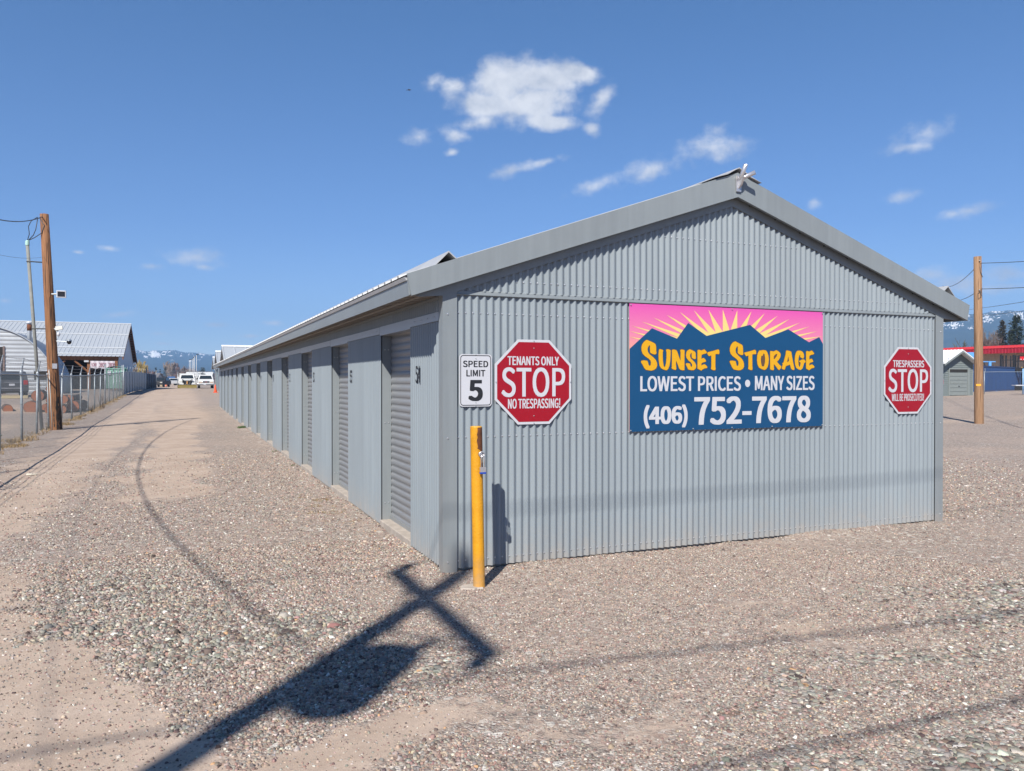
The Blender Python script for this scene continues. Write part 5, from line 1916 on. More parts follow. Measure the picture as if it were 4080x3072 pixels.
for f in (0.05, 0.22, 0.62, 0.985):
    mb = MB()
    y0 = -0.5 + (RY + 0.5) * f
    z0 = EZ + y0 * sl_
    mb.prism([(y0, z0 + 0.03), (y0 + 0.16, z0 + 0.16 * sl_ + 0.03), (y0 + 0.16, z0 + 0.16 * sl_ + 0.09), (y0, z0 + 0.06)], 'x', XL, 0.41)
    mb.build('snow_rail', M('snow_rail', (0.42, 0.44, 0.46), 0.5), t)
mb = MB()
for (a, b_) in (((-0.5, EZ - 0.5 * sl_ - 0.22), (RY, RZ - 0.22)),):
    mb.prism([(-0.5, EZ - 0.5 * sl_ - 0.02), (RY, RZ - 0.02), (2 * RY + 0.5, EZ - 0.5 * sl_ - 0.02), (2 * RY + 0.5, EZ - 0.5 * sl_ - 0.30), (RY, RZ - 0.28), (-0.5, EZ - 0.5 * sl_ - 0.30)], 'x', 0.30, 0.39)
mb.build('barge_board', BWOOD, t)
mb = MB()
k = 0
y0 = 0.1
while y0 < 2 * RY:
    z0 = RZ - abs(y0 - RY) * sl_ - 0.14
    mb.box(-0.1, 0.30, y0, y0 + 0.06, z0 - 0.10, z0 + 0.06)
    y0 += 0.6
mb.build('overhang_rafters', BWOOD, t)
mb = MB()
mb.prism([(0.06, 0), (2 * RY, 0), (2 * RY, EZ - 0.1), (RY, RZ - 0.15), (0.06, EZ - 0.1)], 'x', -0.2, -0.08)
mb.build('end_wall', M('barn_end_wall', (0.50, 0.56, 0.62), 0.6, var=0.03), t)
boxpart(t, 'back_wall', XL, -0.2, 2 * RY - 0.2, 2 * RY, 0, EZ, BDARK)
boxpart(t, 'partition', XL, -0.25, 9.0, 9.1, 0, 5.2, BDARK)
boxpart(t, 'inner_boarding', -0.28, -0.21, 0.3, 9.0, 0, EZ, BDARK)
boxpart(t, 'header_beam', XL, -0.1, -0.12, 0.10, EZ - 0.55, EZ - 0.15, BWOOD)
for px in (-0.30, -2.80, -6.2, -9.6, -13.0):
    boxpart(t, 'post', px - 0.14, px + 0.14, -0.12, 0.16, 0, EZ - 0.55, BWOOD)
for px, s in ((-2.80, -1), (-6.2, 1), (-6.2, -1)):
    mb = MB()
    mb.tube([(px + s * 0.1, 0, EZ - 1.7), (px + s * 1.3, 0, EZ - 0.6)], 0.09, 4)
    mb.build('knee_brace', BWOOD, t)
for px in (-3.0, -6.5, -10.0):
    mb = MB()
    mb.tube([(px, 6.0, 0), (px, 6.0, 3.6)], 0.12, 4)
    mb.tube([(px - 1.1, 6.0, 3.5), (px, 6.0, 2.3), (px + 1.1, 6.0, 3.5)], 0.08, 4)
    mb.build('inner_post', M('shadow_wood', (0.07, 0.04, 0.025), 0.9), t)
boxpart(t, 'eave_lamp', -3.2, -2.8, -0.30, -0.13, EZ - 0.75, EZ - 0.58, WHITE_R)
boxpart(t, 'wall_light', -0.22, 0.0, -0.22, -0.13, 1.35, 1.75, WHITE_R)
bn = thing('banner', 'white cloth banner with mirrored dark red letters hung across the barn bay', 'banner', (bx, by - 0.18, bz))
mb = MB()
vs = []
N = 30
for i in range(N + 1):
    xx = -2.66 + 2.24 * i / N
    w = 0.02 * math.sin(i * 1.1)
    vs += [(xx, w, EZ - 1.38 + 0.03 * math.sin(i * 0.7)), (xx, w, EZ - 0.62)]
mb.add(vs, [(2 * i, 2 * i + 2, 2 * i + 3, 2 * i + 1) for i in range(N)])
mb.build('cloth', M('banner_cloth', (0.52, 0.48, 0.52), 0.8, var=0.08), bn, recalc=False)
MAR = M('banner_ink', (0.20, 0.012, 0.035), 0.6)
for k, (x0, x1, body) in enumerate(((-1.02, -0.46, 'NOBC'), (-1.86, -1.24, 'NOBC'), (-2.58, -2.12, 'NO/'))):
    mb = MB()
    lettering(mb, body, (0, x1 - x0, EZ - 1.25, EZ - 0.80), lambda a, z: (x1 - a, -0.035, z), 0.10)
    mb.build('lettering', MAR, bn)

# green roll-off container
gx, gy = -6.95, 74.6
t = thing('waste_container', 'pale green steel waste container with a domed cover behind the slatted fence', 'container', (gx, gy, hz(gx, gy)))
GRN = M('container_green', (0.17, 0.34, 0.27), 0.6, var=0.1, spots=(2.2, 0.60, (0.34, 0.42, 0.40)))
boxpart(t, 'body', -1.45, 0.0, 0.0, 5.0, 0.3, 2.12, GRN)
for px in (-1.45, -0.97, -0.48, 0.0):
    boxpart(t, 'rib', px - 0.035, px + 0.035, -0.06, 0.0, 0.3, 2.10, GRN)
boxpart(t, 'top_rim', -1.50, 0.05, -0.06, 5.03, 2.12, 2.20, GRN)
for k in range(6):
    boxpart(t, 'side_rib', 0.0, 0.07, 0.3 + 0.85 * k, 0.42 + 0.85 * k, 0.3, 2.10, GRN)
mb = MB()
mb.smooth = True
vs = []
for j in range(9):
    f = j / 8
    for k in range(9):
        g_ = k / 8
        vs.append((-1.5 + 1.55 * g_, 5.0 * f, 2.20 + 0.22 * math.sin(math.pi * g_) ** 0.6 * (0.75 + 0.25 * math.sin(math.pi * f))))
mb.add(vs, [(j * 9 + k, j * 9 + k + 1, j * 9 + k + 10, j * 9 + k + 9) for j in range(8) for k in range(8)])
mb.build('cover', M('cover_green', (0.22, 0.42, 0.33), 0.6), t, recalc=False)
boxpart(t, 'sticker', -1.38, -1.10, -0.075, -0.062, 1.55, 1.95, WHITE_R)
# ------------------------------------------------------------------ end of the drive: trucks, cone, storage rows
px, py = -1.29, 103.2
t = thing('plow_truck', 'white utility body pickup with a yellow snow plow on its front', 'truck', (px, py, hz(px, py)))
W = 1.92
prof = [(0.0, 0.50), (0.0, 1.02), (0.10, 1.10), (1.25, 1.20), (1.78, 1.80), (1.95, 1.86), (3.05, 1.86), (3.15, 1.25), (3.15, 0.5)]
body_mesh(prof, W, 0.16, 1.15).build('cab', WHITE_P, t, bevel=0.035)
slab(t, 'windshield', [(-0.80, 1.31, 1.28), (0.80, 1.31, 1.28), (0.68, 1.73, 1.74), (-0.68, 1.73, 1.74)], GLASS)
for s in (-1, 1):
    slab(t, 'side_window', [(s * 0.955, 1.75, 1.28), (s * 0.955, 2.9, 1.28), (s * 0.88, 2.85, 1.72), (s * 0.88, 2.0, 1.72)], GLASS)
    boxpart(t, 'headlight', s * 0.74 - 0.14, s * 0.74 + 0.14, -0.02, 0.02, 0.80, 0.98, LAMP, 0.01)
    boxpart(t, 'mirror', s * 1.12 - 0.09, s * 1.12 + 0.09, 1.55, 1.68, 1.25, 1.52, WHITE_P, 0.02)
    boxpart(t, 'plow_lamp', s * 0.56 - 0.09, s * 0.56 + 0.09, -0.26, -0.10, 1.05, 1.18, BLKPL, 0.02)
    boxpart(t, 'utility_box', s * 0.86 - 0.20, s * 0.86 + 0.20, 3.3, 5.9, 0.62, 1.50, WHITE_P, 0.02)
boxpart(t, 'grille', -0.58, 0.58, -0.015, 0.02, 0.72, 0.98, BLKPL)
boxpart(t, 'bumper', -0.95, 0.95, -0.10, 0.10, 0.50, 0.68, WHITE_P, 0.02)
boxpart(t, 'bed_floor', -0.66, 0.66, 3.3, 5.9, 0.62, 0.75, WHITE_P)
boxpart(t, 'rack_front', -1.03, 1.03, 3.22, 3.30, 1.83, 1.98, WHITE_P)
boxpart(t, 'rack_side', -1.03, -0.93, 3.22, 3.32, 0.7, 1.95, WHITE_P)
boxpart(t, 'rack_side', 0.93, 1.03, 3.22, 3.32, 0.7, 1.95, WHITE_P)
boxpart(t, 'rack_bar', -1.0, -0.92, 3.3, 5.8, 1.85, 1.93, WHITE_P)
boxpart(t, 'rack_bar', 0.92, 1.0, 3.3, 5.8, 1.85, 1.93, WHITE_P)
mb = MB()
for s in (-1, 1):
    mb.box(s * 0.40 - 0.04, s * 0.40 + 0.04, -0.22, -0.10, 0.35, 1.10)
    mb.box(s * 0.33 - 0.05, s * 0.33 + 0.05, -0.75, -0.12, 0.38, 0.48)
mb.box(-0.58, 0.58, -0.2, -0.12, 1.02, 1.08)
mb.box(-0.40, 0.40, -0.21, -0.11, 0.60, 0.68)
mb.build('plow_frame', BLKPL, t)
mb = MB()
mb.tube([(0, -0.3, 0.55), (0, -0.22, 0.92)], 0.09, 8)
mb.build('hydraulic_ram', M('ram_orange', (0.42, 0.20, 0.05), 0.6), t)
PLOWY = M('plow_yellow', (0.13, 0.092, 0.002), 0.55, var=0.15)
mb = MB()
rows = 8
vs = []
for i in range(rows + 1):
    f = i / rows
    yy = -0.82 - 0.10 * math.cos(f * 2.2)
    for (xx, dx) in ((-1.15, 0), (1.15, 0)):
        vs.append((xx, yy, 0.03 + 0.44 * f))
mb.add(vs, [(2 * i, 2 * i + 1, 2 * i + 3, 2 * i + 2) for i in range(rows)])
mb.box(-1.15, 1.15, -0.80, -0.74, 0.40, 0.47)
mb.build('plow_blade', PLOWY, t, recalc=False)
boxpart(t, 'cutting_edge', -0.88, 1.12, -0.95, -0.93, 0.03, 0.10, M('worn_steel', (0.32, 0.26, 0.15), 0.5), 0)
wheel_set(t, (0.75, 4.6), W, 0.36)

wx, wy = 0.96, 101.6
t = thing('pickup_truck', 'old white pickup truck with square grille parked beside the plow truck', 'truck', (wx, wy, hz(wx, wy)))
W = 1.90
prof = [(0.0, 0.42), (0.0, 1.0), (0.08, 1.06), (1.25, 1.16), (1.85, 1.70), (2.05, 1.78), (4.9, 1.80), (5.2, 1.2), (5.2, 0.42)]
body_mesh(prof, W, 0.22, 1.12).build('body', WHITE_P, t, bevel=0.04)
slab(t, 'windshield', [(-0.80, 1.30, 1.22), (0.80, 1.30, 1.22), (0.66, 1.80, 1.66), (-0.66, 1.80, 1.66)], GLASS)
for s in (-1, 1):
    slab(t, 'side_window', [(s * 0.945, 1.8, 1.22), (s * 0.945, 4.7, 1.22), (s * 0.84, 4.6, 1.68), (s * 0.84, 2.1, 1.68)], GLASS)
    boxpart(t, 'headlight', s * 0.66 - 0.20, s * 0.66 + 0.20, -0.02, 0.02, 0.80, 0.92, LAMP, 0.01)
    boxpart(t, 'side_lamp', s * 0.66 - 0.20, s * 0.66 + 0.20, -0.02, 0.02, 0.71, 0.78, M('amber_lamp', (0.45, 0.26, 0.16), 0.3), 0.01)
    boxpart(t, 'mirror', s * 1.06 - 0.09, s * 1.06 + 0.09, 1.5, 1.62, 1.16, 1.34, BLKPL, 0.02)
boxpart(t, 'grille', -0.42, 0.42, -0.025, 0.02, 0.72, 0.96, CHROME, 0.01)
boxpart(t, 'grille_mesh', -0.34, 0.34, -0.032, -0.024, 0.76, 0.90, BLKPL)
boxpart(t, 'grille_badge', -0.13, 0.13, -0.038, -0.031, 0.80, 0.86, TAIL)
boxpart(t, 'bumper', -0.95, 0.95, -0.12, 0.08, 0.44, 0.60, CHROME, 0.02)
boxpart(t, 'number_plate', -0.30, 0.0, -0.13, -0.118, 0.46, 0.58, WHITE_R)
wheel_set(t, (0.85, 4.1), W, 0.37)

x, y = 0.80, 68.0
t = thing('traffic_cone', 'bright orange traffic cone beside the far end of the building', 'cone', (x, y, hz(x, y)))
ORANGE = M('cone_orange', (0.75, 0.075, 0.012), 0.5, var=0.04)
boxpart(t, 'base', -0.19, 0.19, -0.19, 0.19, 0, 0.04, ORANGE, 0.01)
mb = MB()
mb.smooth = True
mb.lathe([(0.145, 0.03), (0.13, 0.10), (0.035, 0.70), (0.028, 0.72)], 16)
mb.build('cone_body', ORANGE, t)

def storage_row(y, w, zr, ze, label, x0=1.42):
    z0 = hz(x0, y)
    t = thing('storage_building', label, 'storage building', (x0, y, z0), group='rows of storage units behind the long building')
    L_ = 42.0
    hw = w / 2
    zr, ze = zr - z0, ze - z0
    mb = MB()
    mb.prism([(-hw, 0), (hw, 0), (hw, ze - 0.1), (0, zr - 0.12), (-hw, ze - 0.1)], 'x', 0.0, L_)
    mb.build('walls', SIDING, t)
    sl2 = (zr - ze) / hw
    for s in (-1, 1):
        mb = MB()
        xs2 = []
        xx = -0.35
        while xx < L_:
            for dx, h in ((0, 0), (0.03, 0.045), (0.08, 0.045), (0.11, 0)):
                xs2.append((xx + dx, h))
            xx += 0.9
        vs, fs = [], []
        for (xx, h) in xs2:
            vs += [(xx, s * (hw + 0.4), ze - 0.4 * sl2 + h), (xx, 0, zr + h)]
        for i in range(len(xs2) - 1):
            fs.append((2 * i, 2 * i + 2, 2 * i + 3, 2 * i + 1))
        mb.add(vs, fs)
        mb.prism([(s * (hw + 0.4), ze - 0.4 * sl2 - 0.02), (0, zr - 0.02), (0, zr - 0.22), (s * (hw + 0.4), ze - 0.4 * sl2 - 0.2)], 'x', -0.36, -0.30)
        mb.build('roof_slope', BROOF, t, recalc=False)
    mb = MB()
    mb.prism([(-0.28, zr - 0.05), (0, zr + 0.09), (0.28, zr - 0.05)], 'x', -0.38, L_)
    mb.build('ridge_cap', M('ridge_white', (0.62, 0.64, 0.66), 0.5), t)
    boxpart(t, 'door_frame', -0.06, 0.0, -hw + 1.1, -hw + 2.3, 0, 2.2, M('teal_frame', (0.16, 0.24, 0.27), 0.5))
    boxpart(t, 'door', -0.08, -0.06, -hw + 1.2, -hw + 2.2, 0, 2.1, SHUTTER)
    boxpart(t, 'door_canopy', -0.25, 0.0, -hw + 0.9, -hw + 2.4, 2.30, 2.5, WHITE_R)
    return t
storage_row(62.0, 8.0, 4.50, 3.15, 'nearest of the three pale metal roofs rising above the far end of the eave')
storage_row(74.3, 8.0, 4.48, 3.15, 'middle one of the three pale metal roofs above the far end of the eave')
storage_row(86.6, 8.0, 4.25, 3.05, 'farthest and lowest of the three pale metal roofs beyond the eave', 1.6)

for i, (u_, D_, lb) in enumerate(((0.56, 124.0, 'nearest and tallest looking'), (0.54, 133.0, 'second'), (0.56, 140.6, 'third'), (0.52, 149.5, 'fourth'), (0.42, 154.3, 'fifth'), (0.18, 156.0, 'last and leftmost'))):
    x, y = ([0.19, 0.05, -0.01, -0.07, -0.30, -0.53][i], D_)
    t = thing('light_pole', lb + ' slim pale pole in the row behind the white trucks', 'pole', (x, y, hz(x, y)), group='row of slim poles behind the trucks')
    mb = MB()
    mb.smooth = True
    mb.tube([(0, 0, 0), (0, 0, 5.05)], [0.04, 0.03], 8)
    mb.build('pole', M('pole_white', (0.52, 0.53, 0.52), 0.5) if i == 0 else bpy.data.materials['pole_white'], t)
    boxpart(t, 'lamp_head', -0.05, 0.35, -0.10, 0.10, 5.05, 5.13, BLKPL)

def small_car(name, label, x, y, rz, paint, ln=4.4, w=1.8, h=1.5, group=None):
    t = thing(name, label, 'car', (x, y, hz(x, y)), R(rz), group)
    prof = [(0, 0.35), (0, 0.8), (0.1, 0.9), (1.1, 0.98), (1.8, h - 0.05), (2.1, h), (3.5, h), (4.1, 0.98), (ln, 0.9), (ln, 0.35)]
    body_mesh(prof, w, 0.22, 0.95).build('body', paint, t, bevel=0.04)
    slab(t, 'windshield', [(-0.72, 1.18, 1.05), (0.72, 1.18, 1.05), (0.62, 1.72, h - 0.1), (-0.62, 1.72, h - 0.1)], GLASS)
    for s in (-1, 1):
        slab(t, 'side_window', [(s * w / 2 * 0.98, 1.7, 1.02), (s * w / 2 * 0.98, 3.7, 1.02), (s * (w / 2 - 0.1), 3.4, h - 0.1), (s * (w / 2 - 0.1), 2.0, h - 0.1)], GLASS)
        boxpart(t, 'headlight', s * 0.62 - 0.16, s * 0.62 + 0.16, -0.02, 0.02, 0.66, 0.78, LAMP)
    wheel_set(t, (0.8, 3.5), w, 0.33)
    return t
small_car('parked_car', 'black car nosing out from behind the dark cloth fence', -5.5, 126.0, -15, BLKPL)
small_car('parked_car', 'low dark car in the lot beyond the far fence', -9.0, 225.0, -80, GREY_P)
small_car('parked_car', 'white car far off in the lot beyond the fence', -6.2, 170.0, -70, WHITE_P)
x, y = -4.9, 134.0
tag(boxpart(None, 'utility_cabinet', -0.32, 0.32, -0.3, 0.3, 0, 0.95, M('cabinet_tan', (0.36, 0.29, 0.19), 0.7), 0.02, (x, y, hz(x, y))), 'tan utility cabinet in the lot beyond the dark fence', 'cabinet')
x, y = -4.35, 136.0
t = thing('traffic_barrel', 'faded orange traffic barrel in the lot beyond the far fence', 'barrel', (x, y, hz(x, y)))
mb = MB()
mb.smooth = True
mb.lathe([(0.22, 0), (0.2, 0.1), (0.16, 0.85), (0.1, 0.9)], 12)
mb.build('barrel', M('faded_orange', (0.62, 0.20, 0.11), 0.6), t)
x, y = -5.0, 330.0
t = thing('box_truck', 'blue and white box truck far behind the far fence', 'truck', (x, y, hz(x, y)), R(10))
boxpart(t, 'cab', -0.9, 0.9, 0, 1.6, 0.5, 1.9, WHITE_P, 0.06)
boxpart(t, 'windshield', -0.75, 0.75, -0.02, 0.02, 1.2, 1.75, GLASS)
boxpart(t, 'cargo_box', -1.1, 1.1, 1.7, 6.0, 0.6, 2.6, M('truck_blue', (0.05, 0.13, 0.30), 0.5), 0.03)
wheel_set(t, (0.8, 4.8), 1.9, 0.4)
def far_house(name, label, x, y, w, d, h, rise, wall, roof, rz=0):
    t = thing(name, label, 'house', (x, y, hz(x, y)), R(rz))
    mb = MB()
    mb.prism([(-w / 2, 0), (w / 2, 0), (w / 2, h), (0, h + rise), (-w / 2, h)], 'y', 0, d)
    mb.build('walls', wall, t)
    for s in (-1, 1):
        mb = MB()
        mb.prism([(s * (w / 2 + 0.3), h - 0.1), (0, h + rise + 0.05), (0, h + rise + 0.25), (s * (w / 2 + 0.3), h + 0.1)], 'y', -0.3, d + 0.3)
        mb.build('roof', roof, t)
    for k in (-1, 1):
        boxpart(t, 'window', k * w * 0.25 - 0.5, k * w * 0.25 + 0.5, -0.04, 0.0, 0.9, 2.0, GLASS)
    return t
HW = M('house_white', (0.55, 0.55, 0.53), 0.8)
HR = M('house_roof', (0.14, 0.13, 0.13), 0.9)
far_house('far_house', 'low white house with a dark roof beyond the dark fence', -12.5, 250, 9, 7, 2.4, 1.5, HW, HR, 70)
far_house('far_house', 'pale shed with a grey roof left of the blue truck', -9.0, 300, 8, 6, 2.2, 1.2, M('house_grey', (0.36, 0.36, 0.35), 0.8), HR, 80)
far_house('far_house', 'long pale building far behind the white pickup', 8.0, 280, 14, 8, 2.4, 1.3, HW, HW, 85)

# ------------------------------------------------------------------ trees
RMIN = [0.03]
def branch(mb, tw, p, d, ln, r, depth, rng, up=0.12, spread=0.6):
    r = max(r, RMIN[0])
    pts, rs = [p], [r]
    n = 3
    for k in range(n):
        d = (d + Vector((rng.uniform(-1, 1), rng.uniform(-1, 1), rng.uniform(-0.4, 0.9))) * 0.16 + Vector((0, 0, up * 0.4))).normalized()
        p = p + d * ln / n
        pts.append(p)
        rs.append(max(RMIN[0] * 0.8, r * (1 - 0.45 * (k + 1) / n)))
    (mb if depth >= 2 else tw).tube(pts, rs, 5 if depth >= 2 else 3, caps=False)
    if depth == 0:
        return
    kids = rng.randint(3, 5) if depth > 1 else rng.randint(4, 6)
    for k in range(kids):
        f = rng.uniform(0.35, 1.0)
        i = min(n - 1, int(f * n))
        q = pts[i].lerp(pts[i + 1], f * n - i)
        a = rng.uniform(0, 6.283)
        side = Vector((math.cos(a), math.sin(a), 0))
        e = (d * (1 - spread * 0.5) + side * spread + Vector((0, 0, up))).normalized()
        branch(mb, tw, q, e, ln * rng.uniform(0.5, 0.75), rs[-1] * rng.uniform(0.55, 0.8), depth - 1, rng, up, spread)
def bare_tree(name, label, x, y, h, seed, trunk_m, twig_m, stems=1, spread=0.55, up=0.25, rk=1.0, depth=4, group=None):
    rng = random.Random(seed)
    RMIN[0] = 0.00020 * math.hypot(x - CAMX, y - CAMY)
    t = thing(name, label, 'tree', (x, y, hz(x, y)), 0, group)
    mb, tw = MB(), MB()
    for s in range(stems):
        a = rng.uniform(0, 6.283)
        off = Vector((math.cos(a), math.sin(a), 0)) * (0.0 if stems == 1 else h * 0.05)
        d = Vector((off.x, off.y, h * 0.2)).normalized() if stems > 1 else Vector((rng.uniform(-.1, .1), rng.uniform(-.1, .1), 1))
        branch(mb, tw, off, d, h * 0.45, h * 0.018 * rk / (1 if stems == 1 else 1.5), depth, rng, up, spread)
    top = max([v[2] for v in tw.v] + [v[2] for v in mb.v])
    for b_ in (mb, tw):
        b_.v = [(v[0] * h / top, v[1] * h / top, v[2] * h / top) for v in b_.v]
    mb.build('trunk', trunk_m, t, recalc=False)
    tw.build('crown', twig_m, t, recalc=False)
    return t
def conifer(name, label, x, y, h, w, seed, mat, base=0.12, ragged=0.25, n=2600, group=None, lean=0.6):
    rng = random.Random(seed)
    t = thing(name, label, 'tree', (x, y, hz(x, y)), 0, group)
    mb = MB()
    mb.tube([(0, 0, 0), (0, 0, h * 0.95)], [h * 0.022, h * 0.004], 6)
    mb.build('trunk', BARK, t)
    mb = MB()
    whorls = int(h * 2.2)
    tips = []
    for k in range(whorls):
        f = base + (1 - base) * (k + rng.uniform(-0.3, 0.3)) / whorls
        rad = w / 2 * (1 - f) ** lean * rng.uniform(1 - ragged, 1 + ragged * 0.6)
        for _ in range(rng.randint(4, 7)):
            a = rng.uniform(0, 6.283)
            ln = rad * rng.uniform(0.55, 1.1)
            tips.append((f * h, a, max(0.15, ln)))
    per = max(4, n // len(tips))
    sz = h * 0.022
    for (z, a, ln) in tips:
        d = Vector((math.cos(a), math.sin(a), 0))
        for _ in range(per):
            q = rng.uniform(0.12, 1.0)
            p = d * ln * q + Vector((rng.gauss(0, 0.12) * ln, rng.gauss(0, 0.12) * ln, z - 0.22 * ln * q + 0.12 * ln * q * q + rng.gauss(0, sz * 0.8)))
            e = (d + Vector((rng.uniform(-.9, .9), rng.uniform(-.9, .9), rng.uniform(-.5, .6)))).normalized()
            s = e.cross(Vector((0, 0, 1)) + Vector((rng.uniform(-.6, .6), rng.uniform(-.6, .6), 0))).normalized()
            l2, w2 = sz * rng.uniform(0.7, 1.6), sz * rng.uniform(0.3, 0.6)
            mb.add([p - s * w2, p + e * l2 * 0.5 - s * w2 * 0.6 + Vector((0, 0, sz * .2)), p + e * l2, p + e * l2 * 0.5 + s * w2], [(0, 1, 2, 3)])
    mb.build('crown', mat, t, recalc=False)
    return t
BK_G = M('bark_grey', (0.23, 0.19, 0.16), 0.9, var=0.25)
TW_G = M('twigs_grey', (0.20, 0.155, 0.125), 0.9, var=0.3, scale=0.6)
TW_B = M('twigs_brown', (0.135, 0.085, 0.07), 0.9, var=0.3, scale=0.6)
TW_Y = M('twigs_yellow', (0.34, 0.25, 0.085), 0.9, var=0.3, scale=0.6)
TW_O = M('twigs_olive', (0.10, 0.09, 0.045), 0.9, var=0.3, scale=0.6)
FIR = M('fir_needles', (0.030, 0.042, 0.020), 0.8, var=0.45, scale=0.5)
FIR_B = M('fir_needles_brown', (0.060, 0.050, 0.026), 0.8, var=0.4, scale=0.6)
bare_tree('bare_tree', 'grey leafless tree right beside the barn gable', -10.7, 160.8, 5.6, 1, BK_G, TW_G, 1, 0.55, 0.25, 0.8, 4, 'bare trees beyond the far fence')
bare_tree('bare_tree', 'yellow twigged willow behind the green container', -11.5, 215.6, 6.3, 2, TW_Y, TW_Y, 6, 0.35, 0.55, 0.8, 4, 'bare trees beyond the far fence')
bare_tree('bare_tree', 'smaller yellowish willow left of the tall one', -11.9, 204.9, 4.1, 22, TW_Y, TW_Y, 5, 0.5, 0.4, 0.8, 4, 'bare trees beyond the far fence')
bare_tree('bare_tree', 'low brown shrub tree right of the willow', -10.9, 248.0, 3.7, 3, TW_B, TW_B, 4, 0.7, 0.2, 0.8, 4, 'bare trees beyond the far fence')
bare_tree('bare_tree', 'tall thin grey cottonwood, leftmost of the grove', -8.5, 453.8, 11.9, 4, BK_G, TW_G, 2, 0.45, 0.5, 1.2, 4, 'bare trees beyond the far fence')
bare_tree('bare_tree', 'pale cottonwood in the grove left of the fence post', -6.5, 442.1, 11.2, 5, BK_G, TW_G, 2, 0.5, 0.45, 1.2, 4, 'bare trees beyond the far fence')
bare_tree('bare_tree', 'reddish brown tree in the middle of the grove', -4.1, 462.9, 11.1, 6, TW_B, TW_B, 2, 0.55, 0.4, 1.2, 4, 'bare trees beyond the far fence')
bare_tree('bare_tree', 'grey tree behind the plow truck cab', -1.3, 450.7, 9.1, 7, BK_G, TW_G, 2, 0.55, 0.4, 1.2, 4, 'bare trees beyond the far fence')
bare_tree('bare_tree', 'low grey tree at the right end of the grove', 1.0, 449.7, 7.4, 8, BK_G, TW_G, 3, 0.6, 0.35, 1.2, 4, 'bare trees beyond the far fence')
bare_tree('bare_tree', 'spindly grey tree between the grove and the poles', 2.4, 427.4, 5.4, 9, BK_G, TW_G, 3, 0.6, 0.35, 1.2, 4, 'bare trees beyond the far fence')
bare_tree('bare_tree', 'brown tree behind the fir beside the storage rows', 9.8, 402.4, 5.8, 10, TW_B, TW_B, 3, 0.65, 0.3, 1.2, 4, 'bare trees beyond the far fence')
bare_tree('bare_tree', 'brown leafless tree at the edge of the farthest roof', 12.1, 401.4, 5.4, 11, TW_B, TW_B, 3, 0.65, 0.3, 1.2, 4, 'bare trees beyond the far fence')
bare_tree('bare_tree', 'faint brown tree between the two small spruces', -12.2, 466.3, 5.2, 12, TW_B, TW_B, 3, 0.65, 0.3, 1.2, 4, 'bare trees beyond the far fence')
bare_tree('bare_tree', 'olive brown bushy tree left of the tan pole', 153.6, 106.4, 10.4, 13, TW_O, TW_O, 4, 0.6, 0.35, 0.9, 4, 'bare trees beyond the red roof')
bare_tree('bare_tree', 'tall pale branched tree right behind the tan pole', 170.8, 115.3, 13.6, 14, BK_G, TW_G, 3, 0.45, 0.5, 0.9, 4, 'bare trees beyond the red roof')
bare_tree('bare_tree', 'thin grey tree between the pale tree and the spruce', 191.6, 128.1, 14.3, 15, BK_G, TW_G, 2, 0.5, 0.4, 0.8, 4, 'bare trees beyond the red roof')
bare_tree('bare_tree', 'low brown tree at the foot of the left spruce', 163.6, 107.5, 10.7, 16, TW_B, TW_B, 3, 0.6, 0.3, 0.9, 4, 'bare trees beyond the red roof')
conifer('spruce_tree', 'small dark spruce right of the dark fence end', -11.8, 357.3, 6.8, 3.2, 31, FIR)
conifer('spruce_tree', 'smaller spruce just right of the first one', -10.2, 356.6, 5.8, 2.6, 32, FIR)
conifer('spruce_tree', 'dark spruce left of the cottonwood grove', -8.8, 388.6, 7.5, 4.0, 33, FIR)
conifer('spruce_tree', 'broad dark green fir right of the slim poles', 4.4, 263.2, 5.7, 4.2, 34, FIR, base=0.02, lean=0.45, n=3600)
conifer('spruce_tree', 'brownish spruce with a pointed top beyond the red roof', 164.7, 107.1, 14.3, 5.2, 35, FIR_B, n=4200)
conifer('spruce_tree', 'tallest dark green spruce at the right edge beyond the red roof', 162.7, 102.5, 15.0, 6.4, 36, FIR, n=5200, lean=0.5)
conifer('spruce_tree', 'brown spruce half hidden left of the tallest one', 171.4, 109.6, 12.6, 4.6, 37, FIR_B, n=3000)
# far brown thicket along the valley floor
def thicket():
    rng = random.Random(77)
    mb = MB()
    for (x0, y0, x1, y1, n, h) in ((-60, 560, 40, 520, 1900, 11.5), (-45, 400, 30, 380, 1000, 6.5), (120, 150, 175, 60, 500, 3.2)):
        for _ in range(n):
            f = rng.random()
            p = Vector((x0 + (x1 - x0) * f, y0 + (y1 - y0) * f + rng.uniform(-6, 6), 0.4))
            hh = h * rng.uniform(0.45, 1.1) * (0.7 + 0.3 * math.sin(f * 23))
            for _ in range(7):
                d = Vector((rng.gauss(0, .35), rng.gauss(0, .35), 1)).normalized()
                q = p + Vector((rng.uniform(-1, 1), rng.uniform(-1, 1), 0))
                w = 0.28
                e = q + d * hh * rng.uniform(0.6, 1)
                mb.add([q + Vector((-w, 0, 0)), q + Vector((w, 0, 0)), e], [(0, 1, 2)])
                mb.add([q + Vector((0, -w, 0)), q + Vector((0, w, 0)), e + Vector((0.3, 0.3, -0.2))], [(0, 1, 2)])
    o = mb.build('thicket', TW_B, None, recalc=False)
    o['kind'] = 'stuff'
    tag(o, 'brown leafless thicket along the valley floor below the mountains', 'thicket')
thicket()

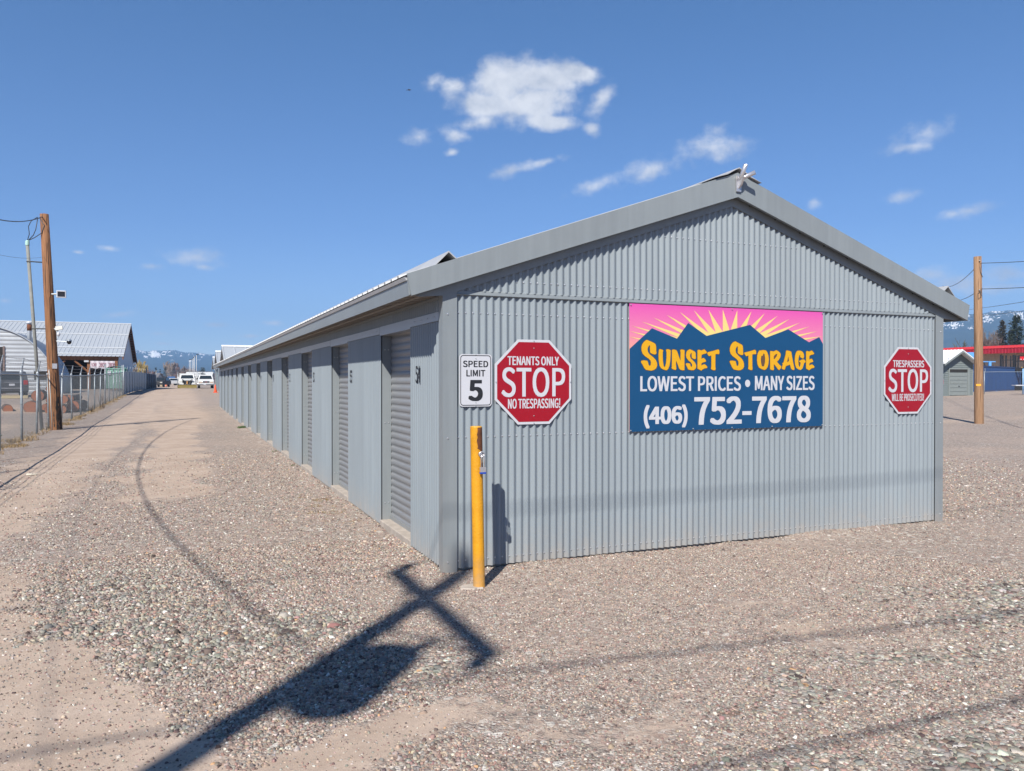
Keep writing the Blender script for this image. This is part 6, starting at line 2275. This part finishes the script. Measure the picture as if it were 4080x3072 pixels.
# ------------------------------------------------------------------ right hand background
gx0, gx1, gy0 = 50.45, 54.35, 34.3
gz = hz(52.4, gy0)
t = thing('garage', 'small grey lap sided garage with a sectional door and white metal roof', 'garage', (52.4, gy0, gz))
LAP = M('lap_siding', (0.155, 0.183, 0.18), 0.6, var=0.05)
LAPT = M('garage_trim', (0.19, 0.215, 0.21), 0.6)
hw, ez, az_ = (gx1 - gx0) / 2 - 0.18, 2.50, 3.42
mb = MB()
mb.prism([(-hw, 0), (hw, 0), (hw, ez), (0, az_), (-hw, ez)], 'y', 0.03, 6.0)
z = 0.0
while z < az_ - 0.05:                                    # lap boards as real wedges
    z1 = min(z + 0.155, az_ - 0.02)
    def wd(zz):
        return hw if zz < ez else hw * (az_ - zz) / (az_ - ez)
    a, b_ = wd(z), wd(z1)
    mb.add([(-a, -0.005, z), (a, -0.005, z), (b_, 0.022, z1), (-b_, 0.022, z1), (-a, 0.03, z), (a, 0.03, z)], [(0, 1, 2, 3), (0, 4, 5, 1)])
    z += 0.155
mb.build('wall', LAP, t, recalc=False)
for s in (-1, 1):
    mb = MB()
    sl3 = (az_ - ez) / hw
    mb.prism([(s * (hw + 0.2), ez - 0.2 * sl3 + 0.02), (0, az_ + 0.02), (0, az_ + 0.10), (s * (hw + 0.2), ez - 0.2 * sl3 + 0.10)], 'y', -0.5, 6.3)
    for k in range(23):
        yy = -0.45 + 0.3 * k
        mb.prism([(s * (hw + 0.2), ez - 0.2 * sl3 + 0.10), (0, az_ + 0.10), (0, az_ + 0.13), (s * (hw + 0.2), ez - 0.2 * sl3 + 0.13)], 'y', yy, yy + 0.04)
    mb.build('roof_slope', M('white_roof', (0.72, 0.73, 0.74), 0.45) if s < 0 else bpy.data.materials['white_roof'], t)
    mb = MB()
    mb.prism([(s * (hw + 0.2), ez - 0.2 * sl3 + 0.015), (0, az_ + 0.015), (0, az_ - 0.12), (s * (hw + 0.2), ez - 0.2 * sl3 - 0.12)], 'y', -0.52, -0.49)
    mb.build('barge_board', LAPT, t)
DW0, DW1, DH = -0.83, 1.33, 2.02
dr = boxpart(t, 'garage_door', DW0, DW1, -0.012, 0.01, 0.02, DH, LAP)
for k in range(6):
    boxpart(dr, 'door_section', DW0 + 0.02, DW1 - 0.2, -0.035, -0.012, 0.04 + 0.29 * k, 0.305 + 0.29 * k, LAPT, 0.006)
boxpart(dr, 'gap_shade_strip', DW0 + 0.02, DW1 - 0.02, -0.03, -0.012, 1.79, DH - 0.02, SHADE_P)  # dark strip paints the shade of a gap above the sections
boxpart(dr, 'handle', 0.13, 0.25, -0.06, -0.035, 0.70, 0.76, BLKPL)
boxpart(t, 'door_frame', DW0 - 0.10, DW0, -0.05, 0.0, 0, DH + 0.10, LAPT)
boxpart(t, 'door_frame', DW1 - 0.18, DW1 + 0.05, -0.05, 0.0, 0, DH + 0.10, LAPT)
boxpart(t, 'door_frame', DW0, DW1 - 0.18, -0.05, 0.0, DH, DH + 0.10, LAPT)
boxpart(t, 'corner_board', -hw - 0.03, -hw + 0.07, -0.03, 0.03, 0, ez, LAPT)
boxpart(t, 'corner_board', hw - 0.07, hw + 0.03, -0.03, 0.03, 0, ez, LAPT)
stop_sign(50.52, gz + 1.06, 0.75, 'distant red stop sign on the small garage, half hidden by the building corner', [('TENANTS ONLY', (50.28, 50.76, gz + 1.22, gz + 1.29), 0.16), ('STOP', (50.22, 50.82, gz + 0.94, gz + 1.19), 0.135), ('NO TRESPASSING!', (50.28, 50.76, gz + 0.83, gz + 0.90), 0.15)], y=gy0 - 0.05)

fence('chain_link_fence', 'low chain link fence in front of the blue shipping container', [(54.6, 36.9), (57.43, 35.66), (62.5, 33.5)], 1.80, 3.1, arms=False, cell=0.085)
x, y = 60.3, 34.42
t = thing('fence_post', 'light blue painted post standing at the end of the chain link fence', 'post', (x, y, hz(x, y)))
LBLUE = M('light_blue_paint', (0.10, 0.30, 0.62), 0.5, var=0.08)
mb = MB()
mb.smooth = True
mb.tube([(0, 0, -0.1), (0, 0, 2.05)], 0.05, 10)
mb.build('post', M('pale_blue_paint', (0.22, 0.40, 0.62), 0.5), t)

cx_, cy_ = 65.0, 41.1
t = thing('shipping_container', 'dark blue corrugated shipping container behind the chain link fence', 'container', (cx_, cy_, hz(cx_, cy_)), math.atan2(6.9, 16.1))
CB = M('container_blue', (0.018, 0.055, 0.155), 0.5, var=0.18, scale=2, stretch=(1, 1, 0.25))
CL, CH, CWD = 17.4, 2.42, 2.44
mb = MB()
prof, x = [], 0.12
while x < CL - 0.12:
    prof += [(x, 0.0), (x + 0.07, 0.0), (x + 0.14, 0.045), (x + 0.21, 0.045)]
    x += 0.28
vs = [(p, d, zz) for p, d in prof for zz in (0.15, CH - 0.12)]
mb.add(vs, [(2 * i, 2 * i + 2, 2 * i + 3, 2 * i + 1) for i in range(len(prof) - 1)])
vs = [(p, CWD - d, zz) for p, d in prof for zz in (0.15, CH - 0.12)]
mb.add(vs, [(2 * i, 2 * i + 2, 2 * i + 3, 2 * i + 1) for i in range(len(prof) - 1)])
mb.box(0.02, CL - 0.02, 0.05, CWD - 0.05, CH - 0.08, CH - 0.03)
mb.box(CL - 0.06, CL - 0.02, 0.05, CWD - 0.05, 0.1, CH - 0.05)
mb.build('side_panels', CB, t, recalc=False)
mb = MB()
for (a, b_, c, d, e, f) in ((0, 0.12, -0.02, 0.10, 0, CH), (CL - 0.12, CL, -0.02, 0.10, 0, CH), (0, 0.12, CWD - 0.1, CWD, 0, CH), (0.12, CL - 0.12, -0.02, 0.06, CH - 0.12, CH - 0.01), (0.12, CL - 0.12, -0.02, 0.06, 0.0, 0.15), (0.02, 0.12, 0.1, CWD - 0.1, CH - 0.12, CH - 0.01), (0.02, 0.12, 0.1, CWD - 0.1, 0.0, 0.12)):
    mb.box(a, b_, c, d, e, f)
mb.build('frame', CB, t)
for k in (0, 1):
    boxpart(t, 'door', 0.03, 0.07, 0.12 + 1.12 * k, 1.20 + 1.12 * k, 0.12, CH - 0.12, CB)
    for yy in (0.4, 0.85):
        mb = MB()
        mb.tube([(0.0, yy + 1.1 * k, 0.08), (0.0, yy + 1.1 * k, CH - 0.05)], 0.022, 6)
        mb.build('lock_rod', CB, t)
boxpart(t, 'end_label', 0.55, 0.70, -0.03, -0.022, 1.80, 2.15, M('label_grey', (0.40, 0.45, 0.50), 0.6))

# red roofed building with tan ribbed wall
rbx = 88.6
rbz = hz(rbx, 55)
t = thing('red_roof_building', 'long tan metal building with a bright red ribbed roof and fascia', 'building', (rbx, 52.0, rbz))
RROOF = M('red_roof', (0.42, 0.028, 0.032), 0.6, var=0.04, spec=0.2)
RFAS = M('red_fascia', (0.30, 0.008, 0.022), 0.5, var=0.05)
TAN = M('tan_siding', (0.47, 0.37, 0.26), 0.6, var=0.04)
y0_, y1_ = -32.0, 28.0
hB, hT, hR = 4.84 - rbz, 5.44 - rbz, 6.0 - rbz
mb = MB()
prof = []
yy = y0_
while yy < y1_:
    prof += [(yy, 0), (yy + 0.25, 0), (yy + 0.29, -0.04), (yy + 0.35, -0.04)]
    yy += 0.40
vs = [(p[1], p[0], zz) for p in prof for zz in (0, hB + 0.25)]
mb.add(vs, [(2 * i, 2 * i + 1, 2 * i + 3, 2 * i + 2) for i in range(len(prof) - 1)])
mb.build('wall', TAN, t, recalc=False)
mb = MB()
vs = [(-1.6 + p[1], p[0], zz) for p in prof for zz in (hB, hT)]
mb.add(vs, [(2 * i, 2 * i + 1, 2 * i + 3, 2 * i + 2) for i in range(len(prof) - 1)])
mb.box(-1.55, -1.50, y0_, y1_, hB, hT)
mb.box(-1.5, 0.0, y0_, y1_, hB + 0.20, hB + 0.25)
mb.build('fascia', RFAS, t, recalc=False)
mb = MB()
vs = []
for p in prof:
    vs += [(-1.66, p[0], hT - p[1]), (7.0, p[0], hR + 0.12 - p[1])]
mb.add(vs, [(2 * i, 2 * i + 1, 2 * i + 3, 2 * i + 2) for i in range(len(prof) - 1)])
mb.build('roof', RROOF, t, recalc=False)
boxpart(t, 'end_wall', 0.0, 7.0, y1_ - 0.1, y1_, 0, hT, TAN)

# blue man lift showing above the garage roof
lx, ly = 68.6, 45.0
lz = hz(lx, ly)
t = thing('man_lift', 'bright blue work lift with a railed platform behind the garage', 'lift', (lx, ly, lz), R(-23))
P0, P1 = 2.95 - lz, 4.35 - lz
boxpart(t, 'platform', -0.45, 0.55, -0.1, 0.7, P0 + 0.35, P0 + 0.45, LBLUE)
boxpart(t, 'control_panel', -0.42, 0.42, -0.14, -0.08, P1 - 0.45, P1 - 0.02, LBLUE)
mb = MB()
for xx in (-0.45, 0.52):
    for yy in (-0.1, 0.7):
        mb.tube([(xx, yy, P0 - 0.3), (xx, yy, P1)], 0.035, 6)
for zz in (P1, P1 - 0.5):
    mb.tube([(-0.45, -0.1, zz), (0.52, -0.1, zz), (0.52, 0.7, zz), (-0.45, 0.7, zz), (-0.45, -0.1, zz)], 0.03, 6)
mb.build('guard_rail', LBLUE, t)
boxpart(t, 'mast', 0.15, 0.45, 0.1, 0.4, 0.5, P0 + 0.4, LBLUE)
boxpart(t, 'base', -0.7, 1.0, -0.2, 0.9, 0.2, 0.6, LBLUE, 0.03)
boxpart(t, 'outrigger', 0.5, 1.15, -0.12, -0.05, P1 - 0.55, P1 - 0.48, LBLUE)
tx, ty = 69.45, 43.58
t = thing('gantry_frame', 'bright blue steel T frame standing behind the blue container', 'frame', (tx, ty, hz(tx, ty)), R(-23))
tz = hz(tx, ty)
boxpart(t, 'upright', -0.10, 0.12, -0.08, 0.08, 0, 3.45 - tz, LBLUE)
boxpart(t, 'crossbar', -0.80, 0.55, -0.05, 0.05, 3.40 - tz, 3.48 - tz, LBLUE)
boxpart(t, 'foot', -0.5, 0.5, -0.3, 0.3, 0, 0.1, LBLUE)
mb = MB()
mb.tube([(-0.55, 0, 3.40 - tz), (-0.45, 0, 2.9 - tz), (-0.6, 0, 2.6 - tz)], 0.05, 6)
mb.build('hose', BLKPL, t)

kx, ky = 76.2, 47.1
kz = hz(kx, ky)
t = thing('equipment_rack', 'black steel framed equipment with a red lamp cluster behind the blue container', 'equipment', (kx, ky, kz), R(-23.3))
BLKS = M('black_steel', (0.014, 0.014, 0.016), 0.5)
for (a, b_, z0, z1) in ((-0.05, 0.10, 2.6, 4.3), (0.22, 0.28, 2.9, 4.25), (0.52, 0.62, 2.9, 4.25), (1.02, 1.08, 2.9, 4.2), (1.28, 1.44, 2.7, 4.3), (1.52, 1.60, 2.6, 4.25), (1.78, 1.85, 2.8, 4.2), (2.45, 2.55, 2.8, 4.25), (2.9, 3.0, 2.8, 4.3)):
    boxpart(t, 'upright', a, b_, -0.06, 0.06, z0 - kz, z1 - kz, BLKS)
for (a, b_, z0, z1) in ((-0.05, 1.6, 3.72, 3.79), (-0.05, 1.6, 2.75, 3.05), (1.6, 3.2, 2.6, 2.95), (1.55, 3.2, 3.6, 3.68), (1.6, 3.2, 4.15, 4.22), (0.15, 0.26, 3.85, 4.25), (1.25, 1.45, 3.75, 4.2), (1.85, 2.45, 3.9, 4.22)):
    boxpart(t, 'crossbar', a, b_, -0.05, 0.05, z0 - kz, z1 - kz, BLKS)
boxpart(t, 'lamp_cluster', 1.95, 2.35, -0.12, -0.05, 3.74 - kz, 4.12 - kz, M('lamp_red', (0.50, 0.01, 0.015), 0.3), 0.02)
for a in (1.97, 2.27):
    boxpart(t, 'white_lamp', a, a + 0.10, -0.14, -0.12, 3.78 - kz, 3.88 - kz, WHITE_R)
boxpart(t, 'red_plate', 0.55, 0.95, -0.075, -0.05, 2.92 - kz, 3.03 - kz, M('pale_red', (0.55, 0.25, 0.25), 0.5))
boxpart(t, 'amber_lamp', 2.1, 2.2, -0.09, -0.05, 2.97 - kz, 3.03 - kz, M('amber', (0.60, 0.35, 0.03), 0.4))
boxpart(t, 'amber_lamp', 2.75, 2.85, -0.09, -0.05, 2.97 - kz, 3.03 - kz, bpy.data.materials['amber'])
boxpart(t, 'base_frame', -0.1, 3.2, -0.3, 0.8, 0.0, 0.5, BLKS)
boxpart(t, 'mast', 0.4, 0.7, 0.1, 0.4, 0.5, 2.8 - kz, BLKS)
boxpart(t, 'mast', 2.4, 2.7, 0.1, 0.4, 0.5, 2.8 - kz, BLKS)

wx_, wy_ = 57.85, 33.3
wz = hz(wx_, wy_)
t = thing('table', 'white topped table at the right edge in front of the chain link fence', 'table', (wx_, wy_, wz), R(-23.3))
mb = MB()
mb.prism([(-0.02, 0.10), (0.25, 0.0), (2.2, 0.0), (2.2, 0.75), (0.25, 0.75), (-0.02, 0.60)], 'z', 1.22 - wz, 1.29 - wz)
mb.build('table_top', WHITE_R, t)
for (a, b_) in ((1.2, 0.12), (1.2, 0.62), (2.0, 0.12), (2.0, 0.62)):
    mb = MB()
    mb.tube([(a, b_, 0), (a, b_, 1.22 - wz)], 0.025, 6)
    mb.build('leg', GALV, t)

# ------------------------------------------------------------------ mountains
RIDGE_L = [(-0.0738, 0.0331), (-0.0511, 0.0357), (-0.0431, 0.0352), (-0.0352, 0.0339), (-0.0288, 0.0355), (-0.0214, 0.035), (-0.0121, 0.036), (-0.0066, 0.0361), (0.0003, 0.0343), (0.0064, 0.0333), (0.0192, 0.0334), (0.0254, 0.0324), (0.0316, 0.0314), (0.0416, 0.0315), (0.0676, 0.0295), (0.167, 0.0275)]
RIDGE_R = [(0.7499, 0.0691), (0.8524, 0.0717), (0.9141, 0.0731), (0.9368, 0.0742), (0.9569, 0.074), (0.961, 0.0752), (0.9632, 0.0767), (0.9751, 0.0759), (0.9787, 0.0765), (0.9842, 0.0757), (0.9938, 0.0746), (1.0296, 0.0743)]
SNOW_L = [(-0.0281,0.0311,0.0060,0.0038),(-0.0411,0.0337,0.0028,0.0017),(-0.0432,0.0348,0.0021,0.0011),(-0.0171,0.0338,0.0025,0.0011),(-0.0130,0.0337,0.0021,0.0009),(-0.0049,0.0326,0.0018,0.0007),(-0.0067,0.0354,0.0011,0.0006),(-0.0116,0.0295,0.0028,0.0007),(-0.0237,0.0279,0.0025,0.0013),(-0.0182,0.0308,0.0021,0.0007),(-0.0379,0.0277,0.0025,0.0017),(-0.0342,0.0326,0.0021,0.0008),(0.0003,0.0294,0.0011,0.0008),(0.0214,0.0322,0.0025,0.0011),(0.0252,0.0314,0.0018,0.0008),(0.0229,0.0285,0.0011,0.0011),(0.0329,0.0313,0.0018,0.0006),(0.0104,0.0234,0.0021,0.0006),(-0.0090,0.0243,0.0018,0.0005),(0.0150,0.0294,0.0014,0.0008),(0.0089,0.0316,0.0007,0.0017),(0.0210,0.0246,0.0021,0.0006),]
SNOW_R = [(0.9273,0.0626,0.0078,0.0042),(0.9170,0.0619,0.0025,0.0019),(0.9684,0.0757,0.0074,0.0017),(0.9892,0.0720,0.0050,0.0038),(0.9921,0.0685,0.0025,0.0028),(0.9599,0.0689,0.0058,0.0042),(0.9453,0.0589,0.0025,0.0019),(0.9418,0.0717,0.0033,0.0019),(0.9573,0.0655,0.0025,0.0019),(0.9789,0.0735,0.0025,0.0014),(0.9713,0.0694,0.0021,0.0012),(0.9330,0.0700,0.0025,0.0007),]
def mountains():
    az = np.concatenate([np.arange(-0.75, -0.10, 0.006), np.arange(-0.10, 0.10, 0.0007), np.arange(0.10, 0.86, 0.006), np.arange(0.86, 1.06, 0.0009), np.arange(1.06, 1.75, 0.006)])
    ra = np.array([-0.75, -0.4, -0.2] + [p[0] for p in RIDGE_L] + [p[0] for p in RIDGE_R] + [1.25, 1.75])
    rt_ = np.array([0.02, 0.035, 0.030] + [p[1] for p in RIDGE_L] + [p[1] for p in RIDGE_R] + [0.085, 0.06])
    top = np.interp(az, ra, rt_) + 0.0007 * (fbm(az * 220, az * 0 + 3.3, 4) - 0.5)
    D = np.interp(az, [-0.75, 0.12, 0.75, 1.75], [4300, 4300, 3400, 3400])
    T_ = np.concatenate([np.linspace(0, 1, 90), [1.06, 1.15, 1.3]])
    AZ, TT = np.meshgrid(az, T_)
    DD = D[None] * (0.55 + 0.45 * np.minimum(TT, 1) + 0.3 * np.maximum(TT - 1, 0))
    rel = np.minimum(TT, 1) ** 0.95 - np.maximum(TT - 1, 0) * 2.2
    sx_ = DD * np.sin(AZ) / 620
    sy_ = DD * np.cos(AZ) / 620
    rid = 1 - np.abs(2 * fbm(sx_ + 3, sy_ + 8, 5) - 1)
    bump = (rid - 0.6) * 0.42 * np.clip(TT, 0, 1) * np.clip(1 - TT, 0, 1) * 2.2
    TE = top[None] * np.clip(rel + bump, -0.3, 1.0)
    X = CAMX + DD * np.sin(AZ)
    Y = CAMY + DD * np.cos(AZ)
    Z = 1.64 + TE * DD
    Z[0] = -8.0
    snow = np.zeros_like(Z)
    n1 = fbm(AZ * 900 + 3, TE * 1500 + 7, 4)
    n2 = fbm(AZ * 2600 + 13, TE * 1500 + 1, 3)
    for i, (a, t_, ra_, rt2) in enumerate(SNOW_L):
        f = 1.25 - np.hypot((AZ - a) / ra_, (TE - t_) / rt2)
        snow = np.maximum(snow, np.clip(f * 1.6 + (n1 - 0.5) * 2.2, 0, 1) if i == 0 else np.clip(f * 1.3 + (n2 - 0.5) * 4.5 + (n1 - 0.5) * 3 - 0.35, 0, 1) * (f > -0.2))
    for (a, t_, ra_, rt2) in SNOW_R:
        f = 1.15 - np.hypot((AZ - a) / ra_, (TE - t_) / rt2)
        snow = np.maximum(snow, np.clip(f * 1.2 + (n2 - 0.52) * 5.5 - 0.3, 0, 1) * (f > -0.25))
    high = np.clip((TE / top[None] - 0.80) * 6, 0, 1) * np.clip((n2 - 0.60) * 7, 0, 1)
    snow = np.clip(np.maximum(snow, high * 0.9), 0, 1)
    me = grid_mesh('mountains', X, Y, Z)
    point_attr(me, 'snow', snow.ravel())
    m = bpy.data.materials.new('forested_mountain')
    m.use_nodes = True
    nt = m.node_tree
    b = nt.nodes['Principled BSDF']
    b.inputs['Roughness'].default_value = 0.95
    b.inputs['Specular IOR Level'].default_value = 0.0
    tc = nt.nodes.new('ShaderNodeTexCoord')
    no = nn(nt, 'ShaderNodeTexNoise', i_Scale=0.012, i_Detail=8.0, i_Roughness=0.7)
    nt.links.new(tc.outputs['Object'], no.inputs['Vector'])
    forest = ramp(nt, no.outputs[0], [(0.3, (0.016, 0.026, 0.018)), (0.7, (0.045, 0.055, 0.036))])
    at = nn(nt, 'ShaderNodeAttribute', attribute_name='snow')
    f = ramp(nt, at.outputs['Fac'], [(0.25, (0, 0, 0)), (0.7, (1, 1, 1))])
    nt.links.new(mix_col(nt, f, forest, (0.86, 0.84, 0.80)), b.inputs['Base Color'])
    me.materials.append(m)
    o = link('mountains', me)
    o['kind'] = 'structure'
mountains()

# a bird high over the roof
t = thing('bird', 'tiny dark bird flying in the blue left of the big cloud', 'bird', (-2.055 + 60 * 0.2735, -6.213 + 60 * 0.9728, 1.64 + 60 * 0.3775), R(60))
mb = MB()
mb.smooth = True
mb.tube([(0, -0.16, 0), (0, -0.08, 0.01), (0, 0.05, 0), (0, 0.14, 0.0), (0, 0.24, 0)], [0.01, 0.03, 0.04, 0.025, 0.015], 8)

for s in (-1, 1):
    mb.prism([(0, -0.03), (s * 0.09, -0.06), (s * 0.19, 0.03), (s * 0.09, 0.04), (0, 0.05)], 'z', 0.0, 0.012)
mb.build('body', M('bird_dark', (0.05, 0.05, 0.055), 0.8), t)

# ------------------------------------------------------------------ air
def haze():
    mb = MB()
    mb.box(-4900, 4900, -4900, 4900, -14.0, 420.0)
    m = bpy.data.materials.new('valley_haze')
    m.use_nodes = True
    nt = m.node_tree
    nt.nodes.clear()
    out = nt.nodes.new('ShaderNodeOutputMaterial')
    pv = nt.nodes.new('ShaderNodeVolumePrincipled')
    pv.inputs['Color'].default_value = (0.34, 0.60, 1.0, 1)
    pv.inputs['Density'].default_value = 2.8e-4
    pv.inputs['Anisotropy'].default_value = 0.0
    nt.links.new(pv.outputs[0], out.inputs['Volume'])
    o = mb.build('haze', m)
    o['kind'] = 'stuff'
    tag(o, 'thin blue valley haze in front of the mountains', 'haze')
haze()
